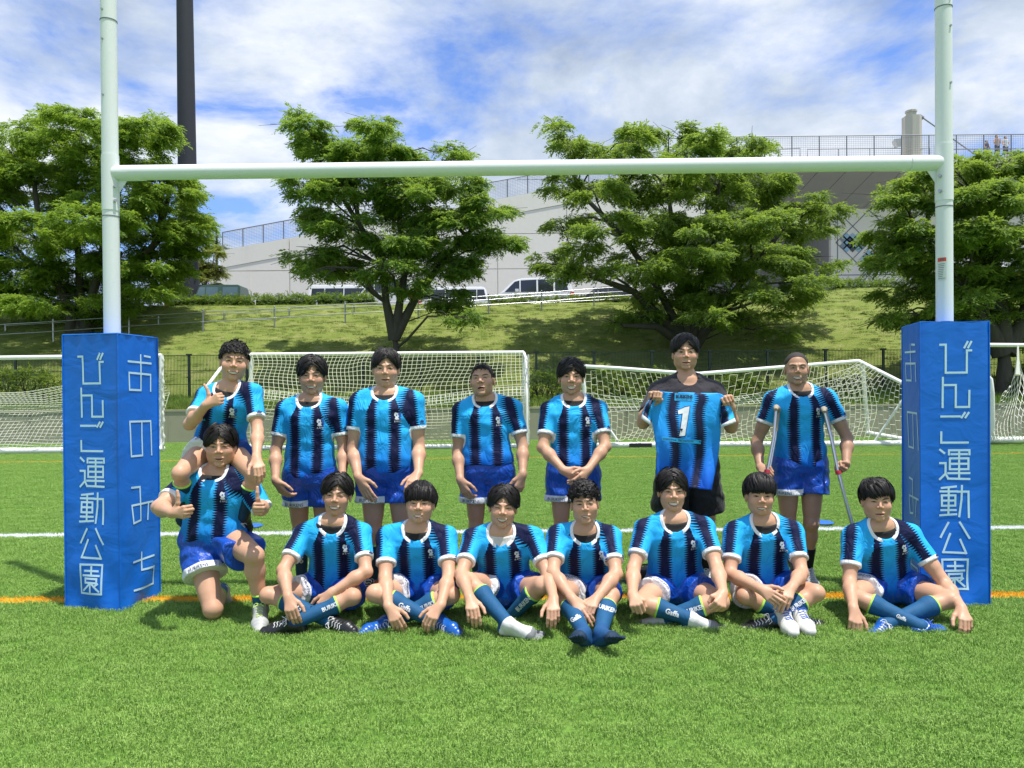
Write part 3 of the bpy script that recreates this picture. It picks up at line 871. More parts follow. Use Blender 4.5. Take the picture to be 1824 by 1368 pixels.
        decal_me('crest_blue', poly_me([[(.004, .030), (.020, .034), (.024, .012), (.018, -.002), (.008, .004), (.012, .014)], [(-.010, .016), (-.002, .020), (-.002, .010), (-.010, .008)], [(.012, -.008), (.024, -.006), (.020, -.018), (.010, -.018)]]), bv, O1, Xt, A, PRINTB, so_, offset=.003)  # blue printed part of the crest
        decal('crest_lettering', 'B.RFC', bv, O1-A*.029, Xt, A, .016, PRINTW, so_, shear=.2, spacing=1.1)
        sh, el = k['shL'], k['elL']; ax = nrm(el-sh); O2 = sh+ax*(sln-.055*s); n2 = nrm(Ft + nrm(sh-mid)*1.0); x2 = nrm(np.cross(-ax, n2)); x2 = x2 if x2[0] > 0 else -x2
        decal_me('sleeve_mark', poly_me([[(-.022, .006), (-.012, .004), (-.006, .018), (-.002, .006), (.004, .020), (.006, .006), (.020, .012), (.012, -.004), (-.014, -.004)], [(-.022, -.010), (.018, -.010), (.018, -.014), (-.022, -.014)]]), bv, O2+n2*.06, x2, -ax, PRINTN, so_)
    else:
        O1 = B + A*(L*.80) + Xt*.100*s + Ft*.12
        ring = [(.020*math.cos(a), .022*math.sin(a)) for a in np.linspace(0, 2*math.pi, 20)[:-1]]
        me_ = bpy.data.meshes.new('emblem'); me_.from_pydata([(x, y, 0) for x, y in ring]+[(x*.75, y*.75, 0) for x, y in ring], [], [(i, (i+1) % 19, 19+(i+1) % 19, 19+i) for i in range(19)])
        decal_me('chest_emblem', me_, bv, O1, Xt, A, GOLD, so_); decal('emblem_letter', 'R', bv, O1, Xt, A, .026, GOLD, so_)
    # ---------------- shorts
    slen = k.get('slen', .20)*s
    sitting = k.get('sit', False)
    sinf = k.get('sfit', .016)
    fl = k.get('flare', .022)
    def shorts(p):
        q = tl(p); tk = torso(q, sinf)
        tk = smax(tk, q[:, 2]-(.34 if sitting else k.get('waist', .24))*L, .006)
        d = None
        for sd in 'RL':
            hp, kn = k['hip'+sd], k['kn'+sd]; ax = nrm(kn-hp)
            l = cone(p, hp, hp+ax*(slen+.03), .092*s*wd+sinf, (.080*s*wd)+sinf+fl)
            if not sitting: l = smin(l, cone(p, hp+ax*.03, hp+ax*(slen+.03), .085*s*wd+sinf, .080*s*wd+sinf+fl*.8), .02)
            l = smax(l-wr_(p*1.3, .0045), (p-(hp+ax*slen).astype(f32))@ax.astype(f32), .004)
            a = smin(tk-wr_(p, .002), l, .04); d = a if d is None else smin(d, a, .012)
        return smax(d, q[:, 2]-((.46 if sitting else k.get('waist', .24))+.01)*L, .006)
    pt = np.array([B, hR, hL, hR+nrm(k['knR']-hR)*slen, hL+nrm(k['knL']-hL)*slen, B+A*.25*L])
    sv, sq = mesh_sdf(shorts, pt.min(0)-.17, pt.max(0)+.17, .0085)
    me = mesh_np('shorts', sv, sq)
    dR = (sv-hR)@nrm(k['knR']-hR); dL = (sv-hL)@nrm(k['knL']-hL)
    lr = cone(sv, hR, hR+nrm(k['knR']-hR)*slen, .09, .09) < cone(sv, hL, hL+nrm(k['knL']-hL)*slen, .09, .09)
    attr(me, 'st', np.stack([np.where(lr, slen-dR, slen-dL), lr.astype(float), dR*0], 1))
    sho = link('shorts', me, SHORTS if out == 'jersey' else BLACKSH, root)
    if k.get('shorttext', True) and out == 'jersey':
        bs = BVHTree.FromPolygons([Vector(v) for v in sv.tolist()], sq.tolist())
        ax = nrm(k['knR']-hR); O3 = hR+ax*(slen-.018)
        view = nrm(CAM-O3); x3 = nrm(np.cross(view, -ax)); x3 = -x3 if x3[0] < 0 else x3
        x3 = x3 if abs(x3[0]) > .05 else x3
        nn_ = nrm(np.cross(x3, -ax)); nn_ = nn_ if nn_.dot(view) > 0 else -nn_
        decal('shorts_lettering', 'BURIKENS', bs, O3+nn_*.05-x3*.035, x3, -ax, .031, PRINTN, sho, spacing=1.05, squeeze=.85)
        decal('shorts_lettering', 'Onomichi Rugby Club', bs, O3+nn_*.05-x3*.035+ax*.016, x3, -ax, .009, PRINTN, sho, squeeze=.9)
    # ---------------- socks
    for sd in 'RL':
        hp, kn, an, toe = k['hip'+sd], k['kn'+sd], k['an'+sd], k['toe'+sd]; ax = nrm(an-kn); top = k.get('socktop', .095)*s
        Fd, Un = footframe(k, sd)
        unshod = k.get('boot'+sd, None) is None
        c1 = kn*.70+an*.30-kfront(sd)*.018
        def sock(p):
            d = smin(cone(p, kn, c1, .0505*s*wd, .0545*s*wd), cone(p, c1, an, .0535*s*wd, .0375*s), .03)
            d = smax(d, (kn+ax*top).astype(f32)@ax.astype(f32)-p@ax.astype(f32), .004)
            if unshod: d = smin(d, footsdf(p, an, Fd, Un, s, toes=k.get('toes', True)), .015)
            else: d = smin(d, cone(p, an, an-Un*.025+Fd*.030, .0395*s, .037*s), .01)
            return d
        ap = np.array([kn, c1, an, an+Fd*.24, an-Fd*.06, an-Un*.1, an+Un*.05])
        v_, q_ = mesh_sdf(sock, ap.min(0)-.07, ap.max(0)+.07, .007 if not unshod else .0055)
        me = mesh_np('sock', v_, q_)
        dtop = v_@ax.astype(f32)-(kn+ax*top)@ax
        dft = np.maximum((v_-an.astype(f32))@ax.astype(f32)+.02, (v_-an.astype(f32))@Fd.astype(f32)+.0)
        dft = np.where(dft > 0, dft, -1.0)
        attr(me, 'st', np.stack([dtop, dft, dft*0], 1))
        ob = link('sock', me, k.get('sock'+sd, SOCK), root)
        tx = k.get('text'+sd)
        if tx:
            bs = BVHTree.FromPolygons([Vector(v) for v in v_.tolist()], q_.tolist())
            for (word, fr, size, rot, mat, up) in tx:
                Oc = kn*(1-fr)+an*fr; view = nrm(CAM-Oc); a1 = ax if rot else nrm(np.cross(view, -ax))
                if a1[0] < 0: a1 = -a1
                b1 = np.cross(view, a1); b1 = b1 if b1[2] > 0 else -b1
                decal('sock_lettering', word, bs, Oc+b1*up, a1, b1, size, mat, ob, bold=.0012, squeeze=.9)
        bm_ = k.get('boot'+sd)
        if bm_ is not None: make_boot(root, an, Fd, Un, s, bm_, k.get('lace'+sd, LACEW), k.get('solecol', B_SOLE))
    if k.get('cuff'): k['cuff'](root)
    print('person', k.get('id'), round(time.time()-t00, 2), sum(len(q) for q in Qs))
    return root
def footframe(k, sd):
    an, toe, kn = k['an'+sd], k['toe'+sd], k['kn'+sd]
    Fd = nrm(toe-an); hint = k.get('up'+sd)
    if hint is None: hint = (kn-an)+A3(0, 0, .15)
    Un = hint-Fd*hint.dot(Fd); return Fd, nrm(Un)
def footsdf(p, an, Fd, Un, s, toes=True, boot=0.0):
    Sd = np.cross(Fd, Un); i = boot
    d = cone(p, an, an-Fd*.030*s-Un*.042*s, .036*s+i, .032*s+i)
    d = smin(d, cone(p, an-Fd*.03*s-Un*.044*s, an+Fd*.120*s-Un*.050*s, .031*s+i, .031*s+i, (Sd, 1.15)), .03)
    d = smin(d, cone(p, an, an+Fd*.10*s-Un*.038*s, .036*s+i, .029*s+i), .025)
    d = smin(d, cone(p, an+Fd*.125*s-Un*.052*s-Sd*.012*s, an+Fd*.125*s-Un*.054*s+Sd*.014*s, .028*s+i, .026*s+i), .025)
    if toes:
        for j, (o, r, l) in enumerate(((-.026, .0125, .058), (-.008, .0095, .060), (.006, .0092, .054), (.019, .0088, .046), (.031, .0085, .036))):
            d = smin(d, cone(p, an+Fd*.135*s-Un*.058*s+Sd*o*s, an+Fd*(.135+l)*s-Un*.061*s+Sd*o*1.12*s, r*s, r*.9*s), .004)
    else:
        d = smin(d, cone(p, an+Fd*.13*s-Un*.056*s, an+Fd*.185*s-Un*.060*s, .030*s+i, .022*s+i, (Sd, 1.25)), .02)
    return smax(d, -(p-(an-Un*(.079*s+boot)).astype(f32))@Un.astype(f32), .006)
def make_boot(root, an, Fd, Un, s, mat, lacemat, solemat, topcut=.020):
    Sd = np.cross(Fd, Un)
    def boot(p):
        d = footsdf(p, an, Fd, Un, s, toes=False, boot=.005)
        n = nrm(Un-Fd*.25); d = smax(d, (p-(an+Un*topcut).astype(f32))@n.astype(f32), .005)
        d = d + .0009*np.sin(((p-an.astype(f32))@Fd.astype(f32))*260)
        return d
    ap = np.array([an-Fd*.1-Un*.1, an+Fd*.25-Un*.1, an+Un*.06+Sd*.06, an-Sd*.06])
    v, q = mesh_sdf(boot, ap.min(0)-.04, ap.max(0)+.04, .0055)
    bo = link('boot', mesh_np('boot', v, q), mat, root)
    mb = MB()
    # sole plate outline and studs
    pts = []
    for t in np.linspace(0, 1, 15):
        w = np.interp(t, [0, .06, .2, .45, .7, .85, .95, 1], [.012, .026, .031, .027, .040, .038, .026, .010]); pts.append((t, w))
    top = an-Un*.078*s; top2 = an-Un*.088*s
    out = [(-.065+.275*t, w) for t, w in pts]+[(-.065+.275*t, -w) for t, w in pts[::-1]]
    V = [top+Fd*a*s+Sd*b*s for a, b in out]+[top2+Fd*a*s+Sd*b*s for a, b in out]; n = len(out)
    mb.add(V, [tuple(range(n)), tuple(range(2*n-1, n-1, -1))]+[(i, (i+1) % n, n+(i+1) % n, n+i) for i in range(n)])
    mb.build('sole', solemat, bo)
    mb = MB()
    for a, b in ((-.045, .016), (-.045, -.016), (.085, .026), (.085, -.026), (.135, .026), (.135, -.026), (.165, 0), (.04, .0)):
        c = top2+Fd*a*s+Sd*b*s; mb.tube([c, c-Un*.011*s], [.0065*s, .0045*s], 6)
    mb.build('studs', B_STUD, bo, kind='stuff')
    mb = MB()
    bv = BVHTree.FromPolygons([Vector(x) for x in v.tolist()], q.tolist())
    def onb(a, b):
        c = an+Fd*a*s+Sd*b*s+Un*.12; h = bv.ray_cast(Vector(c), Vector(-Un), .25)
        return np.array(h[0])+Un*.003 if h[0] is not None else None
    for i in range(5):
        a = .045+i*.018
        L_ = [onb(a+.004*math.sin(b*200), b) for b in (-.020, -.010, 0, .010, .020)]
        L_ = [x for x in L_ if x is not None]
        if len(L_) > 2: mb.tube(L_, .0024, 5)
    kn_ = onb(.04, 0)
    if kn_ is not None:
        for sg in (-1, 1):
            mb.tube([kn_, kn_+Sd*.018*sg+Un*.010, kn_+Sd*.030*sg-Fd*.004+Un*.002, kn_+Sd*.036*sg+Fd*.012-Un*.012], .0022, 5)
            mb.tube([kn_, kn_+Sd*.012*sg+Un*.004+Fd*.01, kn_+Sd*.028*sg+Fd*.03], .0022, 5)
    mb.build('laces', lacemat, bo, kind='stuff')
    return bo
# ------------------------------------------------------------------ setting materials
def turf_color(m, pos):
    x, y, z = m.sepv(pos)
    p2 = m.comb(x, y, 0.0)
    big = m.noise(p2, .35, 3); mid = m.noise(m.map(p2, (1.2, 3.0, 1)), 2.2, 4); fine = m.noise(p2, 38, 3)
    c = m.mix(big, (.120, .265, .022), (.170, .320, .040))
    c = m.mix(m.cl((mid-.42)*3.2), c, (.235, .385, .065))
    c = m.mix(m.cl((m.noise(m.map(p2, (.6, 1.4, 1)), .9, 5, .65)-.52)*3.0)*.45, c, (.210, .290, .075))
    return c, x, y, fine, p2
LINES = []       # (y0 at x=0, slope, half width, colour)
def line_from(a, b, hw, col):
    A_, B_ = Gd(*a), Gd(*b); sl_ = (B_[1]-A_[1])/(B_[0]-A_[0]); LINES.append((A_[1]-sl_*A_[0], sl_, hw, col))
line_from((40, 1070), (1810, 1061), .055, (.82, .46, .03))
line_from((40, 955), (1810, 941), .075, (.80, .82, .84))
line_from((20, 824), (1810, 808), .055, (.70, .46, .05))
def add_lines(m, c, x, y, jit):
    for y0, sl_, hw, col in LINES:
        d = m.abs(y-y0-x*sl_)-hw+(jit-.5)*.05
        c = m.mix(m.inside(d, .012), c, col)
    return c
def turf_mat(name, blade=False):
    m = Mat(name, .62 if blade else .9, .3); pos = m.pos()
    c, x, y, fine, p2 = turf_color(m, pos)
    if blade:
        r = m.objrand(); t, _, _ = m.attr('tip')
        c = m.mix(m.noise(pos, 90, 2)*.6, c, (.055, .150, .012)); c = m.mix(m.cl((t-.15)*.9), c, (.50, .72, .20)); 
    else:
        c = m.mix(m.cl((fine-.40)*3.0), c, (.035, .095, .012)); c = m.mix(m.cl((m.noise(p2, 120, 2)-.5)*4.0), c, (.17, .31, .07))
        m.bump(m.noise(p2, 160, 4), .8, .02)
    c = add_lines(m, c, x, y, m.noise(p2, 60, 2)); m.color(c)
    if blade: m.b.inputs['Transmission Weight'].default_value = 0
    return m.mat
TURF = turf_mat('artificial_turf'); BLADE = turf_mat('turf_blade', True)
m = Mat('bank_grass', .95, .15); v = m.pos()
c = m.mix(m.cl((m.noise(v, .55, 5, .65)-.40)*3.2), (.165, .210, .040), (.235, .270, .075))
c = m.mix(m.cl((m.noise(m.map(v, (1, 1, 2.5)), 1.7, 5, .7)-.52)*4.5), c, (.33, .295, .13))
c = m.mix(m.cl((m.noise(v, 6.0, 5, .7)-.50)*3.5), c, (.11, .19, .03)); c = m.mix(m.cl((m.noise(v, 22.0, 4, .7)-.55)*3.5), c, (.28, .31, .11))
m.color(c); m.bump(m.noise(v, 9, 6, .75), .8, .12); BANK = m.mat
m = Mat('asphalt', .9); v = m.pos(); m.color(m.mix(m.noise(v, 12, 5), (.16, .155, .15), (.24, .235, .225))); ROAD = m.mat
def concrete(name, a, b, stain=.5, sc=1.0):
    m = Mat(name, .85, .3); v = m.coord('Object')
    n = m.noise(v, .6*sc, 5, .6); st = m.noise(m.map(v, (2.2*sc, 2.2*sc, .22*sc)), 1.0, 5, .65); f = m.noise(v, 14*sc, 4)
    c = m.mix(n, a, b); c = m.mix(m.cl((st-.52)*4.0)*stain, c, tuple(k*.55 for k in a)); c = m.mix(f*.25, c, tuple(k*.7 for k in a))
    m.color(c); m.bump(f, .15, .01); return m.mat
WALLC = concrete('weathered_concrete', (.29, .28, .20), (.38, .36, .26), .9, 1.6)
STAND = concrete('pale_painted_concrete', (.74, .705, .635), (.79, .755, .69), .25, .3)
STAND_SHADE = concrete('shaded_stand_concrete', (.30, .30, .29), (.36, .355, .345), .15, .3)  # darker copy of the stand concrete: shade of overhang and recesses in its colour
PILLAR = concrete('pillar_concrete', (.40, .39, .35), (.50, .48, .43), .5, .8)
m = Mat('white_powdercoat', .32, .5); v = m.coord('Object'); n = m.noise(m.map(v, (1, 1, .3)), 8, 5, .7)
c = m.mix(n, (.70, .725, .72), (.76, .785, .78)); c = m.mix(m.cl((m.noise(v, 30, 5, .7)-.62)*6.0)*.35, c, (.42, .44, .38)); m.color(c); m.rough(n*.2+.28); POST = m.mat
GOALW = simple('goal_white_paint', (.78, .78, .76), .4, vary=.06, nscale=8)
NETM = simple('white_net_cord', (.66, .66, .58), .8, vary=.1); NETY = simple('yellowed_net_cord', (.60, .62, .42), .8, vary=.1)
DKGREEN = simple('dark_green_fence_paint', (.008, .022, .018), .45); STEEL = simple('brushed_steel', (.42, .43, .43), .32, .9, vary=.08)
GREYMET = simple('grey_fence_metal', (.17, .18, .20), .5, .3); DARKPOLE = simple('dark_pole_paint', (.022, .025, .036), .8, vary=.15, nscale=3)
BLACKP = simple('black_plastic', (.015, .015, .017), .5); ALU = simple('crutch_aluminium', (.62, .63, .64), .28, .95, vary=.05)
RUBBER = simple('beige_rubber', (.34, .29, .22), .8); REDP = simple('red_plastic', (.50, .03, .05), .4)
GLASS = simple('tinted_glass', (.016, .020, .022), .08, 0, .8, vary=.02); GLASSB = simple('blue_tinted_glass', (.10, .16, .20), .08, 0, .8, vary=.02)
CARW = simple('white_car_paint', (.74, .75, .76), .22, vary=.02); CARG = simple('dark_green_car_paint', (.055, .10, .09), .25, vary=.04); CARD = simple('dark_grey_car_paint', (.07, .072, .075), .25, vary=.04)
TYRE = simple('tyre_rubber', (.02, .02, .02), .9); REDL = simple('red_lens', (.55, .02, .03), .2); ORANGE = simple('orange_paint', (.55, .17, .04), .6)
m = Mat('blue_vinyl', .38, .45); v = m.coord('Object'); n = m.noise(v, 3, 4)
m.color(m.mix(n, (.0012, .13, .62), (.003, .16, .70))); m.bump(m.noise(m.map(v, (1, 1, 1.6), (.5, .6, 0)), 4, 3, .5, .8), .25, .03); PADM = m.mat
PADTXT = simple('pale_blue_print', (.52, .74, .86), .5, vary=.04)
m = Mat('bark', .9); v = m.coord('Object'); n = m.noise(m.map(v, (6, 6, 1.2)), 2, 5, .7); m.color(m.mix(n, (.030, .026, .020), (.095, .085, .068))); m.bump(n, .8, .03); BARK = m.mat
def leaf_mat(name, dk, md, lt):
    m = Mat(name, .5, .35); r = m.objrand(); v = m.pos()
    c = m.ramp(r, [(0, dk), (.45, md), (1, lt)]); c = m.mix(m.cl((m.noise(v, .7, 3)-.42)*2.6)*.7, c, lt)
    m.color(c)
    tr = m.t.nodes.new('ShaderNodeBsdfTranslucent'); m.sock(m.mix(.6, c, (.42, .58, .06)), tr.inputs[0])
    ms = m.t.nodes.new('ShaderNodeMixShader'); ms.inputs[0].default_value = .50
    m.t.links.new(m.b.outputs[0], ms.inputs[1]); m.t.links.new(tr.outputs[0], ms.inputs[2]); m.t.links.new(ms.outputs[0], m.out.inputs[0])
    return m.mat
LEAF = [leaf_mat('bright_leaf', (.075, .155, .014), (.125, .235, .025), (.26, .38, .050)),
        leaf_mat('green_leaf', (.068, .145, .028), (.110, .210, .040), (.20, .32, .065)),
        leaf_mat('olive_leaf', (.078, .145, .026), (.125, .215, .038), (.23, .32, .065)),
        leaf_mat('hedge_leaf', (.030, .080, .015), (.050, .115, .018), (.110, .190, .030)),
        leaf_mat('shrub_leaf', (.018, .045, .014), (.032, .070, .018), (.060, .110, .028)),
        leaf_mat('rusty_leaf', (.10, .10, .03), (.16, .14, .04), (.20, .19, .06))]

# ------------------------------------------------------------------ ground
WALL_Y = 23.2
def zbank(x, y): 
    x = np.asarray(x, float); y = np.asarray(y, float)
    t = np.clip((y-26.6)/11.4, 0, 1)
    z = np.interp(y, [WALL_Y, 24.6, 26.6], [.96, 1.05, 1.35]) + t*4.5
    right = np.clip((x-9)/8, 0, 1); z = z + right*np.clip((y-27)/9, 0, 1)*.62
    amp = np.clip((y-24)/3, 0, 1)*np.clip((38.5-y)/3, 0, 1)
    return z + amp*(.05*np.sin(x*.9+y*.6)+.04*np.sin(x*2.3-y*1.4)+.03*np.sin(x*3.7+y*2.9))
def grid(name, xs, ys, zf, mat, **k):
    Xg, Yg = np.meshgrid(xs, ys, indexing='ij'); Z = zf(Xg, Yg); nx, ny = len(xs), len(ys)
    V = np.stack([Xg, Yg, Z], -1).reshape(-1, 3); i = np.arange(nx*ny).reshape(nx, ny)
    Q = np.stack([i[:-1, :-1], i[1:, :-1], i[1:, 1:], i[:-1, 1:]], -1).reshape(-1, 4)
    return link(name, mesh_np(name, V, Q), mat, **k)
grid('turf_pitch', np.linspace(-60, 60, 5), np.linspace(-25, WALL_Y+.3, 5), lambda x, y: x*0, TURF, kind='structure')
grid('grass_bank', np.linspace(-45, 45, 181), np.concatenate([[WALL_Y+.15], np.linspace(23.6, 38.6, 61)]), zbank, BANK, kind='structure')
grid('parking_road', np.linspace(-80, 80, 3), np.array([38.6, 56, 400.]), lambda x, y: x*0+5.82, ROAD, kind='structure')
grid('far_ground', np.array([-900., 900.]), np.array([-900., -25.]), lambda x, y: x*0-.02, TURF, kind='structure')
grid('far_ground', np.array([-900., 900.]), np.array([400., 1500.]), lambda x, y: x*0+5.7, BANK, kind='structure')

def points_gn(name, pts, rots, scl, src_me_list, mat, parent=None, **k):
    """one object whose points carry instances of a small sprig mesh"""
    me = bpy.data.meshes.new(name); n = len(pts)
    me.vertices.add(n); me.vertices.foreach_set('co', np.asarray(pts, np.float32).ravel())
    attr(me, 'rot', rots); attr(me, 'scl', scl)
    me.materials.append(mat)
    o = link(name, me, None, parent, **k)
    srcs = []
    for sm in src_me_list:
        so_ = bpy.data.objects.new(name+'_sprig', sm); srcs.append(so_)
    col = bpy.data.collections.new(name+'_sprigs')
    for s_ in srcs: col.objects.link(s_)
    g = bpy.data.node_groups.new(name+'_scatter', 'GeometryNodeTree')
    g.interface.new_socket('Geometry', in_out='INPUT', socket_type='NodeSocketGeometry'); g.interface.new_socket('Geometry', in_out='OUTPUT', socket_type='NodeSocketGeometry')
    N = lambda t: g.nodes.new(t)
    gi, go = N('NodeGroupInput'), N('NodeGroupOutput'); ip = N('GeometryNodeInstanceOnPoints'); ci = N('GeometryNodeCollectionInfo')
    ci.inputs['Collection'].default_value = col; ci.inputs['Separate Children'].default_value = True; ci.inputs['Reset Children'].default_value = True
    a = N('GeometryNodeInputNamedAttribute'); a.data_type = 'FLOAT_VECTOR'; a.inputs['Name'].default_value = 'rot'
    b = N('GeometryNodeInputNamedAttribute'); b.data_type = 'FLOAT'; b.inputs['Name'].default_value = 'scl'
    rv = N('FunctionNodeRandomValue'); rv.data_type = 'INT'; rv.inputs[4].default_value = 0; rv.inputs[5].default_value = len(srcs)-1
    L = g.links.new
    L(gi.outputs[0], ip.inputs['Points']); L(ci.outputs[0], ip.inputs['Instance']); ip.inputs['Pick Instance'].default_value = True
    L(rv.outputs[2], ip.inputs['Instance Index']); L(a.outputs[0], ip.inputs['Rotation']); L(b.outputs[0], ip.inputs['Scale']); L(ip.outputs[0], go.inputs[0])
    md = o.modifiers.new('scatter', 'NODES'); md.node_group = g
    return o

# turf blades near the camera
def blade_patch(seed, size=.34, n=1500, h=(.016, .032)):
    r = np.random.default_rng(seed); V = []; F = []; T = []
    for i in range(n):
        x, y = r.uniform(-size/2, size/2, 2); a = r.uniform(0, 2*math.pi); hh = r.uniform(*h); w = r.uniform(.0007, .0013)
        le_ = r.uniform(.1, 1.0)*hh; b = r.uniform(0, 2*math.pi); dx, dy = math.cos(a)*w, math.sin(a)*w; lx, ly = math.cos(b)*le_, math.sin(b)*le_
        k = len(V); V += [(x-dx, y-dy, 0), (x+dx, y+dy, 0), (x+dx*.8+lx*.4, y+dy*.8+ly*.4, hh*.65), (x-dx*.8+lx*.4, y-dy*.8+ly*.4, hh*.65), (x+lx, y+ly, hh*(.95-.3*le_/hh))]
        F += [(k, k+1, k+2, k+3)]; T.append((k+3, k+2, k+4)); 
    me = mesh_np('turf_tuft', V, F, T, smooth=False); t = np.tile([0, 0, .6, .6, 1.0], n); attr(me, 'tip', np.stack([t, t*0, t*0], 1)); me.materials.append(BLADE); return me
rg = np.random.default_rng(5)
pts = []
def add_field(y0, y1, st):
    for yy in np.arange(y0, y1, st):
        hw = yy*.90+1.0
        for xx in np.arange(-hw, hw, st): pts.append((xx+rg.uniform(-.05, .05), yy+rg.uniform(-.05, .05), 0.0))
add_field(2.3, 9.5, .26); add_field(9.5, 22.9, .30)
pts = np.array(pts); n = len(pts)
points_gn('turf_blades', pts, np.stack([np.zeros(n), np.zeros(n), rg.uniform(0, 6.28, n)], 1), rg.uniform(.9, 1.15, n), [blade_patch(i) for i in range(5)], BLADE, kind='stuff',
          label='short green artificial turf blades covering the near pitch')

# long bank grass tufts
def tuft_patch(seed, n=120, h=(.05, .16), size=.5):
    r = np.random.default_rng(seed); V = []; T = []
    for i in range(n):
        x, y = r.uniform(-size/2, size/2, 2); a = r.uniform(0, 6.28); hh = r.uniform(*h); w = r.uniform(.004, .008); b = r.uniform(0, 6.28); l_ = hh*r.uniform(.2, .8); k = len(V)
        V += [(x-math.cos(a)*w, y-math.sin(a)*w, -.02), (x+math.cos(a)*w, y+math.sin(a)*w, -.02), (x+math.cos(b)*l_, y+math.sin(b)*l_, hh)]; T.append((k, k+1, k+2))
    return mesh_np('grass_tuft', V, None, T, smooth=False)
def grass_leaf(name, a, b):
    m = Mat(name, .9, .1); v = m.pos(); c = m.mix(m.objrand(), a, b); c = m.mix(m.cl((m.noise(v, .7, 4)-.45)*3.0), c, (.20, .24, .06)); m.color(c); return m.mat
BG = grass_leaf('bank_grass_blade', (.15, .225, .045), (.28, .33, .10)); VG = grass_leaf('verge_grass_blade', (.085, .175, .025), (.17, .27, .05))
tps = [tuft_patch(i, 120, (.03, .10)) for i in range(4)]
for t_ in tps: t_.materials.append(BG)
n = 5000; x = rg.uniform(-27, 27, n); y = rg.uniform(26.0, 38.8, n)
points_gn('bank_grass_tufts', np.stack([x, y, zbank(x, y)], 1), np.stack([x*0, x*0, rg.uniform(0, 6.28, n)], 1), rg.uniform(.4, 1.1, n), tps, BG, kind='stuff', label='rough grass tufts on the sloping bank behind the fence')
tps2 = [tuft_patch(i+9, 110, (.10, .30)) for i in range(4)]
for t_ in tps2: t_.materials.append(VG)
n = 1500; x = rg.uniform(-20, 20, n); y = rg.uniform(23.5, 26.3, n)
points_gn('verge_grass_tufts', np.stack([x, y, zbank(x, y)], 1), np.stack([x*0, x*0, rg.uniform(0, 6.28, n)], 1), rg.uniform(.5, 1.2, n), tps2, VG, kind='stuff', label='longer bright green grass above the retaining wall')

# ------------------------------------------------------------------ retaining wall
wl = empty('retaining_wall', (0, WALL_Y, 0), 'low weathered concrete retaining wall behind the football goals', 'wall')
wl['kind'] = 'structure'
me0 = None
for i, x0 in enumerate(np.arange(-24, 24, 3.0)):
    if me0 is None:
        mb = MB(); mb.box((0.008, 0, 0), (2.992, .22, .93)); mb.box((0, -.02, .93), (3.0, .26, .985)); o = mb.build('wall_panel', WALLC, wl, loc=(x0, 0, 0)); me0 = o.data
        bm = bmesh.new(); bm.from_mesh(me0); bm.to_mesh(me0); bm.free()
    else: o = link('wall_panel', me0, None, wl, loc=(x0, 0, 0))

# ------------------------------------------------------------------ green mesh fence
FY = 26.6; fz = 1.30; fh = 1.52
fence = empty('mesh_fence', (0, FY, fz), 'dark green wire mesh fence at the foot of the grass bank', 'fence')
xs = [P(955, 640, FY)[0] + 2.0*i for i in range(-10, 11)]
mp = MB(); mp.box((-.035, -.035, -.25), (.035, .035, fh+.03)); mp.box((-.09, -.045, fh-.015), (.09, .045, fh+.035)); mp.box((-.055, -.06, fh*.5-.04), (.055, .0, fh*.5+.0)); 
post_me = None
mp2 = MB()
for x in np.arange(.05, 1.99, .05): mp2.box((x-.0055, -.004, .03), (x+.0055, .004, fh))
for z in (.06, .5, .97, fh-.02): mp2.box((0, -.012, z-.009), (2.0, -.005, z+.009))
pan_me = None
for i, x in enumerate(xs):
    if post_me is None: post_me = mp.build('fence_post', DKGREEN, fence, loc=(x, 0, 0)).data
    else: link('fence_post', post_me, None, fence, loc=(x, 0, 0))
    if pan_me is None: o = mp2.build('mesh_panel', DKGREEN, fence, loc=(x, 0, 0)); pan_me = o.data
    else: o = link('mesh_panel', pan_me, None, fence, loc=(x, 0, 0))

# ------------------------------------------------------------------ stainless handrails of the ramp on the bank
def on_bank(px, py):
    r = ray(px, py); lo_, hi_ = 24.0, 39.5
    for y in np.linspace(27, 40, 400):
        p = CAM+r*(y/r[1])
        if p[2] <= zbank(p[0], p[1]): return p
    return CAM+r*(38.4/r[1])
def rail_row(posts, hgt, rails, dy, label):
    ps = [on_bank(*p) + A3(0, dy, 0) for p in posts]
    root = empty('handrail', ps[0], label, 'handrail', 'handrails of the ramp')
    for p in ps:
        zb_ = float(zbank(p[0], p[1])); mb = MB(); mb.tube([A3(p[0], p[1], zb_-.1), A3(p[0], p[1], p[2]+hgt)], .035, 8); mb.tube([A3(p[0], p[1], p[2]+hgt), A3(p[0], p[1], p[2]+hgt+.03)], [.04, .01], 8); mb.build('post', STEEL, root, smooth=True)
    for rr in rails:
        mb = MB(); mb.tube([p+A3(0, -.03, rr) for p in ps], .021, 6); mb.build('rail', STEEL, root, smooth=True)
rail_row([(-40, 617), (95, 609), (230, 599), (362, 591), (489, 584), (615, 576), (745, 569), (870, 560), (965, 554), (1058, 546), (1150, 540)], .96, (.86, .44), 0.0, 'stainless ramp handrail nearer the pitch, crossing the grass bank')
rail_row([(-20, 606), (118, 598), (262, 592), (383, 584), (503, 577), (622, 570), (752, 563), (872, 556), (953, 549), (1070, 543), (1165, 537)], .80, (.72, .36), 1.1, 'stainless ramp handrail farther up the grass bank')
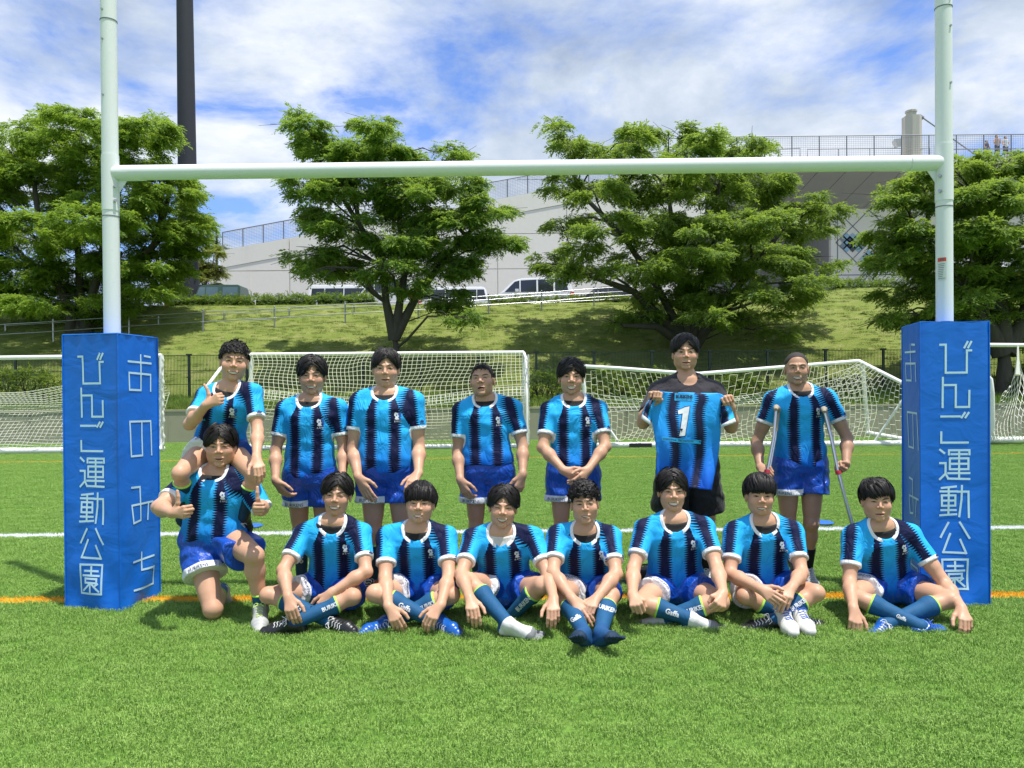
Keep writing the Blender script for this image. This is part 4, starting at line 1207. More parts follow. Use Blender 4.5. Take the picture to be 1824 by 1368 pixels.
# ------------------------------------------------------------------ stadium stand behind the bank
SD = 56.0; PZ = 5.82
stand = empty('stadium_stand', P(1000, 560, SD), 'long pale concrete stadium stand with a sloping top edge behind the trees', 'building')
def clip(poly, a, b, c):      # keep a*x+b*z<=c
    out = []
    for i in range(len(poly)):
        p, q = poly[i], poly[(i+1) % len(poly)]; fp = a*p[0]+b*p[1]-c; fq = a*q[0]+b*q[1]-c
        if fp <= 0: out.append(p)
        if (fp < 0) != (fq < 0) and abs(fp-fq) > 1e-9:
            t = fp/(fp-fq); out.append((p[0]+(q[0]-p[0])*t, p[1]+(q[1]-p[1])*t))
    return out
def slab(poly, y0, y1, name, mat, par, **k):
    if len(poly) < 3: return
    n = len(poly); V = [(x, y0, z) for x, z in poly]+[(x, y1, z) for x, z in poly]
    me = bpy.data.meshes.new(name); me.from_pydata(V, [], [tuple(range(n)), tuple(range(2*n-1, n-1, -1))]+[(i, n+i, n+(i+1) % n, (i+1) % n) for i in range(n)]); me.update()
    bm = bmesh.new(); bm.from_mesh(me); bmesh.ops.recalc_face_normals(bm, faces=bm.faces[:]); bm.to_mesh(me); bm.free()
    return link(name, me, mat, par, **k)
L0, L1 = P(392, 447, SD), P(1256, 286, SD); sl = (L1[2]-L0[2])/(L1[0]-L0[0]); top = lambda x: L0[2]+(x-L0[0])*sl
ZT = L1[2]; g = .022
slab([(L0[0], PZ-.3), (60, PZ-.3), (60, ZT-2), (L1[0], ZT-1.5), (L0[0], L0[2]-1.4)], SD+.45, SD+.6, 'backing_wall', STAND_SHADE, stand) if False else None
bw = L1[0]-L0[0]; nb = 7; cw = bw/nb
rows = [PZ-.2, 8.25, 10.45, 13.0, 15.6, 18.5]
XR = P(1480, 400, 60)[0]
for c in range(nb):
    x0, x1 = L0[0]+c*cw, L0[0]+(c+1)*cw
    for r in range(5):
        if c == 0 and r < 2: 
            continue
        po = [(x0+g, rows[r]+g), (x1-g, rows[r]+g), (x1-g, rows[r+1]-g), (x0+g, rows[r+1]-g)]
        po = clip(po, -sl, 1, L0[2]-L0[0]*sl-1.25-g)
        if r >= 3 or len(po) < 3: pass
        slab(po, SD, SD+.095, 'wall_panel', STAND, stand)
    bp = [(x0+g, top(x0)-1.25), (x1-g, top(x1)-1.25), (x1-g, top(x1)), (x0+g, top(x0))]
    slab(bp, SD-.04, SD+.36, 'parapet_panel', STAND, stand)
    slab([(x0, PZ-.2), (x1, PZ-.2), (x1, top(x1)-1.3), (x0, top(x0)-1.3)] if c else [(x0, 10.5), (x1, 10.5), (x1, top(x1)-1.3), (x0, top(x0)-1.3)], SD+.10, SD+.5, 'backing_wall', STAND, stand)
# recess (driveway opening) at the left end
x0, x1 = L0[0], L0[0]+cw*.44
slab([(x1, PZ-.2), (L0[0]+cw-g, PZ-.2), (L0[0]+cw-g, 10.42), (x1, 10.42)], SD, SD+.4, 'wall_panel', STAND, stand)
mb = MB(); mb.box((x0-.3, SD+5.5, PZ-.2), (x1+.1, SD+5.8, 10.4)); mb.box((x1, SD+.4, PZ-.2), (x1+.3, SD+5.5, 10.4)); mb.build('recess_wall', STAND_SHADE, stand)
mb = MB(); mb.box((x0-.9, SD-.02, 10.42-2.0+.02), (x1, SD+6, 10.42)); mb.build('lintel', STAND, stand) if False else None
mb = MB(); mb.box((x0-.7, SD-.02, 8.05+.55), (x1-.0, SD+.4, 10.42)); mb.build('lintel', STAND, stand)
mb = MB(); mb.box((x0-.7, SD+.4, 8.9), (x1+.1, SD+6, 9.1)); mb.build('soffit', STAND_SHADE, stand)
# right part: parapet beam, slanting soffit, recessed wall with diamond pattern
zp = ZT; zb_ = P(1500, 306, SD)[2]; zs = P(1500, 372, 60)[2]
nx = 17; pw = 2.04
for i in range(nx):
    x0 = L1[0]+i*pw; x1 = x0+pw
    slab([(x0+.012, zb_), (x1-.012, zb_), (x1-.012, zp), (x0+.012, zp)], SD-.04, SD+.36, 'parapet_panel', STAND, stand)
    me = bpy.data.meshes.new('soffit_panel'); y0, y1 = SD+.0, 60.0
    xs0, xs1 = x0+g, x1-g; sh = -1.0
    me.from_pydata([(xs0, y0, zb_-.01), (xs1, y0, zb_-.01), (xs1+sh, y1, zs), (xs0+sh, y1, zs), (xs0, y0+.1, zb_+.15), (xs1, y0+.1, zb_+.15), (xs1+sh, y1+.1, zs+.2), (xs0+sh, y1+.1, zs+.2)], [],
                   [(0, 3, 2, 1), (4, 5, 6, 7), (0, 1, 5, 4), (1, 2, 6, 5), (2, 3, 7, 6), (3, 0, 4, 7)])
    link('soffit_panel', me, STAND_SHADE, stand)
mb = MB(); mb.box((L1[0]-.5, SD+.2, zp-.35), (L1[0]+nx*pw, 75, zp-.15)); mb.build('terrace_deck', STAND, stand)
slab([(XR, PZ-.2), (L1[0]+nx*pw, PZ-.2), (L1[0]+nx*pw, zs-.03), (XR, zs-.03)], 60.02, 60.4, 'end_wall', STAND, stand)
mb = MB(); mb.box((L1[0]-.4, 66, PZ-.2), (XR+.1, 66.3, 17)); mb.build('recess_wall', STAND_SHADE, stand)
mb = MB(); mb.box((XR, 60.42, PZ-.2), (XR+.4, 66, zs)); mb.build('side_wall', STAND_SHADE, stand)
mb = MB()
def gr(ax, az, bx, bz, w=.035):
    a = P(ax, az, 60.0); b = P(bx, bz, 60.0); d = nrm(b-a); n = A3(-d[2], 0, d[0])*w; y = 60.0
    mb.add([(a-n)*A3(1, 0, 1)+A3(0, y, 0), (b-n)*A3(1, 0, 1)+A3(0, y, 0), (b+n)*A3(1, 0, 1)+A3(0, y, 0), (a+n)*A3(1, 0, 1)+A3(0, y, 0)], [(0, 1, 2, 3)])
for k in range(-2, 5):
    cx = 1519+k*59
    for j in range(4):
        cy = 432+ (j-1)*58 + (0)
        for a, b in (((cx-30, cy), (cx, cy-29)), ((cx, cy-29), (cx+29, cy)), ((cx+29, cy), (cx, cy+29)), ((cx, cy+29), (cx-30, cy))):
            if min(a[0], b[0]) > 1488 and min(a[1], b[1]) > 372: gr(a[0], a[1], b[0], b[1])
gr(1492, 374, 1492, 530); gr(1492, 490, 1700, 488)
mb.build('wall_groove', GREYMET, stand, kind='stuff')
def tiles(cx, cy, cells):
    for (i, j, mm) in cells:
        x = cx + (i-j)*5.2; y = cy + (i+j)*5.2
        a = P(x, y, 59.97); h = .30; t = MB()
        t.add([(a[0]-h, 59.97, a[2]), (a[0], 59.97, a[2]-h), (a[0]+h, 59.97, a[2]), (a[0], 59.97, a[2]+h), (a[0]-h, 60.03, a[2]), (a[0], 60.03, a[2]-h), (a[0]+h, 60.03, a[2]), (a[0], 60.03, a[2]+h)],
              [(0, 1, 2, 3), (0, 4, 5, 1), (1, 5, 6, 2), (2, 6, 7, 3), (3, 7, 4, 0)])
        t.build('wall_tile', mm, stand)
TB_, TD_, TG_ = simple('pale_blue_tile', (.25, .42, .55), .3), simple('dark_tile', (.03, .05, .07), .3), simple('grey_blue_tile', (.18, .24, .30), .3)
tiles(1519, 432, [(-2, 0, TB_), (-2, 1, TG_), (-1, -1, TB_), (-1, 0, TD_), (-1, 1, TB_), (0, -2, TB_), (0, -1, TB_), (0, 0, TD_), (0, 1, TD_), (0, 2, TB_), (1, -1, TG_), (1, 0, TB_), (1, 1, TD_), (2, 0, TB_), (1, -2, TG_), (-1, 2, TG_), (2, -1, TG_)])
tiles(1548, 462, [(-1, -1, TB_), (-1, 0, TG_), (0, -1, TB_), (0, 0, TD_), (0, 1, TB_), (1, 0, TB_), (1, 1, TD_), (-1, 1, TB_), (1, -1, TG_)])
# fence on top of the stand
def top_fence(ps, h, label):
    root = empty('roof_fence', ps[0], label, 'fence', 'wire fences along the top of the stand')
    for p in ps:
        mb = MB(); mb.tube([p-A3(0, 0, .1), p+A3(0, 0, h)], .045, 6); mb.build('fence_post', GREYMET, root)
    mb = MB(); mb.tube([p+A3(0, 0, h) for p in ps], .04, 6); mb.build('top_rail', GREYMET, root)
    mb = MB()
    for i in range(1, 13):
        mb.tube([p+A3(0, 0, h*i/13) for p in ps], .009, 4)
    for a, b in zip(ps[:-1], ps[1:]):
        for t in np.linspace(0, 1, 13)[1:-1]: q = a*(1-t)+b*t; mb.tube([q, q+A3(0, 0, h)], .006, 3, cap=False)
    mb.build('fence_wire', GREYMET, root, kind='stuff')
top_fence([A3(x, SD+.25, top(x)) for x in np.linspace(L0[0]+.1, L1[0]-1.0, 24)], 1.38, 'wire fence following the sloping top edge of the stand')
top_fence([A3(L1[0]+.4+i*2.0, SD+.25, zp) for i in range(16)], 1.80, 'wire fence along the level top of the stand at the right')
mb = MB(); 
for a, b in ((1386, 1425), (1438, 1605), (1636, 1656), (1698, 1900)):
    q0, q1 = P(a, 266, SD+1.5), P(b, 264, SD+1.5); mb.tube([q0-A3(0, 0, .8), q0, q1, q1-A3(0, 0, .8)], .035, 5)
    n_ = max(1, int((q1[0]-q0[0])/2))
    for i in range(1, n_): q = q0+(q1-q0)*i/n_; mb.tube([q, q-A3(0, 0, .8)], .03, 5)
mb.build('guard_rail', GREYMET, None, label='low grey guard rail behind the fence on the stand terrace', cat='railing')
pl = empty('concrete_pillar', P(1624, 300, 58), 'octagonal concrete pillar rising above the stand terrace', 'pillar')
a, b = P(1624, 215, 58), P(1624, 300, 58); rp = .68
mb = MB(); V = []
for z_ in (zp-.4, P(1624, 209, 58)[2]):
    for k in range(8): t = math.pi/8+k*math.pi/4; V.append((a[0]+rp*math.cos(t), 58+rp*math.sin(t), z_+(.0 if z_ < 19 else .25*math.cos(t)*0)))
mb.add(V, [tuple(range(7, -1, -1)), tuple(range(8, 16))]+[(k, (k+1) % 8, 8+(k+1) % 8, 8+k) for k in range(8)]); mb.build('shaft', PILLAR, pl)
zt = P(1624, 209, 58)[2]; mb = MB(); mb.tube([A3(a[0]-.05, 58, zt), A3(a[0]-.05, 58, zt+.35)], .36, 10); mb.tube([A3(a[0]-.05, 58, zt+.35), A3(a[0]-.05, 58, zt+.48)], .42, 10); mb.build('cap', PILLAR, pl)
fl = empty('floodlight', P(1600, 258, 57.2), 'grey floodlight mounted on the left side of the concrete pillar', 'floodlight')
q = P(1599, 255, 57.2); mb = MB(); mb.add([(q[0]-.35, 57.0, q[2]+.25), (q[0]+.15, 57.0, q[2]+.30), (q[0]+.2, 57.0, q[2]-.3), (q[0]-.1, 57.0, q[2]-.35), (q[0]-.25, 57.6, q[2]+.2), (q[0]+.1, 57.6, q[2]+.25), (q[0]+.15, 57.6, q[2]-.2), (q[0]-.05, 57.6, q[2]-.25)], [(0, 1, 2, 3), (7, 6, 5, 4), (0, 4, 5, 1), (1, 5, 6, 2), (2, 6, 7, 3), (3, 7, 4, 0)])
mb.build('housing', simple('floodlight_grey', (.40, .42, .43), .4), fl); mb = MB(); mb.tube([q+A3(.1, .3, 0), q+A3(.6, .6, .1)], .06, 6); mb.build('bracket', GREYMET, fl)
st = empty('stay_cable', P(1640, 208, 58), 'steel stay cable slanting down from the pillar to the terrace', 'cable')
mb = MB(); mb.tube([P(1641, 208, 58), P(1736, 275, 58)], .05, 6); mb.build('cable', GREYMET, st); mb = MB(); mb.tube([P(1637, 207, 58), P(1644, 211, 58)], .16, 8); mb.build('anchor', GREYMET, st)

# light mast
mast = empty('floodlight_mast', P(333, 560, 44)*A3(1, 1, 0)+A3(0, 0, PZ), 'tall dark tapered light mast rising out of the top of the picture', 'light mast')
a, b = P(333.5, 300, 44), P(327.5, 0, 44); ax_ = (b-a)/(b[2]-a[2])
mb = MB(); sgs = [PZ, 12, a[2]+3.2, 24.2, 31, 38]
def mastp(z): return A3(a[0]+ax_[0]*(z-a[2])*.4, 44, z)
for z0, z1 in ((PZ, 38),):
    mb = MB(); r_ = lambda z: .56-(z-PZ)*.0062; mb.tube([mastp(z) for z in np.linspace(z0, z1, 12)], [r_(z) for z in np.linspace(z0, z1, 12)], 24); 
    mb.build('mast_section', DARKPOLE, mast, smooth=True)
q = P(358, 351, 43.2); mb = MB(); mb.tube([q+A3(-.6, .3, -.1), q], .05, 6); mb.box(tuple(q+A3(-.05, -.25, -.2)), tuple(q+A3(.32, .15, .12))); mb.build('small_lamp', DARKPOLE, mast)

# ------------------------------------------------------------------ far spectators on the terrace
def spectator(px, py, h, shirt, label, lean=0.0, armup=False, hat=None, seed=0):
    hp = P(px, py, SD+1.9); b = A3(hp[0], SD+1.9, hp[2]-h+.10); sc = h/1.7; pt = lambda x, y, z: b+A3(x, y, z)*sc
    def f(p):
        d = cone(p, pt(0, 0, .95), pt(lean, 0, 1.38), .15*sc, .17*sc, (A3(0, 1, 0), .7)); d = smin(d, ell(p, pt(lean*1.2, -.02, 1.60), E3, (.085*sc, .10*sc, .12*sc)), .03); d = smin(d, cone(p, pt(lean, 0, 1.4), pt(lean, 0, 1.5), .05, .05), .04)
        for s_ in (-1, 1):
            d = smin(d, smin(cone(p, pt(.09*s_, 0, .9), pt(.10*s_, -.05, .48), .085*sc, .06*sc), cone(p, pt(.10*s_, -.05, .48), pt(.11*s_, 0, .06), .055*sc, .04*sc), .02), .04)
            e_ = pt(lean+.24*s_, -.08, 1.12); w_ = pt(lean+(.10 if armup else .14)*s_, -.25, 1.42 if armup else 1.08)
            d = smin(d, smin(cone(p, pt(lean+.18*s_, 0, 1.38), e_, .055*sc, .045*sc), cone(p, e_, w_, .04*sc, .03*sc), .02), .03)
        return d
    v, q_ = mesh_sdf(f, b-A3(.5, .5, .05), b+A3(.5, .4, h+.15), .03)
    root = empty('person', b, label, 'person')
    link('body', mesh_np('body', v, q_), simple('spectator_skin', (.50, .33, .24), .6), root)
    def g_(p): return smax(smax(cone(p, pt(0, 0, .92), pt(lean, 0, 1.40), .17*sc, .19*sc, (A3(0, 1, 0), .75)), -(p[:, 2]-pt(0, 0, .90)[2]), .02), p[:, 2]-pt(0, 0, 1.46)[2], .02)
    v, q_ = mesh_sdf(g_, b-A3(.5, .5, .05), b+A3(.5, .4, h+.15), .03); link('shirt', mesh_np('shirt', v, q_), simple('spectator_shirt', shirt, .8), root)
    v, q_ = mesh_sdf(lambda p: smax(ell(p, pt(lean*1.2, .02, 1.64), E3, (.10*sc, .115*sc, .115*sc)), (pt(0, 0, 1.60)[2]-p[:, 2]-.6*(p[:, 1]-pt(0, 0, 0)[1])), .01), b-A3(.5, .5, -1), b+A3(.5, .4, h+.15), .02)
    link('hair' if not hat else 'cap', mesh_np('hair', v, q_), simple('spectator_hair', hat or (.02, .018, .016), .7), root)
    v, q_ = mesh_sdf(lambda p: np.minimum(cone(p, pt(.08, 0, .95), pt(.10, -.03, .5), .11*sc, .09*sc), cone(p, pt(-.08, 0, .95), pt(-.10, -.03, .5), .11*sc, .09*sc)), b-A3(.5, .5, 0), b+A3(.5, .4, 1.3), .03)
    link('trousers', mesh_np('trousers', v, q_), simple('spectator_trousers', (.04, .05, .10), .8), root)
spectator(1757, 253, 1.5, (.06, .07, .16), 'distant person in dark clothes and cap, leftmost of three on the stand terrace', hat=(.03, .04, .08))
spectator(1776, 244, 1.7, (.42, .33, .33), 'distant person in a pink top raising hands, middle of three on the stand terrace', lean=-.03, armup=True)
spectator(1791, 246, 1.7, (.60, .66, .72), 'distant person in a pale blue top, rightmost of three on the stand terrace')
# ------------------------------------------------------------------ vehicles on the road above the bank
def car(label, x0, d, L_, H, paint, kind, flip=False, z=PZ, glass=GLASS, cat='car', name='parked_car'):
    root = empty(name, A3(x0+L_/2, d+.85, z), label, cat)
    W_ = 1.75; X_ = (lambda x: x0+(L_-x*L_) if flip else x0+x*L_); Z_ = lambda t: z+t*H
    if kind == 'mpv': low = [(0, .20), (0, .42), (.03, .50), (.16, .58), (1.0, .60), (1.0, .20), (.97, .14), (.03, .14)]; cab = [(.13, .56), (.30, .93), (.40, .985), (.80, 1.0), (.95, .95), (.995, .58)]; win = [[(.185, .60), (.305, .88), (.36, .91), (.36, .60)], [(.375, .60), (.375, .915), (.56, .935), (.56, .60)], [(.58, .60), (.58, .935), (.76, .93), (.76, .60)], [(.78, .60), (.78, .93), (.90, .90), (.94, .62)]]
    elif kind == 'bus': low = [(0, .18), (0, .48), (.02, .54), (1.0, .54), (1.0, .15), (.02, .13)]; cab = [(.015, .52), (.06, .93), (.10, .99), (.97, 1.0), (.995, .95), (1.0, .52)]; win = [[(.05, .56), (.085, .90), (.18, .90), (.18, .56)], [(.19, .56), (.19, .90), (.40, .90), (.40, .56)], [(.41, .56), (.41, .90), (.62, .90), (.62, .56)], [(.63, .56), (.63, .90), (.82, .90), (.82, .56)], [(.83, .56), (.83, .90), (.96, .90), (.97, .56)]]
    elif kind == 'suv': low = [(0, .22), (0, .52), (.02, .58), (.26, .62), (1.0, .62), (1.0, .2), (.03, .16)]; cab = [(.25, .60), (.31, .95), (.36, 1.0), (.96, 1.0), (.99, .95), (1.0, .60)]; win = [[(.285, .65), (.33, .92), (.42, .92), (.42, .65)], [(.44, .65), (.44, .92), (.63, .92), (.63, .65)], [(.71, .65), (.71, .92), (.95, .92), (.96, .65)]]
    else: low = [(0, .22), (0, .48), (.05, .58), (.28, .66), (.9, .68), (1.0, .62), (1.0, .22), (.03, .16)]; cab = [(.24, .64), (.38, .95), (.46, 1.0), (.66, .99), (.84, .70), (.86, .66)]; win = [[(.30, .68), (.40, .92), (.52, .95), (.52, .68)], [(.54, .68), (.54, .95), (.65, .94), (.78, .70)]]
    def pr(poly, y0, y1, name, mat, inset=0.0, par=root):
        pts = [(X_(a), Z_(b)) for a, b in poly]
        n = len(pts); cx_ = sum(p[0] for p in pts)/n; zm = min(p[1] for p in pts); zM = max(p[1] for p in pts)
        V = []
        for y, s_ in ((y0, 1), (y1, -1)):
            for x, zz_ in pts: V.append((x, y+s_*inset*(zz_-zm)/(zM-zm+1e-6), zz_))
        me = bpy.data.meshes.new(name); me.from_pydata(V, [], [tuple(range(n)), tuple(range(2*n-1, n-1, -1))]+[(i, (i+1) % n, n+(i+1) % n, n+i) for i in range(n)])
        bm = bmesh.new(); bm.from_mesh(me); bmesh.ops.recalc_face_normals(bm, faces=bm.faces[:])
        if name in ('body', 'cabin'): bmesh.ops.bevel(bm, geom=bm.edges[:], offset=.05, segments=2, affect='EDGES')
        bm.to_mesh(me); bm.free(); me.polygons.foreach_set('use_smooth', [False]*len(me.polygons))
        return link(name, me, mat, par)
    pr(low, d, d+W_, 'body', paint); pr(cab, d+.03, d+W_-.03, 'cabin', paint, inset=.16)
    for w_ in win:
        zm = min(b for a, b in cab); 
        pts = [(X_(a), Z_(b)) for a, b in w_]; V = []
        for off in (-.012, .02):
            for x, zz_ in pts: V.append((x, d+.03+.16*(zz_-Z_(zm))/(H*(max(b for a, b in cab)-zm))+off, zz_))
        n = len(pts); me = bpy.data.meshes.new('window'); me.from_pydata(V, [], [tuple(range(n)), tuple(range(2*n-1, n-1, -1))]+[(i, n+i, n+(i+1) % n, (i+1) % n) for i in range(n)]); link('window', me, glass, root)
    for fx in (.17, .82):
        for yy in (d+.02, d+W_-.24):
            wl_ = empty('wheel', (X_(fx), yy, z+.32), None, None); wl_.parent = root; wl_.location = Vector((X_(fx), yy, z+.32))-root.location
            mb = MB(); mb.tube([A3(X_(fx), yy, z+.32), A3(X_(fx), yy+.22, z+.32)], .32, 18); mb.build('tyre', TYRE, wl_)
            mb = MB(); mb.tube([A3(X_(fx), yy-.006, z+.32), A3(X_(fx), yy+.02, z+.32)], .20, 12); mb.build('rim', STEEL, wl_)
    mb = MB(); hx_ = X_(.0); hx2 = X_(.06); mb.box((min(hx_, hx2), d-.01, Z_(.40)), (max(hx_, hx2), d+.25, Z_(.49))); mb.build('headlight', simple('headlight_lens', (.6, .62, .65), .15), root)
    mb = MB(); hx_ = X_(.955); hx2 = X_(1.003); mb.box((min(hx_, hx2), d-.01, Z_(.42)), (max(hx_, hx2), d+.2, Z_(.58))); mb.build('tail_light', REDL, root)
    q = A3(X_(.33 if kind == 'mpv' else .30), d-.12, Z_(.63)); mb = MB(); mb.box(tuple(q-A3(.10, .08, .07)), tuple(q+A3(.10, .08, .08))); mb.build('wing_mirror', paint, root)
    return root
X43 = lambda px, d=43.: P(px, 540, d)[0]
car('dark green boxy off-roader parked above the hedge at the left', X43(318), 43, X43(408)-X43(318)+.6, 1.80, CARG, 'suv', glass=GLASSB)
car('white minibus with a long dark window band, behind the middle hedge', X43(548, 45), 45, 5.6, 2.02, CARW, 'bus', cat='minibus', flip=True, name='parked_minibus')
car('white people carrier half hidden behind the trunk of the centre-left tree', X43(626, 42.4), 42.4, 3.4, 1.98, CARW, 'mpv')
car('white van with a dark rear window showing right of the centre-left tree', X43(745, 45.5), 45.5, X43(873, 45.5)-X43(745, 45.5), 1.95, CARW, 'bus', cat='van', flip=True, name='parked_van')
car('white people carrier in full side view between the two centre trees', X43(871), 43, 4.75, 2.08, CARW, 'mpv')
car('dark grey low car behind the left edge of the centre-right tree', X43(1008, 42), 42, 4.4, 1.40, CARD, 'sedan')
car('white van seen through the branches of the rightmost tree', X43(1690, 44), 44, 3.9, 2.9, CARW, 'bus', cat='van', name='parked_van')
car('red car seen through the branches at the far right', X43(1765, 46), 46, 4.2, 2.6, REDL, 'sedan')
mb = MB(); q = P(297, 540, 40.5); mb.box((q[0]-.1, 40.4, PZ-.1), (q[0]+.1, 40.6, q[2]+.25)); mb.build('marker_post', ORANGE, None, label='short orange marker post at the left end of the hedge', cat='post')

# ------------------------------------------------------------------ rugby posts
rp = empty('rugby_posts', (P(940, 300, 5.25)[0], 5.25, 0), 'white rugby goal posts with crossbar framing the team', 'rugby posts')
UL, UR = P(200, 590, 5.30), P(1682.5, 570, 5.21)
BL, BR = P(210, 308, 5.30), P(1675, 290, 5.21); zb0 = BL[2]; zb1 = BR[2]; zbm = (zb0+zb1)/2
for U, nm in ((UL, 0), (UR, 1)):
    mb = MB(); mb.tube([A3(U[0], U[1], 0), A3(U[0], U[1], 7.5)], [.0545, .0500], 28); up = mb.build('upright', POST, rp, smooth=True)
    sg = 1 if nm == 0 else -1
    for z_ in (zbm-.30, zbm+.57*1.0+.47):
        mb = MB(); mb.tube([A3(U[0], U[1], z_-.003), A3(U[0], U[1], z_+.003)], .0552, 28); mb.build('seam', GREYMET, rp)
    mb = MB(); mb.tube([A3(U[0], U[1], zbm-.26), A3(U[0], U[1], zbm+.12)], .0563, 28, cap=True); mb.build('bracket_sleeve', POST, rp, smooth=True)
    c0 = A3(U[0]+sg*.05, U[1], zbm); mb = MB(); mb.tube([A3(U[0]+sg*.03, U[1], zbm-.002), A3(U[0]+sg*.235, U[1]+(.0), zbm-.002)], .0522, 24); mb.build('bracket_arm', POST, rp, smooth=True)
    mb = MB(); mb.add([A3(U[0]+sg*.05, U[1]-.003, zbm-.04), A3(U[0]+sg*.05, U[1]-.003, zbm-.15), A3(U[0]+sg*.12, U[1]-.003, zbm-.045), A3(U[0]+sg*.05, U[1]+.003, zbm-.04), A3(U[0]+sg*.05, U[1]+.003, zbm-.15), A3(U[0]+sg*.12, U[1]+.003, zbm-.045)], [(0, 1, 2), (5, 4, 3), (0, 3, 4, 1), (1, 4, 5, 2), (2, 5, 3, 0)]); mb.build('gusset', POST, rp)
    for z_ in (zbm-.10, zbm-.20):
        mb = MB(); mb.tube([A3(U[0]+sg*.045, U[1]-.035, z_), A3(U[0]+sg*.058, U[1]-.046, z_)], .010, 8); mb.build('bolt', STEEL, rp)
    for z_ in (zbm+.52, zbm+.90, zbm+1.10, zbm+1.48):
        a_ = math.radians(250 if nm == 0 else 290); mb = MB(); mb.tube([A3(U[0]+.048*math.cos(a_), U[1]+.048*math.sin(a_), z_), A3(U[0]+.061*math.cos(a_), U[1]+.061*math.sin(a_), z_)], .0075, 8); mb.build('bolt', STEEL, rp)
mb = MB(); mb.tube([A3(UL[0]+.02, UL[1], zb0), A3(UR[0]-.02, UR[1], zb1)], .0505, 28); mb.build('crossbar', POST, rp, smooth=True)
# warning sticker on the right upright
def curved(name, U, z0, z1, a0, a1, r, mat, par):
    V = []; Fq_ = []; n = 10
    for i in range(n+1):
        a_ = math.radians(a0+(a1-a0)*i/n); V += [(U[0]+r*math.cos(a_), U[1]+r*math.sin(a_), z0), (U[0]+r*math.cos(a_), U[1]+r*math.sin(a_), z1)]
    for i in range(n): Fq_.append((2*i, 2*i+2, 2*i+3, 2*i+1))
    me = bpy.data.meshes.new(name); me.from_pydata(V, [], Fq_); return link(name, me, mat, par)
zt_, zb2 = P(1672, 458, 5.15)[2], P(1672, 498, 5.15)[2]
stk = curved('warning_sticker', UR, zb2, zt_-.026, 196, 252, .0562, simple('sticker_white', (.60, .64, .60), .6), rp)
curved('sticker_header', UR, zt_-.026, zt_, 196, 252, .0562, simple('sticker_red', (.62, .07, .04), .6), stk)
for i in range(9): curved('print_line', UR, zb2+.010+i*.012, zb2+.0135+i*.012, 202, 246-(i*17) % 19, .0566, simple('sticker_ink', (.12, .12, .12), .7) if i == 0 else bpy.data.materials['sticker_ink'], stk)
curved('header_mark', UR, zt_-.020, zt_-.007, 212, 222, .0566, bpy.data.materials['sticker_ink'], stk); curved('header_mark', UR, zt_-.020, zt_-.007, 228, 238, .0566, bpy.data.materials['sticker_ink'], stk)

# ------------------------------------------------------------------ blue post pads with stroke lettering
zf = lambda L_, x0, y0, w, h: [[((x-x0)/w, (y-y0)/h) for x, y in s_] for s_ in L_]
FRONT = {
 'bi': [[(262,118),(284,118),(284,231),(368,231),(368,142),(385,142)], [(358,130),(370,108)], [(373,130),(385,108)]],
 'n': [[(273,252),(273,370)], [(273,281),(325,281),(325,370),(379,370),(379,305)]],
 'go': [[(268,408),(342,408)], [(350,412),(362,394)], [(365,412),(377,394)], [(269,472),(269,514),(375,514)]],
 'un': [[(265,543),(281,556)], [(265,597),(287,597),(287,640),(265,662)], [(287,640),(298,660),(382,662)], [(300,562),(300,545),(382,545),(382,562)], [(341,545),(341,655)], [(310,561),(372,561)], [(304,578),(378,578),(378,622),(304,622),(304,578)], [(304,600),(378,600)], [(298,638),(382,638)]],
 'dou': [[(272,698),(328,692)], [(267,712),(332,712)], [(272,728),(326,728),(326,770),(272,770),(272,728)], [(272,749),(326,749)], [(299,697),(299,807)], [(270,788),(328,788)], [(266,809),(330,805)], [(336,713),(379,713),(379,816)], [(352,690),(351,745),(342,813)]],
 'kou': [[(299,840),(268,897)], [(344,838),(380,900)], [(305,885),(275,958),(366,962)], [(345,908),(367,962)]],
 'en': [[(270,988),(374,988),(374,1108),(270,1108),(270,988)], [(322,998),(322,1033)], [(292,1014),(354,1014)], [(284,1033),(361,1033)], [(294,1046),(351,1046),(351,1063),(294,1063),(294,1046)], [(322,1063),(284,1096)], [(320,1073),(320,1100)], [(326,1066),(362,1097)], [(356,1066),(340,1078)]]}
SIDE = {
 'o': [[(565,200),(662,200)], [(617,168),(619,321),(571,323),(569,249),(661,249),(661,320)], [(632,170),(658,172)]],
 'no': [[(622,457),(622,606),(576,613),(572,462),(661,453),(663,600)]],
 'mi': [[(573,750),(608,745),(606,890),(574,905),(572,828),(660,806)], [(642,810),(637,885)]],
 'chi': [[(605,1032),(602,1108),(657,1092),(655,1168),(572,1198)], [(572,1075),(656,1043)]]}
def side_uv(x, y): u = (x-522)/168; return u, (y-85)/(1200-70*u)
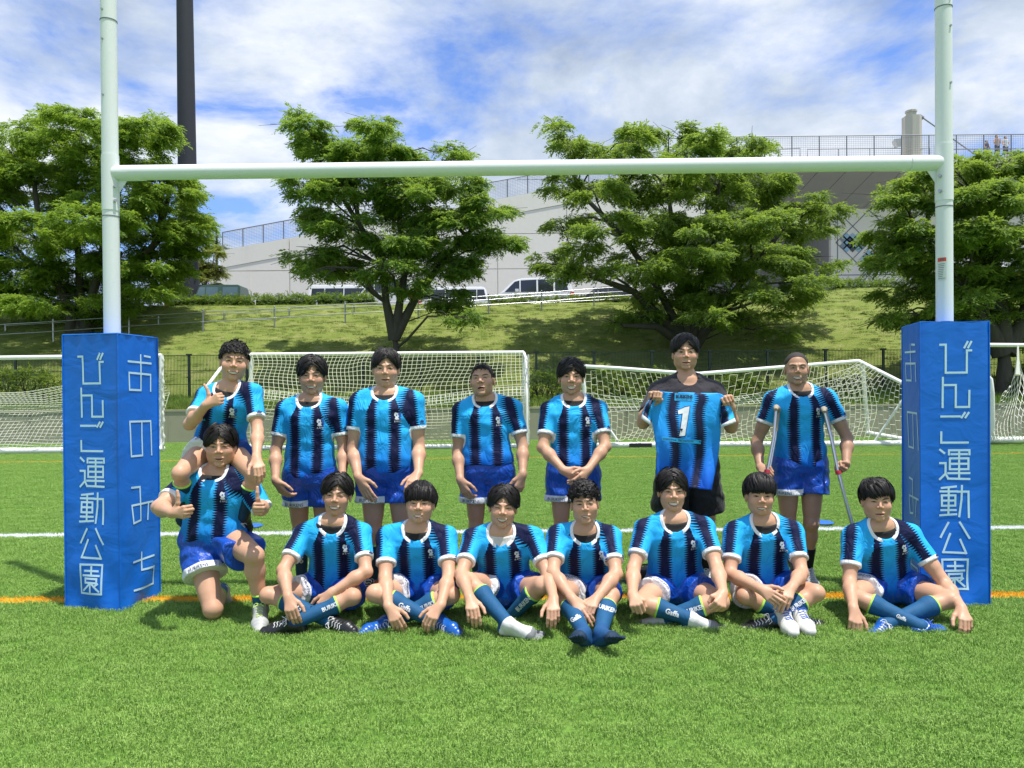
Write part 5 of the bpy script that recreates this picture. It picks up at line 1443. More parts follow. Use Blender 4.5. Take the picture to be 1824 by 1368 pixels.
def pad(label, cornersA, front_face, side_face, seed, PH):
    cs = [A3(c[0], c[1], 0) for c in cornersA]; ctr = sum(cs)/4
    root = empty('post_pad', ctr, label, 'post pad', 'blue post pads')
    r = np.random.default_rng(seed); ph = r.uniform(0, 6, 8)
    def surf(fi, u, v):     # v from the top down
        a, b = cs[fi], cs[(fi+1) % 4]; e = b-a; n = nrm(np.cross(e, A3(0, 0, 1))); n = n if n.dot((a+b)/2-ctr) > 0 else -n
        u = np.asarray(u, float); v = np.asarray(v, float)
        edge = np.clip(np.minimum(u, 1-u)*9, 0, 1)
        bot = np.clip((v-.55)/.45, 0, 1)
        d = .010*edge*np.sin(v*5+ph[0]) + .007*bot*edge*np.sin(26*v+(6+fi)*u*(1 if fi % 2 else -1)+ph[1]) + .006*bot*np.sin(13*v-8*u+ph[2])*edge + .004*np.clip(1-v*9, 0, 1)*np.sin(u*22+ph[3])*edge + .003*edge*np.sin(41*v+11*u+ph[4])*(bot+.2)
        zt = PH-v*PH + .006*np.sin(u*9+ph[5])*(v < .01)
        return a[None]*(1-u)[:, None]+b[None]*u[:, None]+A3(0, 0, 1)[None]*zt[:, None]+n[None]*d[:, None]
    V = []; Q = []; nu, nv = 14, 56
    for fi in range(4):
        ug, vg = np.meshgrid(np.linspace(0, 1, nu), np.linspace(0, 1, nv), indexing='ij'); k = len(V)*nu*nv; V.append(surf(fi, ug.ravel(), vg.ravel())); i = np.arange(nu*nv).reshape(nu, nv)+k
        Q.append(np.stack([i[:-1, :-1], i[1:, :-1], i[1:, 1:], i[:-1, 1:]], -1).reshape(-1, 4))
    V = np.concatenate(V); Q = np.concatenate(Q)
    me = mesh_np('cover', V, Q); bm = bmesh.new(); bm.from_mesh(me); bmesh.ops.remove_doubles(bm, verts=bm.verts[:], dist=.0004)
    tp = [bm.verts.new(tuple(c+A3(0, 0, PH-.004))) for c in cs]; bm.faces.new(tp); bmesh.ops.recalc_face_normals(bm, faces=bm.faces[:])
    for e in bm.edges:
        if len(e.link_faces) == 2 and e.calc_face_angle(0) > .9: e.smooth = False
    bm.to_mesh(me); bm.free(); link('cover', me, PADM, root)
    for i in range(4):   # stitched corner piping
        c = cs[i]; o_ = nrm(c-ctr)
        mb = MB(); mb.tube([c+o_*.003+A3(0, 0, z_) for z_ in np.linspace(.0, PH, 20)], .005, 6); mb.build('piping', PADM, root, smooth=True)
    pts = []; mb = MB(); mb.tube([c+A3(0, 0, PH) for c in cs+[cs[0]]], .006, 6); mb.build('piping', PADM, root)
    def strokes(fi, chars, uvf):
        a, b = cs[fi], cs[(fi+1) % 4]; wf = np.linalg.norm(b-a); n = nrm(np.cross(b-a, A3(0, 0, 1))); n = n if n.dot((a+b)/2-ctr) > 0 else -n
        for ch, sts in chars.items():
            mb = MB()
            for li, s_ in enumerate(sts):
                uv = [uvf(*p) for p in s_]
                for (u0, v0), (u1, v1) in zip(uv[:-1], uv[1:]):
                    L_ = math.hypot((u1-u0)*wf, (v1-v0)*PH); m_ = max(2, int(L_/.025)+1)
                    tx, tz = (u1-u0)*wf/L_, (v1-v0)*PH/L_; hw = .0067
                    ext = hw*.95
                    ts = np.linspace(-ext/L_, 1+ext/L_, m_+1); Vv = []
                    for sgn in (-1, 1):
                        uu = u0+(u1-u0)*ts - tz*hw*sgn/wf; vv = v0+(v1-v0)*ts + tx*hw*sgn/PH
                        Vv.append(surf(fi, uu, vv)+n[None]*(.0028+li*.00004))
                    k = m_+1; allv = np.concatenate(Vv); mb.add(allv, [(i, i+1, k+i+1, k+i) for i in range(m_)])
            mb.build('letter', PADTXT, root)
    strokes(front_face, FRONT, lambda x, y: ((x-186)/273, (y-26)/1150))
    strokes(side_face, SIDE, side_uv)
    return root
Aq, Bq, Cq = Gd(118, 1082), Gd(215, 1088.5), Gd(285, 1058)
pad('tall blue post pad with white Japanese lettering around the left goal post', [Aq, Bq, Cq, Aq+Cq-Bq], 0, 1, 1, P(215, 594, Bq[1])[2])
Bq, Cq = Gd(1641, 1079), Gd(1762, 1079.5); e_ = Cq-Bq; e_ = nrm(e_)*.435; Cq = Bq+e_; w_ = A3(-e_[1], e_[0], 0)
tgt = P(1608, 800, 5.4); dd_ = (tgt-CAM)[:2]/ (tgt-CAM)[1]      # turn the side face until its far edge lies on the sight line
best = min(((abs((Bq+A3(w_[0]*math.cos(t)-w_[1]*math.sin(t), w_[0]*math.sin(t)+w_[1]*math.cos(t), 0))[0]-dd_[0]*(Bq+A3(w_[0]*math.cos(t)-w_[1]*math.sin(t), w_[0]*math.sin(t)+w_[1]*math.cos(t), 0))[1]), t) for t in np.linspace(-.35, .35, 141)))
t = best[1]; w_ = A3(w_[0]*math.cos(t)-w_[1]*math.sin(t), w_[0]*math.sin(t)+w_[1]*math.cos(t), 0)
pad('tall blue post pad with white Japanese lettering around the right goal post', [Bq+w_, Bq, Cq, Cq+w_], 1, 0, 2, P(1642, 574, Bq[1])[2])

# ------------------------------------------------------------------ football goals with nets
def net_mesh(name, pts, mask, r, mat, par, hexa=False):
    """pts: (n,m,3) grid of knots; cords along both directions as three sided tubes"""
    n, m_ = pts.shape[:2]; A_ = []; B_ = []
    if not hexa:
        A_ += [pts[:-1, :].reshape(-1, 3), pts[:, :-1].reshape(-1, 3)]; B_ += [pts[1:, :].reshape(-1, 3), pts[:, 1:].reshape(-1, 3)]
    else:
        A_ += [pts[:, :-1].reshape(-1, 3)]; B_ += [pts[:, 1:].reshape(-1, 3)]
        i, j = np.meshgrid(np.arange(n-1), np.arange(m_), indexing='ij'); k = ((i+j) % 2 == 0); A_.append(pts[:-1][k]); B_.append(pts[1:][k])
    a = np.concatenate(A_); b = np.concatenate(B_); d = b-a; ln = np.linalg.norm(d, axis=1); ok = ln > 1e-4; a, b, d, ln = a[ok], b[ok], d[ok], ln[ok]
    d /= ln[:, None]; up = np.where(np.abs(d[:, 2:3]) > .8, A3(1, 0, 0), A3(0, 0, 1)); s1 = np.cross(d, up); s1 /= np.linalg.norm(s1, axis=1)[:, None]; s2 = np.cross(d, s1)
    V = []
    for q in (a, b):
        for t in (0, 2.094, 4.189): V.append(q+r*(math.cos(t)*s1+math.sin(t)*s2))
    V = np.stack(V, 1).reshape(-1, 3); k = np.arange(len(a))[:, None]*6
    Q = np.concatenate([k+np.array([0, 1, 4, 3]), k+np.array([1, 2, 5, 4]), k+np.array([2, 0, 3, 5])])
    return link(name, mesh_np(name, V, Q), mat, par, kind='stuff')
def resample(curve, step):
    c = np.array(curve, float); s_ = np.concatenate([[0], np.cumsum(np.linalg.norm(np.diff(c, axis=0), axis=1))]); t = np.arange(0, s_[-1]+step*.5, step)
    return np.stack([np.interp(t, s_, c[:, i]) for i in range(3)], 1)
def rods(root, lst, mat=None):
    for nm, pts, r in lst:
        mb = MB(); mb.tube(pts, r, 12); mb.build(nm, mat or GOALW, root, smooth=True)
def surfgrid(n, m_, f): 
    u, v = np.meshgrid(np.linspace(0, 1, n), np.linspace(0, 1, m_), indexing='ij'); return f(u, v)
def bez(P_, t):
    P_ = [np.asarray(p, float) for p in P_]; t = np.asarray(t)[..., None]
    while len(P_) > 1: P_ = [P_[i]*(1-t)+P_[i+1]*t for i in range(len(P_)-1)]
    return P_[0]
# middle goal (seen from behind)
g1 = empty('football_goal', P(690, 800, 19.6)*A3(1, 1, 0), 'white football goal with net behind the left half of the standing players', 'football goal', 'football goals parked by the wall')
xl, xr = P(447, 632, 20.6)[0], P(933, 627, 20.6)[0]; zt_ = P(690, 630, 20.6)[2]; R_ = .055
TLc, TRc = A3(xl, 20.6, zt_), A3(xr, 20.6, zt_)
rods(g1, [('crossbar', [TLc, TRc], R_), ('goal_post', [TLc, A3(xl, 20.6, 0)], R_), ('goal_post', [TRc, A3(xr, 20.5, 0.0)], R_), ('ground_bar', [A3(xl, 19.6, .06), A3(xr+.05, 19.6, .06)], .065),
     ('side_bar', [A3(xl, 20.6, .06), A3(xl, 19.6, .06)], .05), ('side_bar', [A3(xr, 20.6, .06), A3(xr, 19.6, .06)], .05),
     ('net_arm', [TLc, A3(xl, 18.6, 2.14), A3(xl, 17.5, 1.56), A3(xl, 17.6, .9)], .04), ('net_arm', [TRc, A3(xr+.05, 19.9, 2.3), A3(xr+.05, 19.5, 1.2), A3(xr+.05, 19.6, .06)], .035)])
def f1(u, v):
    x = xl+.05+(xr-xl-.05)*u
    y = np.interp(v, [0, .35, .55, .8, 1], [20.5, 19.7, 19.35, 19.3, 19.55]) + .15*np.sin(u*9+v*6)*v*(1-v)*4
    z = np.interp(v, [0, .35, .55, .8, 1], [zt_, 1.75, 1.15, .6, .08]) - .22*np.sin(np.pi*u)*np.sin(np.pi*np.clip(v*1.0, 0, 1))*1.0 + .05*np.sin(u*23)*v*(1-v)
    x = x + (.30*np.sin(np.pi*v)*np.sin(u*6.3*1.0+.8) + .06*np.sin(v*14+u*8))*np.clip((1-u)*6, 0, 1)
    k = np.exp(-((u-.44)/.05)**2-((v-.14)/.10)**2)+np.exp(-((u-.72)/.06)**2-((v-.2)/.1)**2)*.6; z = z+.10*k
    return np.stack([x, y, z], -1)
net_mesh('net', surfgrid(62, 27, f1), None, .0075, NETY, g1)
def f1b(u, v):
    x = xl+(xr-xl)*u; z = 1.35-.25*u+.30*np.sin(np.pi*u)**2*-1+v*.22+.25*u; y = 19.2+.1*np.sin(u*20)+v*.15; return np.stack([x, y, z*1.0], -1)
net_mesh('net_fold', surfgrid(70, 4, f1b), None, .008, NETM, g1)
def f1c(u, v):
    y = 20.45-.85*u; z = (zt_-.1)*(1-v)+.08*v; x = xr+.10+.02*np.sin(v*30+u*7); return np.stack([x+0*u, y+.0*v, z+0*u], -1)
net_mesh('side_net', surfgrid(8, 26, f1c), None, .009, NETM, g1)
mb = MB(); r2 = np.random.default_rng(8)
pts_ = [A3(xr+.09+.02*math.sin(t*30), 20.44, zt_-.35-t*(zt_-.45)) for t in np.linspace(0, 1, 40)]; mb.tube(pts_, [.035+.015*math.sin(i*1.9) for i in range(40)], 6); mb.build('gathered_net', NETM, g1, smooth=True)
# left goal
g0 = empty('football_goal', P(100, 806, 19.2)*A3(1, 1, 0), 'white football goal partly hidden behind the left post pad', 'football goal', 'football goals parked by the wall')
xr0 = P(288, 634, 19.6)[0]; xl0 = xr0-7.3; z0_ = P(200, 637, 19.6)[2]
rods(g0, [('crossbar', [A3(xl0, 19.6, z0_), A3(xr0, 19.6, z0_+.04)], R_), ('goal_post', [A3(xr0, 19.6, z0_+.04), A3(xr0+.02, 19.5, 0)], R_), ('goal_post', [A3(xl0, 19.6, z0_), A3(xl0, 19.6, 0)], R_), ('ground_bar', [A3(xl0, 19.1, .07), A3(xr0-.1, 19.1, .07)], .08), ('side_bar', [A3(xr0, 19.6, .07), A3(xr0, 18.9, .07)], .07)])
def f0(u, v):
    x = xl0+.2+(xr0-xl0-.3)*u; y = np.interp(v, [0, .25, .45, .7, 1], [18.4, 19.6, 20.0, 19.5, 19.15])+.05*np.sin(u*30)
    zt0 = np.interp(u, [0, .5, .62, .8, 1], [1.50, 1.50, 1.52, 1.72, 2.2]); z = zt0*(1-v)**1.0*np.interp(v, [0, .3, .5, 1], [1, 1.10, 1.25, 1])+.07*v + .03*np.sin(u*17+v*7)*v
    return np.stack([x+.15*np.sin(v*3), y, z], -1)
net_mesh('net', surfgrid(60, 25, f0), None, .0085, NETM, g0)
pts_ = [A3(xr0+.09+.02*math.sin(t*30), 19.45, z0_-.02-t*(z0_-.1)) for t in np.linspace(0, 1, 40)]; mb = MB(); mb.tube(pts_, [.022+.014*math.sin(i*1.9) for i in range(40)], 6); mb.build('gathered_net', NETM, g0, smooth=True)
# folded goal on the right
g2 = empty('football_goal', P(1350, 795, 19.6)*A3(1, 1, 0), 'white portable goal with drooping net behind the jersey holder and the crutch user', 'football goal', 'football goals parked by the wall')
p_ = lambda x, y, d: P(x, y, d)
rods(g2, [('top_bar', [p_(1030, 652, 20.2), p_(1100, 656, 19.9), p_(1190, 663, 19.5), p_(1245, 666, 19.3)], .05), ('top_bar', [p_(1245, 666, 19.3), p_(1530, 643, 20.4)], .05), ('top_bar', [p_(1530, 643, 20.4), p_(1615, 686, 19.0), p_(1700, 730, 18)], .05),
     ('goal_post', [p_(1536, 645, 20.4), p_(1546, 772, 20.8)], .055), ('base_bar', [p_(1543, 771, 20.8), p_(1650, 790, 19.4)], .065), ('ground_bar', [p_(1055, 793, 19.5), p_(1700, 789, 19.5)], .075),
     ('stay', [p_(1558, 786, 19.5), p_(1612, 706, 19.2)], .03), ('stay', [p_(1044, 705, 19.4), p_(1101, 787, 19.4)], .035), ('corner_bend', [p_(1037, 672, 19.4), p_(1041, 690, 19.4), p_(1041, 708, 19.4)], .05)])
def f2(u, v):
    ax_ = np.interp(u, [0, .42, .62, 1], [1035, 1245, 1400, 1530]); ay_ = np.interp(u, [0, .42, .62, 1], [653, 667, 655, 644]); 
    bx_ = np.interp(u, [0, .3, .7, 1], [1050, 1180, 1420, 1545]); by_ = 786+0*u
    sag = 42*np.sin(np.pi*np.clip(u*1.05, 0, 1))**.8
    px = ax_*(1-v)+bx_*v + 22*np.sin(np.pi*v)*np.sin(u*7) - 18*np.sin(np.pi*v)*(.5-u); py = ay_+3+(by_-ay_-3)*v + sag*np.sin(np.pi*v)*.6 + 3*np.sin(u*40+v*11)
    dd = 20.0-.9*v+.4*np.sin(u*5); r0 = ray(0, 0); out = np.zeros(px.shape+(3,))
    for i in range(px.shape[0]):
        for j in range(px.shape[1]): out[i, j] = P(px[i, j], py[i, j], dd[i, j])
    return out
net_mesh('net', surfgrid(58, 20, f2), None, .0075, NETY, g2, hexa=True)
def f3(u, v):
    out = np.zeros(u.shape+(3,))
    for i in range(u.shape[0]):
        for j in range(u.shape[1]):
            a_, b_ = u[i, j], v[i, j]; top_ = P(1530+90*a_, 644+46*a_, 20.2-1.2*a_); mid_ = P(1440+190*a_, 700+10*a_, 20.1-.8*a_); bot = P(1470+170*a_, 772+14*a_, 20.4-1.0*a_)
            out[i, j] = bez([top_, mid_-A3(0, 0, .1), bot], b_)
    return out
net_mesh('side_net', surfgrid(18, 16, f3), None, .008, NETM, g2, hexa=True)
def f3b(u, v):
    out = np.zeros(u.shape+(3,))
    for i in range(u.shape[0]):
        for j in range(u.shape[1]):
            a_, b_ = u[i, j], v[i, j]; A0 = P(1530, 648, 20.3); top_ = P(1046+484*a_, 700-50*a_**2+22*math.sin(math.pi*a_), 19.9); bot = P(1060+484*a_, 735-28*a_, 19.7)
            out[i, j] = top_*(1-b_)+bot*b_
    return out
net_mesh('net_fold', surfgrid(52, 5, f3b), None, .008, NETM, g2)
# right goal
g3 = empty('football_goal', P(1830, 785, 19.8)*A3(1, 1, 0), 'white goal with hexagonal net at the right edge beside the right post pad', 'football goal', 'football goals parked by the wall')
rods(g3, [('crossbar', [p_(1700, 614, 19.5), p_(1990, 616, 19.5)], .05), ('goal_post', [p_(1752, 664, 19.3), p_(1764, 676, 19.3), p_(1767, 700, 19.3), p_(1768, 785, 19.5)], .06), ('ground_bar', [p_(1762, 784, 19.6), p_(1990, 782, 19.6)], .085)])
def f4(u, v):
    out = np.zeros(u.shape+(3,))
    for i in range(u.shape[0]):
        for j in range(u.shape[1]):
            a_, b_ = u[i, j]*1.0, v[i, j]; x = 1770+200*a_; pk = abs(x-1813); ty = 700-78*math.exp(-pk/16.0)-4*math.sin(x*.02); by = 783
            xx = x+(1813-x)*.45*math.exp(-b_*6)*(pk < 60); out[i, j] = P(xx+6*math.sin(b_*6), ty+(by-ty)*b_, 19.2+.5*math.sin(a_*8+b_*3))
    return out
net_mesh('net', surfgrid(34, 22, f4), None, .009, NETM, g3, hexa=True)
mb = MB(); mb.tube([p_(1813, 616, 19.4), p_(1813, 640, 19.3), p_(1812, 668, 19.2)], [.02, .03, .06], 6); mb.build('net_tie', NETM, g3)
mb = MB(); q = Gd(1158, 797); mb.box((q[0]-.55, q[1]-.15, .0), (q[0]+.02, q[1]+.1, .12)); mb.build('ballast_bag', BLACKP, None, label='black ballast bag lying on the ground bar behind the held jersey', cat='bag') 
print('structures', round(time.time()-T0, 1))
# ------------------------------------------------------------------ vegetation
def sprig(seed, n=14, L_=.34, ll=.125, lw=.052, droop=.5):
    r = np.random.default_rng(seed); V = []; F = []
    for i in range(n):
        t = (i+.5)/n; a = (1 if i % 2 else -1)*r.uniform(.5, 1.1); base = A3(t*L_, r.uniform(-.03, .03), -droop*t*t*L_+r.uniform(-.02, .02))
        d = nrm(A3(math.cos(a), math.sin(a), -r.uniform(.1, .7))); s_ = nrm(np.cross(d, A3(r.normal()*.4, r.normal()*.4, 1))); l_ = ll*r.uniform(.7, 1.15); w = lw*r.uniform(.7, 1.1); nrm_ = np.cross(s_, d)
        k = len(V); V += [base, base+d*l_*.45+s_*w/2-nrm_*.006, base+d*l_, base+d*l_*.45-s_*w/2-nrm_*.006]; F += [(k, k+1, k+2, k+3)]
    return mesh_np('leaf_sprig', V, F, None, smooth=False)
SPR = [sprig(i) for i in range(6)]
def tree(label, base, d, pads, stems, leaf, seed, dens=80, lean=None, tr=.20, depthk=.9, group=None, forks=None):
    r = np.random.default_rng(seed); root = empty('tree', base, label, 'tree', group)
    k = d/1370.0; xs_ = [p[0] for p in pads]; cx = sum(xs_)/len(xs_); hw = (max(xs_)-min(xs_))/2+1
    pts = []; rot = []; ctrs = []
    allp = []
    for (px, py, rx, ry) in pads:
        m_ = math.sqrt(max(.05, 1-((px-cx)/hw/1.15)**2))*hw*k*depthk
        for cpy in range(2):
            dy = r.uniform(-1, .25)*m_*.75 if cpy == 0 else r.uniform(.0, 1.0)*m_
            c = P(px+(r.uniform(-12, 12) if cpy else 0), py+(r.uniform(-10, 10) if cpy else 0), d+dy)
            # keep the apparent place of the pad while its distance varies
            ctrs.append(c); allp.append((c, rx*k*(d+dy)/d, ry*k*(d+dy)/d, .65 if cpy else 1.0))
    for c, rx, ry, wgt in allp:
        n = int(dens*2.7*math.pi*rx*ry*wgt*r.uniform(.8, 1.15))+6
        # each pad is made of several small layered sprays
        nsp = max(4, int(rx*ry*8)); sc_ = r.normal(size=(nsp, 3)); sc_ /= np.linalg.norm(sc_, axis=1)[:, None]; sc_ *= r.uniform(.35, 1.0, nsp)[:, None]**.5
        which = r.integers(0, nsp, n); u = r.normal(size=(n, 3)); u /= np.linalg.norm(u, axis=1)[:, None]; u *= r.uniform(0, 1, n)[:, None]**.5
        q = sc_[which]*A3(rx*.80, rx*.75, ry*.80) + u*A3(.48, .48, .16)*min(1.2, .55+rx*.35)
        q[:, 2] -= .22*(np.hypot(q[:, 0]/rx, q[:, 1]/rx)**2)*ry
        pts.append(c+q); o_ = np.arctan2(q[:, 1]*1.0, q[:, 0])+r.normal(size=n)*.8
        rot.append(np.stack([r.normal(size=n)*.3, r.normal(size=n)*.3, o_], 1))
    pts = np.concatenate(pts); rot = np.concatenate(rot); n = len(pts)
    points_gn('crown', pts-np.array(base), rot, r.uniform(.75, 1.25, n), SPRM[leaf.name], leaf, root, kind='stuff', loc=(0, 0, 0))
    o = bpy.data.objects['crown'] if False else None
    # trunk and limbs
    mb = MB(); tips = []
    for st_ in stems:
        pp = [np.array(q_) for q_ in st_]; pp[0] = pp[0]-A3(0, 0, .3); rr = [tr*(1-.62*i/(len(pp)-1)) for i in range(len(pp))]; rr[0] = tr*1.25
        mb.tube(pp, rr, 10); tips += [(pp[i], rr[i]) for i in range(1, len(pp))]
    tpos = np.array([t[0] for t in tips])
    for c in ctrs:
        dd = np.linalg.norm(tpos-c, axis=1)+np.maximum(tpos[:, 2]-c[2]+.5, 0)*2.0; i = int(np.argmin(dd)); a, ra = tips[i]
        L_ = np.linalg.norm(c-a)
        if L_ < .3: continue
        mid = a*.5+c*.5+A3(0, 0, .14*L_)+r.normal(size=3)*.06*L_; e = c+A3(0, 0, -.05)
        r0 = min(ra*.5, .025+.016*L_); mb.tube([a, a*.6+mid*.4+r.normal(size=3)*.03*L_, mid, mid*.45+e*.55+r.normal(size=3)*.03*L_, e], [r0, r0*.85, r0*.65, r0*.45, .010], 6)
        for _ in range(3):
            s0 = mid*.5+e*.5; t_ = e+r.normal(size=3)*A3(.6, .6, .2); mb.tube([s0, (s0+t_)/2+A3(0, 0, .08), t_], [r0*.4, r0*.28, .006], 4)
    mb.build('trunk', BARK, root, smooth=True)
    return root
SPRM = {}
for lm in LEAF:
    L_ = []
    for s_ in SPR: c_ = s_.copy(); c_.materials.append(lm); L_.append(c_)
    SPRM[lm.name] = L_
TG = 'trees on the grass bank'
b1 = on_bank(140, 592); q1 = lambda x, y, dd=0, b=b1: P(x, y, b[1]+dd)
tree('large bright green tree behind the left goal post', b1, b1[1],
  [(15,262,70,42),(110,228,75,34),(60,320,95,45),(150,290,90,42),(262,232,55,34),(245,290,75,40),(215,345,90,42),(300,350,62,34),(335,400,50,32),(55,410,100,45),(150,390,100,45),(255,420,95,45),(335,435,40,24),(40,490,95,40),(150,480,95,45),(255,495,90,42),(90,540,90,26),(200,545,70,24),(-40,330,70,70),(-50,440,60,60),(130,200,40,16),(320,310,40,20),(285,470,55,34),(200,230,50,30),(-40,520,70,30),(20,545,60,20)],
  [[b1+A3(-.35, 0, 0), q1(128, 560), q1(100, 500), q1(70, 400, -.5), q1(60, 320)], [b1+A3(.30, 0, 0), q1(155, 560), q1(175, 490), q1(190, 400, .5), q1(200, 280)], [b1, q1(143, 550, .4), q1(140, 460, .6), q1(130, 330, .8)], [q1(155, 555), q1(215, 500), q1(280, 430), q1(300, 350)]],
  LEAF[0], 21, dens=62, tr=.24, group=TG)
b2 = A3(P(707, 660, 28.4)[0], 28.4, 0); b2[2] = float(zbank(b2[0], b2[1])); q2 = lambda x, y, dd=0: P(x, y, 28.4+dd)
tree('medium green tree between the left and centre, trunk rising behind the sturdy standing player', b2, 28.4,
  [(548,215,34,26),(560,245,40,24),(660,225,34,16),(700,250,48,22),(640,255,50,24),(800,268,45,12),(575,285,60,22),(690,285,75,30),(545,330,48,26),(620,330,70,36),(715,345,75,40),(810,335,62,34),(870,370,45,30),(540,385,45,28),(610,400,70,36),(700,420,80,38),(800,410,75,40),(880,425,52,30),(545,450,60,16),(600,470,60,22),(690,480,60,26),(780,470,70,28),(835,470,42,18),(560,480,30,12),(800,530,50,18),(835,562,36,14),(725,510,40,16),(760,365,70,34)],
  [[b2, q2(706, 620), q2(700, 585)], [q2(702, 590), q2(688, 540), q2(682, 470, -.3), q2(640, 400, -.4), q2(570, 290)], [q2(702, 592), q2(712, 540), q2(722, 480, .3), q2(710, 380, .3), q2(695, 280)], [q2(703, 588), q2(738, 535, .2), q2(778, 480, .3), q2(830, 420), q2(860, 390)]],
  LEAF[1], 22, dens=66, tr=.17, group=TG)
b3 = A3(P(1226, 640, 30.5)[0], 30.5, 0); b3[2] = float(zbank(b3[0], b3[1])); q3 = lambda x, y, dd=0: P(x, y, 30.5+dd)
tree('wide spreading green tree right of centre, behind the person in the black t-shirt', b3, 30.5,
  [(992,228,20,12),(1015,250,32,18),(1045,268,30,16),(1125,245,40,22),(1190,232,50,22),(1255,248,50,24),(1320,262,38,14),(1350,255,24,12),(1120,280,60,20),(1220,285,80,26),(1300,290,45,20),(1000,325,40,22),(1060,340,60,26),(1150,335,75,34),(1250,335,85,36),(1350,325,70,32),(1430,360,60,16),(1475,375,36,12),(1000,395,40,14),(1080,400,70,28),(1170,410,85,40),(1280,405,95,40),(1380,400,75,32),(1450,410,45,20),(1040,440,45,16),(985,468,36,14),(1050,480,70,18),(1140,470,80,34),(1250,475,95,38),(1360,465,90,36),(1450,470,48,20),(1440,500,50,16),(1180,530,80,26),(1300,525,90,28),(1400,530,60,18),(1140,562,50,12),(1095,577,18,8),(1260,565,60,16),(1350,565,70,16),(1385,592,36,10),(1240,430,70,40)],
  [[b3, q3(1226, 612)], [q3(1222, 612), q3(1205, 575), q3(1170, 510, -.3), q3(1110, 420, -.4), q3(1030, 340)], [q3(1225, 612), q3(1222, 560), q3(1205, 460, .2), q3(1190, 340)], [q3(1230, 612), q3(1240, 560), q3(1270, 460, .3), q3(1280, 330)], [q3(1232, 612), q3(1275, 560), q3(1340, 480), q3(1400, 400)], [q3(1220, 600), q3(1170, 582, -.8), q3(1110, 580, -1)], [q3(1214, 590), q3(1130, 520, -.6), q3(1020, 480, -.8)]],
  LEAF[2], 23, dens=62, tr=.20, group=TG)
b4 = A3(P(1790, 700, 25.2)[0], 25.2, 0); b4[2] = float(zbank(b4[0], b4[1])); q4 = lambda x, y, dd=0: P(x, y, 25.2+dd)
tree('dense green tree behind the right post pad with a thick pale trunk', b4, 25.2,
  [(1640,320,45,22),(1700,300,50,26),(1775,285,50,26),(1840,290,60,34),(1600,350,42,22),(1660,365,70,34),(1740,350,70,36),(1820,360,70,40),(1580,405,42,28),(1650,420,75,36),(1740,420,80,38),(1830,430,80,44),(1600,460,55,28),(1690,475,80,34),(1790,480,85,38),(1870,500,60,50),(1620,515,60,26),(1720,530,80,28),(1820,545,70,30),(1590,560,36,14),(1650,572,60,18),(1760,575,70,18),(1870,590,50,24)],
  [[b4, q4(1789, 640), q4(1790, 612)], [q4(1786, 615), q4(1762, 580), q4(1715, 520, -.3), q4(1650, 430)], [q4(1789, 612), q4(1785, 560), q4(1770, 470, .2), q4(1750, 350)], [q4(1792, 612), q4(1822, 570), q4(1850, 480), q4(1840, 360)]],
  LEAF[2], 24, dens=70, tr=.27, group=TG)
b5 = on_bank(362, 542)+A3(0, 1.5, 0); b5[2] = PZ; q5 = lambda x, y, dd=0: P(x, y, 47+dd); b5 = A3(P(362, 540, 47)[0], 47, PZ)
tree('small olive tree with rusty leaves beside the stand opening', b5, 47, [(345,480,30,22),(370,500,28,16),(330,510,30,14),(380,482,18,14),(385,450,16,14),(355,462,24,12)], [[b5, q5(362, 520), q5(360, 495)], [q5(361, 510), q5(375, 480)]], LEAF[5], 25, dens=70, tr=.10)
b6 = A3(P(385, 500, 62)[0], 62, PZ); q6 = lambda x, y, dd=0: P(x, y, 62+dd)
tree('dark far conifer showing above the left end of the stand', b6, 62, [(384,420,8,12),(390,445,12,10),(380,435,10,10)], [[b6, q6(386, 440), q6(385, 410)]], LEAF[4], 26, dens=30, tr=.12)

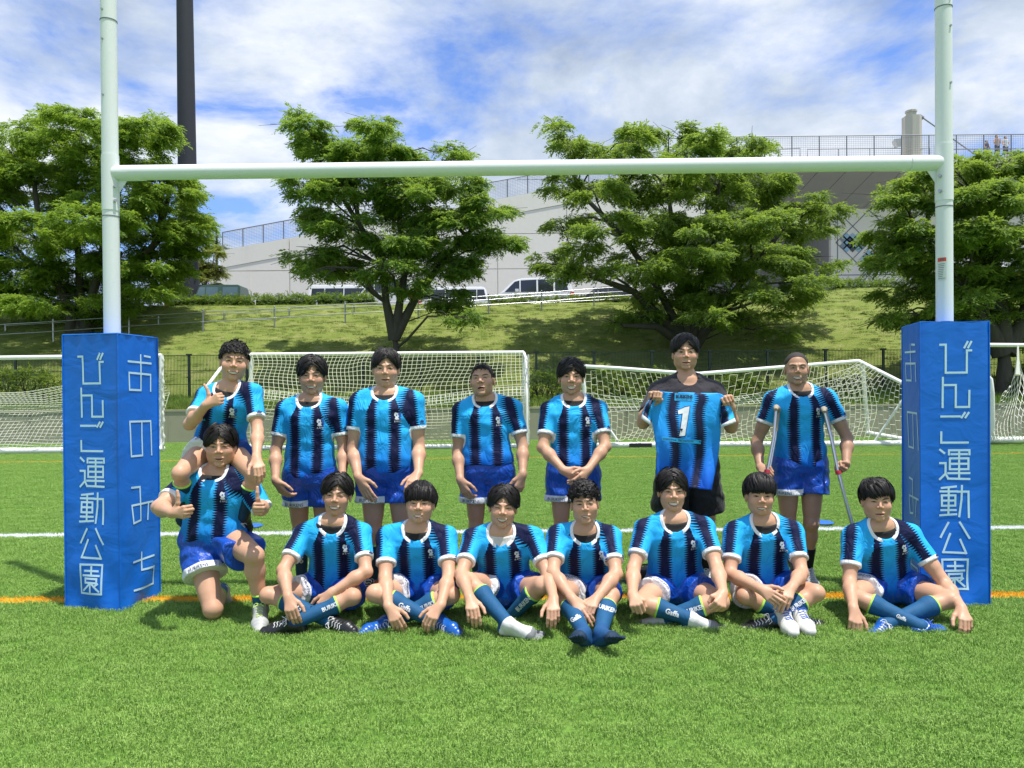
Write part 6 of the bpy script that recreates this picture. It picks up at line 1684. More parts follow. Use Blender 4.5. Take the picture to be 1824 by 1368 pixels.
def hedge(label, x0, x1, y, z0, z1, depth, leaf, seed, name='hedge', cat='hedge', dens=130, group=None, round_=0.0, wav=.05):
    r = np.random.default_rng(seed); root = empty(name, ((x0+x1)/2, y, z0), label, cat, group)
    n = int((x1-x0)*((z1-z0)*1.3+depth)*dens); u = r.uniform(x0, x1, n); side = r.uniform(0, 1, n) < (z1-z0)/((z1-z0)+depth)
    yy = np.where(side, y-depth/2+r.normal(size=n)*.05, r.uniform(y-depth/2, y+depth/2, n)); zt = z1+wav*np.sin(u*3+seed)+wav*.6*np.sin(u*9)
    if round_: zt = z0+(zt-z0)*np.clip(1-np.abs((u-(x0+x1)/2)/((x1-x0)/2))**2.6, .08, 1)
    zz_ = np.where(side, z0+(zt-z0)*r.uniform(0, 1, n), zt+r.normal(size=n)*.05)
    if round_: yy = y+(yy-y)*np.where(side, 1-.5*((zz_-z0)/(z1-z0))**2, .6)
    pts = np.stack([u, yy, zz_], 1)
    points_gn('foliage', pts-np.array([(x0+x1)/2, y, z0]), np.stack([r.normal(size=n)*.7, r.normal(size=n)*.7-.3, r.uniform(0, 6.28, n)], 1), r.uniform(.45, .75, n), SPRM[leaf.name], leaf, root, kind='stuff', loc=(0, 0, 0))
    mb = MB(); m_ = 10
    for i in range(m_):
        a, b = x0+(x1-x0)*i/m_, x0+(x1-x0)*(i+1)/m_; c = (a+b)/2; h_ = (z1-z0)-.06
        if round_: h_ *= max(.05, 1-abs((c-(x0+x1)/2)/((x1-x0)/2))**2.2)
        mb.tube([A3(c, y, z0-.05), A3(c, y, z0+h_*.5)], .03, 5)
        for s_ in range(4): mb.tube([A3(c, y, z0+h_*.3), A3(c+r.uniform(-.3, .3), y+r.uniform(-.2, .2), z0+h_)], [.02, .005], 4)
    mb.build('stems', BARK, root, kind='stuff')
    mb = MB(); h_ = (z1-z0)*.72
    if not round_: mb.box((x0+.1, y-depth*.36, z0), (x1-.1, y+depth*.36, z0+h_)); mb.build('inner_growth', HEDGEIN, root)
    return root
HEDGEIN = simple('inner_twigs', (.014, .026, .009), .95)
HG = 'clipped hedges along the top of the bank'
HX = lambda px, d=39.2: P(px, 540, d)[0]
for i, (a, b, lb) in enumerate(((300, 454, 'clipped green hedge below the dark green off-roader'), (456, 563, 'clipped green hedge left of the white minibus'), (565, 672, 'clipped green hedge ending behind the centre-left tree trunk'), (870, 1160, 'low dark hedge under the white people carrier'), (1478, 1590, 'clipped hedge in front of the diamond pattern wall'))):
    zr = .55 if i == 4 else 0.0
    hedge(lb, HX(a), HX(b), 39.2, PZ+zr*.6-.05, PZ+(.52 if i != 3 else .34)+zr, .9, LEAF[3] if i != 3 else LEAF[4], 40+i, group=HG)
SX = lambda px, d=25.5: P(px, 660, d)[0]
SG = 'dark shrubs at the foot of the mesh fence'
for i, (a, b, h_, lb) in enumerate(((-40, 118, 1.05, 'dark shrub behind the left goal at the left edge'), (925, 1015, .80, 'low dark shrub between the white goal and the grinning player'), (1035, 1130, .85, 'dark shrub right of the grinning player behind the goal net'), (1120, 1215, .80, 'dark shrub left of the person in the black t-shirt'), (1255, 1370, .70, 'low shrub between the jersey holder and the crutch user'), (1765, 1860, .85, 'dark shrub beside the thick trunk at the right edge'))):
    x0, x1 = SX(a), SX(b); zb_ = float(zbank((x0+x1)/2, 25.4)); hedge(lb, x0, x1, 25.4, zb_-.05, zb_+h_, 1.0, LEAF[4], 60+i, name='shrub', cat='shrub', dens=110, group=SG, round_=1, wav=.1)
print('plants', round(time.time()-T0, 1))
# ------------------------------------------------------------------ the team: joints measured in the photograph, solved with bone lengths
UA, FA, TH, SH_ = .285, .245, .41, .395
def jt(par, v, L):
    px, py, d = v
    if d == 'n': return J(par, px, py, L, True)
    if d == 'f': return J(par, px, py, L, False)
    return P(px, py, d)
def mk(id, label, s, eye, neck, pel, shR, shL, arms, hips, legs, toes, hands, **o):
    k = dict(o); k['id'] = id; k['label'] = label; k['s'] = s
    k['eye'] = P(*eye); k['neck'] = P(*neck); k['pel'] = np.array(pel, float)
    k['shR'] = P(*shR); k['shL'] = P(*shL)
    for sd, (e, w) in zip('RL', arms):
        k['el'+sd] = jt(k['sh'+sd], e, UA*s); k['wr'+sd] = jt(k['el'+sd], w, FA*s)
    hx, hz = hips; A = nrm(k['neck']-k['pel'])
    X_ = nrm(k['shL']-k['shR']); X_ = nrm(A3(X_[0], X_[1]*.5, 0)) if 'hipdir' not in o else nrm(o['hipdir'])
    for sd, sg in (('R', -1), ('L', 1)):
        k['hip'+sd] = k['pel'] + X_*sg*hx*s + A3(0, 0, hz)
    for sd, (kn, an) in zip('RL', legs):
        k['kn'+sd] = np.array(kn, float) if isinstance(kn, np.ndarray) else jt(k['hip'+sd], kn, TH*s)
        k['an'+sd] = np.array(an, float) if isinstance(an, np.ndarray) else jt(k['kn'+sd], an, SH_*s)
    for sd, t in zip('RL', toes):
        k['toe'+sd] = k['an'+sd] + nrm(t)*.19*s
    for sd, h in zip('RL', hands):
        if h is None: continue
        px, py, nf, mode, T, N = h[:6]
        q = jt(k['wr'+sd], (px, py, nf), .088*s)
        k['hand'+sd] = dict(k=q, mode=mode, T=A3(*T), N=A3(*N), **(h[6] if len(h) > 6 else {}))
    return k
def standlegs(s, d, knx, anx, dk=0.0):
    r = []
    for a, b in zip(knx, anx): r.append((Zp(a, .455*s, d-.03+dk), Zp(b, .085*s, d+.04)))
    return r
FWD = A3(0, -1, -.28)
UPC = A3(0, -.55, .8)
ri, le = (1, 0, 0), (-1, 0, 0); away = (0, 1, -.3)
G_B = 'players standing in the back row'; G_F = 'players sitting cross-legged in the front row'
TS = []
# A rides on B's shoulders
TS.append(mk('A', 'smiling player sitting on the kneeling teammate\'s shoulders with one thumb up', .96, (417, 643, 5.0), (409, 690, 5.07), Zp(387, .985, 5.16),
   (367, 706, 5.10), (451, 702, 5.06), [((338, 755, 'n'), (367, 722, 'n')), ((459, 768, 'n'), (457, 815, 'n'))], (.09, .06),
   [((321, 842, 'n'), (326, 925, 5.02)), ((455, 846, 'n'), (431, 918, 4.98))], [A3(.1, .35, -.9), A3(-.1, .35, -.9)],
   [(388, 711, 'n', 'thumb', (0, 0, 1), (0, 1, 0)), (462, 832, 'n', 'drape', (-.9, 0, .3), (0, .6, -1))],
   look=(7, 0, 5), hair='short', smile=1, skin=skin_mat(0, 1.02, mw=.033, mo=.0060, curve=.006, eo=.0016), sit=True, basez=.98, slen=.12, wd=.96,
   sockR=SOCKD, sockL=SOCKD, bootR=B_BLACK, bootL=B_BLACK, upR=A3(0, -1, 0), upL=A3(0, -1, 0), textL=[('BURIKENS', .30, .034, False, PRINTW, 0)], seed=3, shorttext=True, fat=1.04, hs=1.08, hem=.16))
TS.append(mk('B', 'broad kneeling player giving two thumbs up while carrying a teammate on his shoulders', 1.02, (390, 796, 4.90), (386, 838, 4.99), Zp(378, .40, 5.03),
   (332, 864, 4.98), (441, 864, 4.98), [((283, 903, 'n'), (306, 914, 'n')), ((466, 905, 4.92), (461, 903, 4.70))], (.10, .07),
   [(Zp(375, .075, 4.80), Zp(392, .10, 5.19)), ((453, 990, 'n'), Zp(460, .10, 4.77))], [A3(.05, .6, -.55), A3(.25, -1, -.25)],
   [(327, 913, 'n', 'thumb', (0, 0, 1), (0, 1, 0)), (454, 907, 4.615, 'thumb', (0, 0, 1), (0, 1, 0))],
   look=(0, 0, 0), hair='center', skin=skin_mat(1, .98, mw=.022, mo=.0012, curve=.003, teeth=False, eo=.0020), wd=1.13, fat=1.13, hs=1.10, slen=.26,
   bootR=B_GREY, bootL=B_GREY, upR=A3(0, .5, 1), laceR=LACE, laceL=LACE, seed=4, socktop=.24, belly=.02, hem=.10, flare=.028))
for i, (nm,) in enumerate(()): pass
TS.append(mk('C', 'standing player with short fringe directly right of the shoulder-riding pair, arms hanging', .98, (554, 669, 5.33), (553, 711, 5.40), Zp(551, .76, 5.42),
   (508, 730, 5.41), (602, 728, 5.41), [((491, 804, 'n'), (491, 856, 'n')), ((612, 800, 'n'), (610, 852, 'n'))], (.088, .075),
   standlegs(.98, 5.5, (532, 574), (534, 576)), [FWD+A3(-.2, 0, 0), FWD+A3(.2, 0, 0)],
   [(503, 877, 'n', 'relax', (.8, -.5, 0), (.5, .8, 0)), (610, 882, 'n', 'relax', (-.8, -.5, 0), (-.5, .8, 0))],
   hair='side', smile=.7, skin=skin_mat(2, .93, mw=.032, mo=.0055, curve=.005, eo=.0018), sockR=SOCKD, sockL=SOCKD, bootR=B_GREY, bootL=B_GREY,
   textR=[('Gaffa', .55, .035, True, PRINTW, 0)], seed=5, hs=1.12, group=G_B))
TS.append(mk('D', 'sturdy standing player with curtain hair and hands resting on his thighs', 1.02, (686, 656, 5.30), (687, 699, 5.37), Zp(687, .79, 5.38),
   (641, 717, 5.38), (737, 715, 5.38), [((629, 800, 'n'), (638, 850, 'n')), ((746, 796, 'n'), (745, 843, 'n'))], (.090, .075),
   standlegs(1.02, 5.40, (663, 714), (660, 722)), [FWD+A3(-.25, 0, 0), FWD+A3(.2, 0, 0)],
   [(651, 875, 'n', 'flat', (.9, -.2, .2), (.3, 1, 0)), (735, 858, 'n', 'relax', (-.9, -.2, -.1), (-.3, 1, 0))],
   hair='mid', skin=skin_mat(3, 1.0, mw=.024, mo=.0010, curve=.003, teeth=False, eo=.0024), wd=1.10, fat=1.06, belly=.03, sockR=SOCKD, sockL=SOCKD, bootR=B_DARKG, bootL=B_DARKG, seed=6, hs=1.12, group=G_B))
TS.append(mk('E', 'standing player with cropped hair, head tilted back and mouth open, shirt tucked in', .99, (856, 673, 5.46), (864, 711, 5.55), Zp(868, .77, 5.55),
   (822, 732, 5.55), (914, 728, 5.55), [((815, 805, 'n'), (820, 855, 'n')), ((931, 795, 'n'), (931, 845, 'n'))], (.088, .075),
   standlegs(.99, 5.58, (846, 890), (848, 892)), [FWD+A3(-.2, 0, 0), FWD+A3(.2, 0, 0)],
   [(830, 880, 'n', 'relax', (.9, -.4, 0), (.4, .8, 0)), (925, 872, 'n', 'relax', (-.9, -.4, 0), (-.4, .8, 0))],
   look=(-8, 14, -4), hair='shortest', skin=skin_mat(4, .84, mw=.022, mo=.005, curve=-.003, teeth=False, eo=.0012, browtilt=.10), seed=7, hem=.22, waist=.30, loose=.022, slen=.22, group=G_B, sockR=SOCKD, sockL=SOCKD, bootR=B_BLACK, bootL=B_BLACK))
TS.append(mk('F', 'grinning standing player with a white mouthguard and clasped hands', 1.0, (1018, 671, 5.42), (1021, 710, 5.50), Zp(1020, .765, 5.5),
   (979, 731, 5.5), (1065, 730, 5.5), [((967, 797, 'n'), (1004, 838, 'n')), ((1078, 795, 'n'), (1048, 836, 'n'))], (.088, .075),
   standlegs(1.0, 5.52, (998, 1040), (1000, 1042)), [FWD+A3(-.2, 0, 0), FWD+A3(.2, 0, 0)],
   [(1026, 851, 'n', 'relax', (.2, -.1, .9), (0, 1, -.2)), (1030, 862, 5.15, 'relax', (-.2, -.1, .9), (0, 1, 0))],
   look=(0, 2, 0), hair='side', smile=1, skin=skin_mat(5, .93, mw=.030, mo=.0078, curve=.004, eo=.0018), wd=.97, seed=8, group=G_B, sockR=SOCKD, sockL=SOCKD, bootR=B_BLACK, bootL=B_BLACK, hs=1.08))
TS.append(mk('G', 'tall person in a black t-shirt and black shorts holding up a jersey', 1.06, (1222, 627, 5.38), (1222, 674, 5.46), Zp(1224, .82, 5.5),
   (1174, 698, 5.48), (1272, 698, 5.48), [((1146, 752, 'n'), (1158, 722, 5.18)), ((1302, 760, 'n'), (1302, 726, 5.18))], (.092, .075),
   standlegs(1.06, 5.62, (1190, 1258), (1188, 1256)), [FWD+A3(-.2, 0, 0), FWD+A3(.1, 0, 0)],
   [(1166, 699, 5.14, 'grip', (1, 0, -.1), (0, -1, -.2)), (1294, 708, 5.14, 'grip', (-1, 0, -.1), (0, -1, -.2))],
   look=(0, 2, 0), hair='mid', skin=skin_mat(6, .98, mw=.024, mo=.0008, curve=.004, teeth=False, eo=.0030), outfit='tee', wd=1.08, fat=1.06, sleeve=.21, seed=9, slen=.33, flare=.03, loose=.02,
   sockR=SOCKK, sockL=SOCKK, bootR=B_GREY, bootL=B_GREY, textR=None, hs=1.07))
TS.append(mk('H', 'smiling standing player with a shaved head leaning on two crutches', 1.0, (1421, 655, 5.52), (1422, 693, 5.60), Zp(1424, .785, 5.6),
   (1377, 714, 5.6), (1474, 711, 5.6), [((1348, 787, 'n'), (1354, 832, 'n')), ((1509, 780, 'n'), (1507, 828, 'n'))], (.090, .075),
   [(Zp(1403, .47, 5.6), Zp(1408, .15, 5.88)), (Zp(1444, .455, 5.55), Zp(1436, .085, 5.66))], [A3(0, -1, -.35), FWD],
   [(1366, 845, 5.30, 'grip', (.2, -1, -.1), (1, .2, -.2)), (1499, 843, 5.30, 'grip', (-.2, -1, -.1), (-1, .2, -.2))],
   look=(-2, 3, 0), hair='buzz', hairmat=BUZZ, smile=1, skin=skin_mat(7, .80, mw=.034, mo=.0065, curve=.007, eo=.0014), seed=10, wd=1.03, sleeve=.18, sockR=SOCKK, sockL=SOCKK, socktop=.20, bootR=B_BLACK, bootL=B_GREY, group=G_B, hs=1.03))
# front row
def sitleg(*a): return list(a)
def sitting(id, label, s, eye, neck, pelx, shR, shL, arms, legs, toes, hands, peld=5.02, **o):
    return mk(id, label, s, eye, neck, Zp(pelx, .055, peld), shR, shL, arms, (.088, .075), legs, toes, hands, sit=True, slen=o.pop('slen', .21), flare=o.pop('flare', .012), hem=o.pop('hem', .13), **o)
dwn = (0, .7, -.7)
TS.append(sitting('I', 'sitting player with black boots, leftmost of the seated front row', .98, (597, 883, 4.82), (595, 926, 4.88), 592,
   (541, 952, 4.90), (643, 950, 4.90), [((505, 1015, 'n'), (513, 1062, 'n')), ((652, 1018, 'n'), (590, 1056, 'n'))],
   [((478, 1060, 'n'), (586, 1106, 4.60)), ((628, 1063, 'n'), (524, 1110, 4.52))], [A3(.6, -.6, -.1), A3(-1, -.10, -.03)],
   [(518, 1086, 'n', 'drape', ri, dwn), (573, 1080, 'n', 'drape', le, dwn)],
   look=(-3, 4, 3), hair='side', smile=1, skin=skin_mat(8, .95, mw=.032, mo=.0062, curve=.005, eo=.0016), seed=11, bootR=B_BLACK, bootL=B_BLACK, upR=A3(-1, 0, .4), upL=UPC,
   textL=[('BURIKENS', .34, .034, True, PRINTW, 0)], textR=[('G', .55, .05, True, PRINTW, 0)], bend=-.03, group=G_F))
TS.append(sitting('J', 'sitting player with a full black fringe and blue boots, both hands on the turf', 1.0, (746, 897, 4.82), (743, 938, 4.90), 745,
   (690, 957, 4.92), (795, 957, 4.92), [((686, 1030, 'n'), (692, 1080, 'n')), ((800, 1026, 'n'), (785, 1078, 'n'))],
   [((668, 1057, 'n'), (776, 1108, 4.60)), ((803, 1060, 'n'), (692, 1110, 4.66))], [A3(.45, -.8, -.1), A3(-.45, -.8, -.1)],
   [(704, 1103, 'n', 'drape', ri, dwn), (769, 1099, 'n', 'drape', le, dwn)],
   look=(-4, 8, 3), hair='bowl', smile=.3, skin=skin_mat(9, 1.02, mw=.025, mo=.0060, curve=.001, eo=.0014, browtilt=.05), seed=12, wd=1.05, fat=1.08, bootR=B_BLUE, bootL=B_BLUE, upR=A3(-1, 0, .3), upL=A3(1, 0, .3),
   textR=[('Gaffa', .50, .042, True, PRINTW, .0)], textL=[('BURIKENS', .30, .036, True, PRINTW, 0)], bend=-.03, group=G_F, hem=.15))
TS.append(sitting('K', 'sitting player with parted curtain hair and white grey-toed socks', 1.0, (896, 905, 4.80), (893, 944, 4.88), 897,
   (843, 960, 4.90), (950, 958, 4.90), [((822, 1022, 'n'), (836, 1063, 'n')), ((976, 1024, 'n'), (986, 1066, 'n'))],
   [((836, 1035, 'n'), (906, 1112, 'n')), ((966, 1042, 'n'), (902, 1106, 'f'))], [A3(1, -.25, -.12), A3(-1, -.35, -.22)],
   [(841, 1084, 'n', 'drape', ri, dwn), (986, 1086, 'n', 'drape', le, dwn)],
   look=(0, 3, 4), hair='center', smile=1, skin=skin_mat(10, 1.0, mw=.032, mo=.0060, curve=.009, eo=.0012), seed=13, sockR=SOCKW, sockL=SOCKW, upR=UPC, upL=UPC, under=UNDERW,
   textL=[('BURIKENS', .42, .040, True, PRINTW, 0)], bend=-.03, group=G_F, toesR=True))
TS.append(sitting('L', 'sitting player with curly hair and both legs stretched forward in blue toe socks', 1.0, (1042, 898, 4.78), (1041, 941, 4.86), 1043,
   (993, 955, 4.90), (1087, 955, 4.90), [((985, 1020, 'n'), (1019, 1066, 'n')), ((1097, 1022, 'n'), (1064, 1064, 'n'))],
   [((1003, 1062, 'n'), (1040, 1127, 'n')), ((1088, 1062, 'n'), (1070, 1128, 'n'))], [A3(-.34, -.80, .47), A3(.40, -.80, .47)],
   [(1034, 1086, 'n', 'open', ri, dwn, {'curl': .8, 'spread': 2.0}), (1052, 1079, 'n', 'drape', le, dwn)],
   look=(0, 4, -4), hair='curly', smile=.3, skin=skin_mat(11, .96, mw=.024, mo=.004, curve=.002, eo=.0016), seed=14, fat=1.03, sockR=SOCKB, sockL=SOCKB, upR=A3(0, .6, .8), upL=A3(0, .6, .8),
   textR=[('Gaffa', .62, .034, False, PRINTW, 0)], textL=[('BURIKENS', .35, .034, False, PRINTW, 0)], bend=-.02, group=G_F, hem=.15))
TS.append(sitting('M', 'sitting player with swept back hair and a wide smile, hands on his knees', 1.04, (1200, 876, 4.86), (1200, 922, 4.92), 1202,
   (1149, 943, 4.93), (1254, 941, 4.93), [((1128, 1014, 'n'), (1127, 1060, 'n')), ((1277, 1012, 'n'), (1288, 1056, 'n'))],
   [((1140, 1074, 'n'), (1232, 1103, 4.58)), ((1283, 1072, 'n'), (1178, 1103, 4.68))], [A3(1, -.22, -.08), A3(-1, -.1, -.05)],
   [(1133, 1077, 'n', 'fist', (.9, -.4, .2), dwn), (1283, 1077, 'n', 'fist', (-.9, -.4, .2), dwn)],
   look=(3, 2, -1), hair='center', smile=1, skin=skin_mat(12, 1.04, mw=.032, mo=.0080, curve=.006, eo=.0020), seed=15, sockR=SOCKW, sockL=SOCKW, upR=UPC, upL=UPC,
   textR=[('Gaffa', .62, .044, True, PRINTW, 0)], textL=[('BURIKENS', .40, .036, True, PRINTW, 0)], bend=-.02, group=G_F, hem=.15))
TS.append(sitting('N', 'sitting player with a rounded fringe behind the pair of white boots', 1.0, (1357, 884, 4.82), (1358, 926, 4.90), 1356,
   (1308, 948, 4.92), (1412, 947, 4.92), [((1300, 1022, 'n'), (1352, 1048, 'n')), ((1428, 1020, 'n'), (1411, 1045, 'n'))],
   [((1328, 1062, 'n'), (1424, 1106, 4.62)), ((1453, 1056, 'n'), (1380, 1106, 4.56))], [A3(1, -.1, -.04), A3(-1, -.1, -.04)],
   [(1373, 1062, 'n', 'relax', (.7, -.3, .6), dwn), (1401, 1062, 'n', 'drape', le, dwn)],
   look=(2, 3, 0), hair='bowl', smile=.6, skin=skin_mat(13, .97, mw=.027, mo=.0045, curve=.003, eo=.0022), seed=16, fat=1.03, sockR=SOCK, sockL=SOCK, bootR=B_BLACK, bootL=B_BLACK, upR=UPC, upL=UPC,
   textL=[('BURIKENS', .42, .036, True, PRINTW, 0)], bend=-.03, group=G_F))
TS.append(sitting('O', 'sitting player with a thick side fringe and blue boots, rightmost beside the post pad', 1.02, (1567, 894, 4.80), (1567, 934, 4.88), 1575,
   (1519, 956, 4.90), (1620, 952, 4.90), [((1513, 1035, 'n'), (1520, 1083, 'n')), ((1683, 1040, 'n'), (1712, 1082, 'n'))],
   [((1520, 1062, 'n'), (1640, 1116, 4.50)), ((1693, 1068, 'n'), (1578, 1113, 4.56))], [A3(1, -.05, -.04), A3(-.6, -.7, -.1)],
   [(1524, 1108, 'n', 'drape', ri, dwn), (1721, 1104, 'n', 'drape', le, dwn, {'spread': 1.6})],
   look=(2, 3, 0), hair='swoop', skin=skin_mat(14, .97, mw=.023, mo=.0008, curve=-.002, teeth=False, eo=.0018, browtilt=.08), seed=17, fat=1.06, bootR=B_BLUE, bootL=B_BLUE, upR=UPC, upL=A3(.7, .2, .6), solecol=REDC, laceR=LACEB,
   textR=[('Gaffa', .72, .03, True, PRINTW, 0)], bend=-.02, group=G_F, hem=.15))
import os
ONLY = os.environ.get('ONLY')
for k in TS:
    if ONLY is None or k['id'] in ONLY: person(k)
# ------------------------------------------------------------------ the jersey held up
def held_jersey():
    m = Mat('held_jersey_cloth', .6, .35); u, v, w = m.attr('jt'); phi, al, dwh = m.attr('js'); grad = m.cl((v-.02)*2.0)
    blue = m.mix(grad, (.003, .10, .62), (.016, .36, .88)); zig = m.m('POWER', m.tri(v, .0155), 1.3)*.030-.012
    st = m.abs(m.abs(u)-.088)-.036+zig; c = m.mix(m.inside(st, .0014), blue, NAVY)
    c = m.mix(w > .5, c, m.mix(m.inside(m.abs(phi-.05)-.04+m.tri(al, .0125)*.02-.01, .0014), CYAN, NAVY))
    c = m.mix(m.inside(dwh, .001), c, WHITE); m.color(c); cloth_finish(m, .3)
    root = empty('held_jersey', P(1222, 870, 5.2), 'blue striped jersey with white number 1 held up by the person in black', 'jersey')
    ys = [697, 703, 712, 724, 740, 770, 810, 850, 872]; lx = [1176, 1163, 1160, 1160, 1159, 1165, 1170, 1168, 1165]; rx_ = [1266, 1288, 1291, 1284, 1282, 1284, 1280, 1272, 1268]; dz = [0, 0, 0, 0, 0, 1, 2, 5, 8]
    nv, nu = 74, 40; V = np.zeros((nv, nu, 3)); JT = np.zeros((nv, nu, 3)); JS = np.zeros((nv, nu, 3)); JS[..., 2] = .1
    for i in range(nv):
        t = i/(nv-1); yl = 697+(863-697)*t; yr = 700+(873-700)*t
        for j in range(nu):
            s_ = j/(nu-1); y = yl+(yr-yl)*s_; x0 = np.interp(y, ys, lx); x1 = np.interp(y, ys, rx_); x = x0+(x1-x0)*s_
            sagc = 3.0*math.sin(math.pi*s_)*(1-t)**4 - 2.5*(1-t)**6*math.exp(-((s_-.5)/.28)**2)
            d = 5.10+.015*math.sin(s_*9+t*3)+.010*math.sin(s_*21-t*9)*t+.02*math.sin(t*7+s_*4)-.02*t + .035*(2*s_-1)**2
            V[i, j] = P(x, y+sagc, d); hgt = (1-t)*.70; JT[i, j] = ((s_-.5)*.46*(1.0+.0*t), hgt, 0)
    seam = np.zeros((nv, nu))
    idx = np.arange(nv*nu).reshape(nv, nu); Q = np.stack([idx[:-1, :-1], idx[1:, :-1], idx[1:, 1:], idx[:-1, 1:]], -1).reshape(-1, 4)
    def solid(name, V, Q, JT, JS, par):
        me = mesh_np(name, V.reshape(-1, 3), Q); attr(me, 'jt', JT.reshape(-1, 3)); attr(me, 'js', JS.reshape(-1, 3)); o = link(name, me, m.mat, par)
        md = o.modifiers.new('thickness', 'SOLIDIFY'); md.thickness = .004; md.offset = 0; return o
    bo = solid('jersey_body', V, Q, JT, JS, root)
    for sd, c in (('l', [[(1163, 701), (1150, 722), (1142, 745)], [(1168, 712), (1160, 735), (1158, 757)]]), ('r', [[(1289, 705), (1303, 728), (1311, 752)], [(1283, 724), (1285, 745), (1284, 762)]])):
        n1_, n2_ = 20, 12; Vs = np.zeros((n1_, n2_, 3)); Jt = np.zeros((n1_, n2_, 3)); Js = np.zeros((n1_, n2_, 3))
        for i in range(n1_):
            t = i/(n1_-1); a = np.array([np.interp(t, [0, .5, 1], [p[k] for p in c[0]]) for k in (0, 1)]); b = np.array([np.interp(t, [0, .5, 1], [p[k] for p in c[1]]) for k in (0, 1)])
            for j in range(n2_):
                s_ = j/(n2_-1); q = a*(1-s_)+b*s_; bul = math.sin(math.pi*s_); Vs[i, j] = P(q[0], q[1], 5.105+.0-.03*bul*(.4+t)+.012*math.sin(t*12)); Jt[i, j] = (0, 0, 1); Js[i, j] = ((s_*.14) if sd == 'l' else .14-s_*.13, t*.21, .17-t*.2 if True else .1)
        i2 = np.arange(n1_*n2_).reshape(n1_, n2_); Q2 = np.stack([i2[:-1, :-1], i2[1:, :-1], i2[1:, 1:], i2[:-1, 1:]], -1).reshape(-1, 4); solid('jersey_sleeve', Vs, Q2, Jt, Js, root)
    bv = BVHTree.FromPolygons([Vector(x) for x in V.reshape(-1, 3).tolist()], Q.tolist())
    O_ = lambda x, y: P(x, y, 5.0); ax = A3(1, 0, -.03); ay = A3(.02, 0, 1)
    one = lambda k: [[(-.016-k, -.098-k), (.022+k, -.094-k), (.054+k, .100+k), (.022, .092+k), (-.022-k, .070), (-.020-k, .045-k), (.008-k, .052)]]
    decal_me('number_outline', poly_me(one(.005)), bv, O_(1218, 751), ax, ay, PRINTN, bo, offset=.004); decal_me('number_one', poly_me(one(0)), bv, O_(1218, 751), ax, ay, PRINTW, bo, offset=.006)
    decal_me('number_emblem', poly_me([[(-.010, .004), (-.005, .009), (.005, .009), (.010, .004), (0, -.009)]]), bv, O_(1217, 766.5), ax, ay, PRINTN, bo, offset=.008)
    decal_me('name_patch', poly_me([[(-.060, -.022), (.060, -.024), (.062, .026), (-.058, .028)]]), bv, O_(1225, 708), ax, ay, simple('cyan_print', (.03, .42, .80), .6), bo, offset=.004)
    decal('name_lettering', 'BURIKENS', bv, O_(1225, 707), ax, ay, .030, PRINTN, bo, squeeze=.78, offset=.007, bold=.0014)
    decal('name_lettering', 'Onomichi Rugby Club', bv, O_(1225, 713), ax, ay, .011, PRINTN, bo, squeeze=.95, offset=.006)
    decal_me('slogan_strip', poly_me([[(-.130, -.012), (.130, -.014), (.130, .012), (-.130, .014)]]), bv, O_(1220, 786), A3(1, 0, -.10), ay, bpy.data.materials['cyan_print'], bo, offset=.009)
    decal('slogan_lettering', 'CHALLENGE THE YOUTH TOGETHER', bv, O_(1220, 786), A3(1, 0, -.10), ay, .016, PRINTN, bo, squeeze=.95, offset=.0115, bold=.0004)
held_jersey()
# ------------------------------------------------------------------ crutches
def crutch(label, padp, grip, tip, hint):
    root = empty('crutch', tip, label, 'crutch', 'aluminium crutches')
    ax = nrm(tip-padp); sd = nrm(np.cross(ax, A3(0, 1, 0))) if False else nrm(A3(hint, -.75, 0)-ax*A3(hint, -.75, 0).dot(ax)); w = .038
    for s_ in (-1, 1):
        lo_ = grip+ax*.30; mb = MB(); mb.tube([padp+sd*w*1.3*s_+ax*.02, padp+sd*w*1.3*s_+ax*.20, grip+sd*w*1.25*s_, lo_+sd*w*.45*s_, lo_+ax*.10+sd*.014*s_], .0105, 10); mb.build('side_tube', ALU, root, smooth=True)
    mb = MB(); mb.tube([grip+ax*.22, tip-ax*.02], .0125, 10); mb.build('lower_tube', ALU, root, smooth=True)
    mb = MB(); mb.tube([tip-ax*.055, tip-ax*.01, tip], [.017, .020, .024], 10); mb.build('rubber_tip', RUBBER, root, smooth=True)
    mb = MB(); mb.tube([padp-sd*w*2.0+ax*.016, padp-sd*w*1.4-ax*.004, padp-sd*w*.5-ax*.002, padp+sd*w*.5-ax*.002, padp+sd*w*1.4-ax*.004, padp+sd*w*2.0+ax*.016], [.012, .021, .024, .024, .021, .012], 12); mb.build('underarm_pad', RUBBER, root, smooth=True)
    mb = MB(); mb.tube([padp-sd*w*1.15+ax*.015, padp-sd*w*1.2+ax*.15], [.018, .015], 10); mb.build('pad_sleeve', RUBBER, root, smooth=True)
    mb = MB(); mb.tube([grip-sd*w*1.5, grip+sd*w*1.5], .0165, 10); mb.build('hand_grip', REDP, root, smooth=True)
    mb = MB(); mb.tube([grip-sd*w*1.35-ax*.012, grip-sd*w*1.35+ax*.012], .0195, 10); mb.tube([grip+sd*w*1.35-ax*.012, grip+sd*w*1.35+ax*.012], .0195, 10); mb.build('grip_clamp', REDP, root, smooth=True, kind='stuff')
    mb = MB()
    for i in range(5):
        for s_ in (-1,): c = grip-ax*(.06+.028*i)+sd*w*1.25*s_; v_ = nrm(CAM-c); mb.tube([c+v_*.0095, c+v_*.0118], .0035, 6)
    mb.build('adjustment_hole', BLACKP, root, kind='stuff')
    return root
kH = [k for k in TS if k['id'] == 'H'][0]
def gripc(sd):
    h = kH['hand'+sd]; D = nrm(h['k']-kH['wr'+sd]); return kH['wr'+sd]+D*.088+nrm(h['N'])*.028+D*.004
gR, gL = gripc('R'), gripc('L')
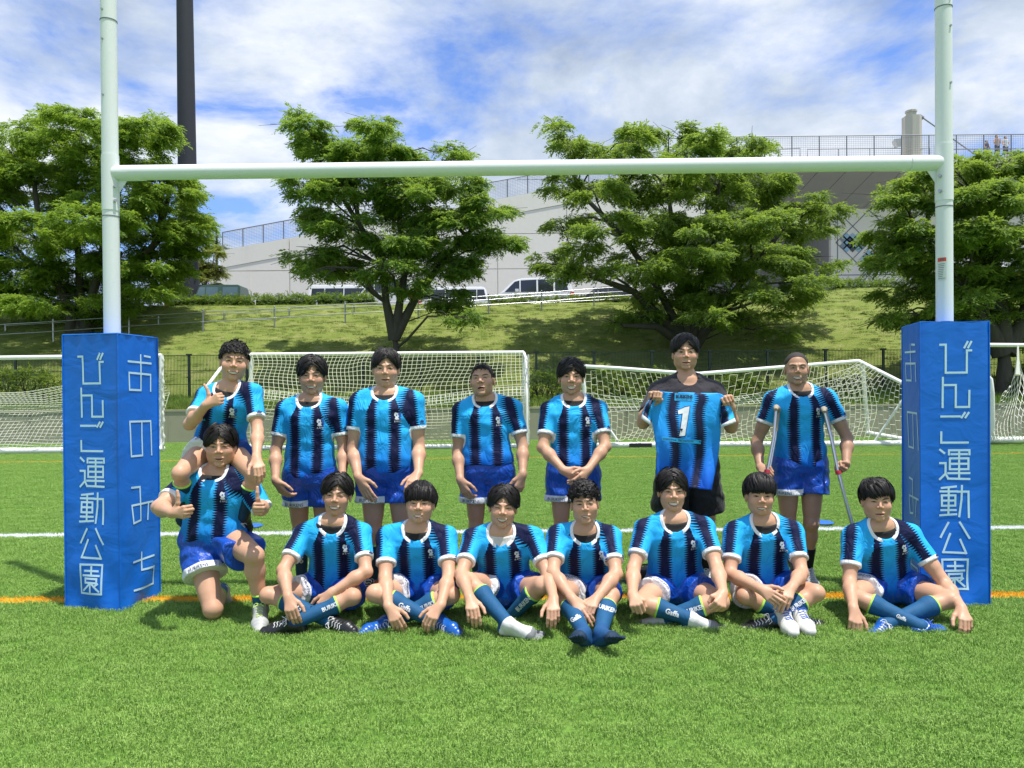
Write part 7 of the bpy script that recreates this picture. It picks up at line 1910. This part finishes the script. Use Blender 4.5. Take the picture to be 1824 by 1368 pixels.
crutch('crutch under the right arm of the shaved-head player, nearer the picture centre', P(1384, 729, 5.45), gR, Zp(1352, 0.0, 5.25), -.35)
crutch('crutch under the left arm of the shaved-head player, leaning out to the right', P(1468, 730, 5.45), gL, Zp(1552, 0.0, 5.28), -.33)
# ------------------------------------------------------------------ loose things on the turf
def loose_boot(gh, gt, mat, lace, label, grp, s=.98):
    Fd = nrm(gt-gh); Un = A3(0, 0, 1); an = gh+Fd*.065+A3(0, 0, .09)
    root = empty('football_boot', gh, label, 'football boot', grp); bo = make_boot(root, an, Fd, Un, s, mat, lace, B_SOLE, topcut=.016)
    Sd_ = np.cross(Fd, Un); c = an+Un*.0165; n = nrm(Un-Fd*.25); V = [c+Fd*.028*math.cos(t)+Sd_*.021*math.sin(t)+Un*(.25*.028*math.cos(t))+n*.002 for t in np.linspace(0, 2*math.pi, 17)[:-1]]
    me = bpy.data.meshes.new('dark_opening'); me.from_pydata([tuple(v) for v in V], [], [tuple(range(16))]); link('dark_opening', me, BLACKP, bo)  # black disc on the solid boot top stands in for the shaded hollow
GB = 'white boots with blue laces in front of the sitting player'
loose_boot(Gd(1388, 1113), Gd(1414, 1137), B_WHITE, LACEB, 'left boot of the white pair with blue laces on the turf', GB, 1.0)
loose_boot(Gd(1414, 1111), Gd(1446, 1136), B_WHITE, LACEB, 'right boot of the white pair with blue laces on the turf', GB, 1.0)
loose_boot(Gd(1612, 1034), Gd(1590, 1040), B_GREY, LACEW, 'grey boot standing behind the rightmost sitting player', None, 1.0)
bg_ = Gd(1150, 1040); root = empty('sports_bag', bg_, 'small black bag on the turf behind the sitting player with the wide smile', 'bag')
def bagf(p): 
    q = p-(bg_+A3(0, 0, .055)).astype(f32); r_ = np.abs(q)-np.array([.085, .05, .045], f32); return np.sqrt((np.maximum(r_, 0)**2).sum(1))+np.minimum(r_.max(1), 0)-.018+.003*np.sin(q[:, 0]*90+q[:, 2]*60)
v, q = mesh_sdf(bagf, bg_-A3(.2, .15, .02), bg_+A3(.2, .15, .2), .007); link('bag_body', mesh_np('bag_body', v, q), simple('black_bag_cloth', (.020, .020, .023), .7, bump=.4), root)
mb = MB(); mb.tube([bg_+A3(-.06, -.03, .11), bg_+A3(-.03, -.04, .15), bg_+A3(.03, -.04, .15), bg_+A3(.06, -.03, .11)], .008, 6); mb.build('handle', BLACKP, root, smooth=True)
mb = MB(); mb.tube([bg_+A3(-.09, -.02, .04), bg_+A3(-.16, -.05, .012), bg_+A3(-.26, -.02, .010), bg_+A3(-.30, .04, .010), bg_+A3(-.20, .06, .012), bg_+A3(-.1, .02, .02)], .007, 6); mb.build('strap', simple('blue_strap', (.02, .07, .16), .7), root, smooth=True)
BLUEP = simple('blue_rubber_disc', (.010, .11, .42), .7)
for (px, py, lb) in ((446, 941, 'flat blue marker disc on the white line right of the kneeling player'), (1462, 935, 'flat blue marker disc on the white line behind the crutch user')):
    c = Gd(px, py); mb = MB(); n = 24
    V = [c+A3(.13*math.cos(t), .13*math.sin(t), .028) for t in np.linspace(0, 2*math.pi, n+1)[:-1]]+[c+A3(.12*math.cos(t), .12*math.sin(t), .036) for t in np.linspace(0, 2*math.pi, n+1)[:-1]]
    mb.add(V, [(i, (i+1) % n, n+(i+1) % n, n+i) for i in range(n)]+[tuple(n+i for i in range(n))]); mb.build('marker_disc', BLUEP, None, label=lb, cat='marker disc', group='blue marker discs')
print('tris', sum(len(o.data.polygons)*2 for o in S.objects if o.type == 'MESH' and o.data), 'objects', len(S.objects), round(time.time()-T0, 1))
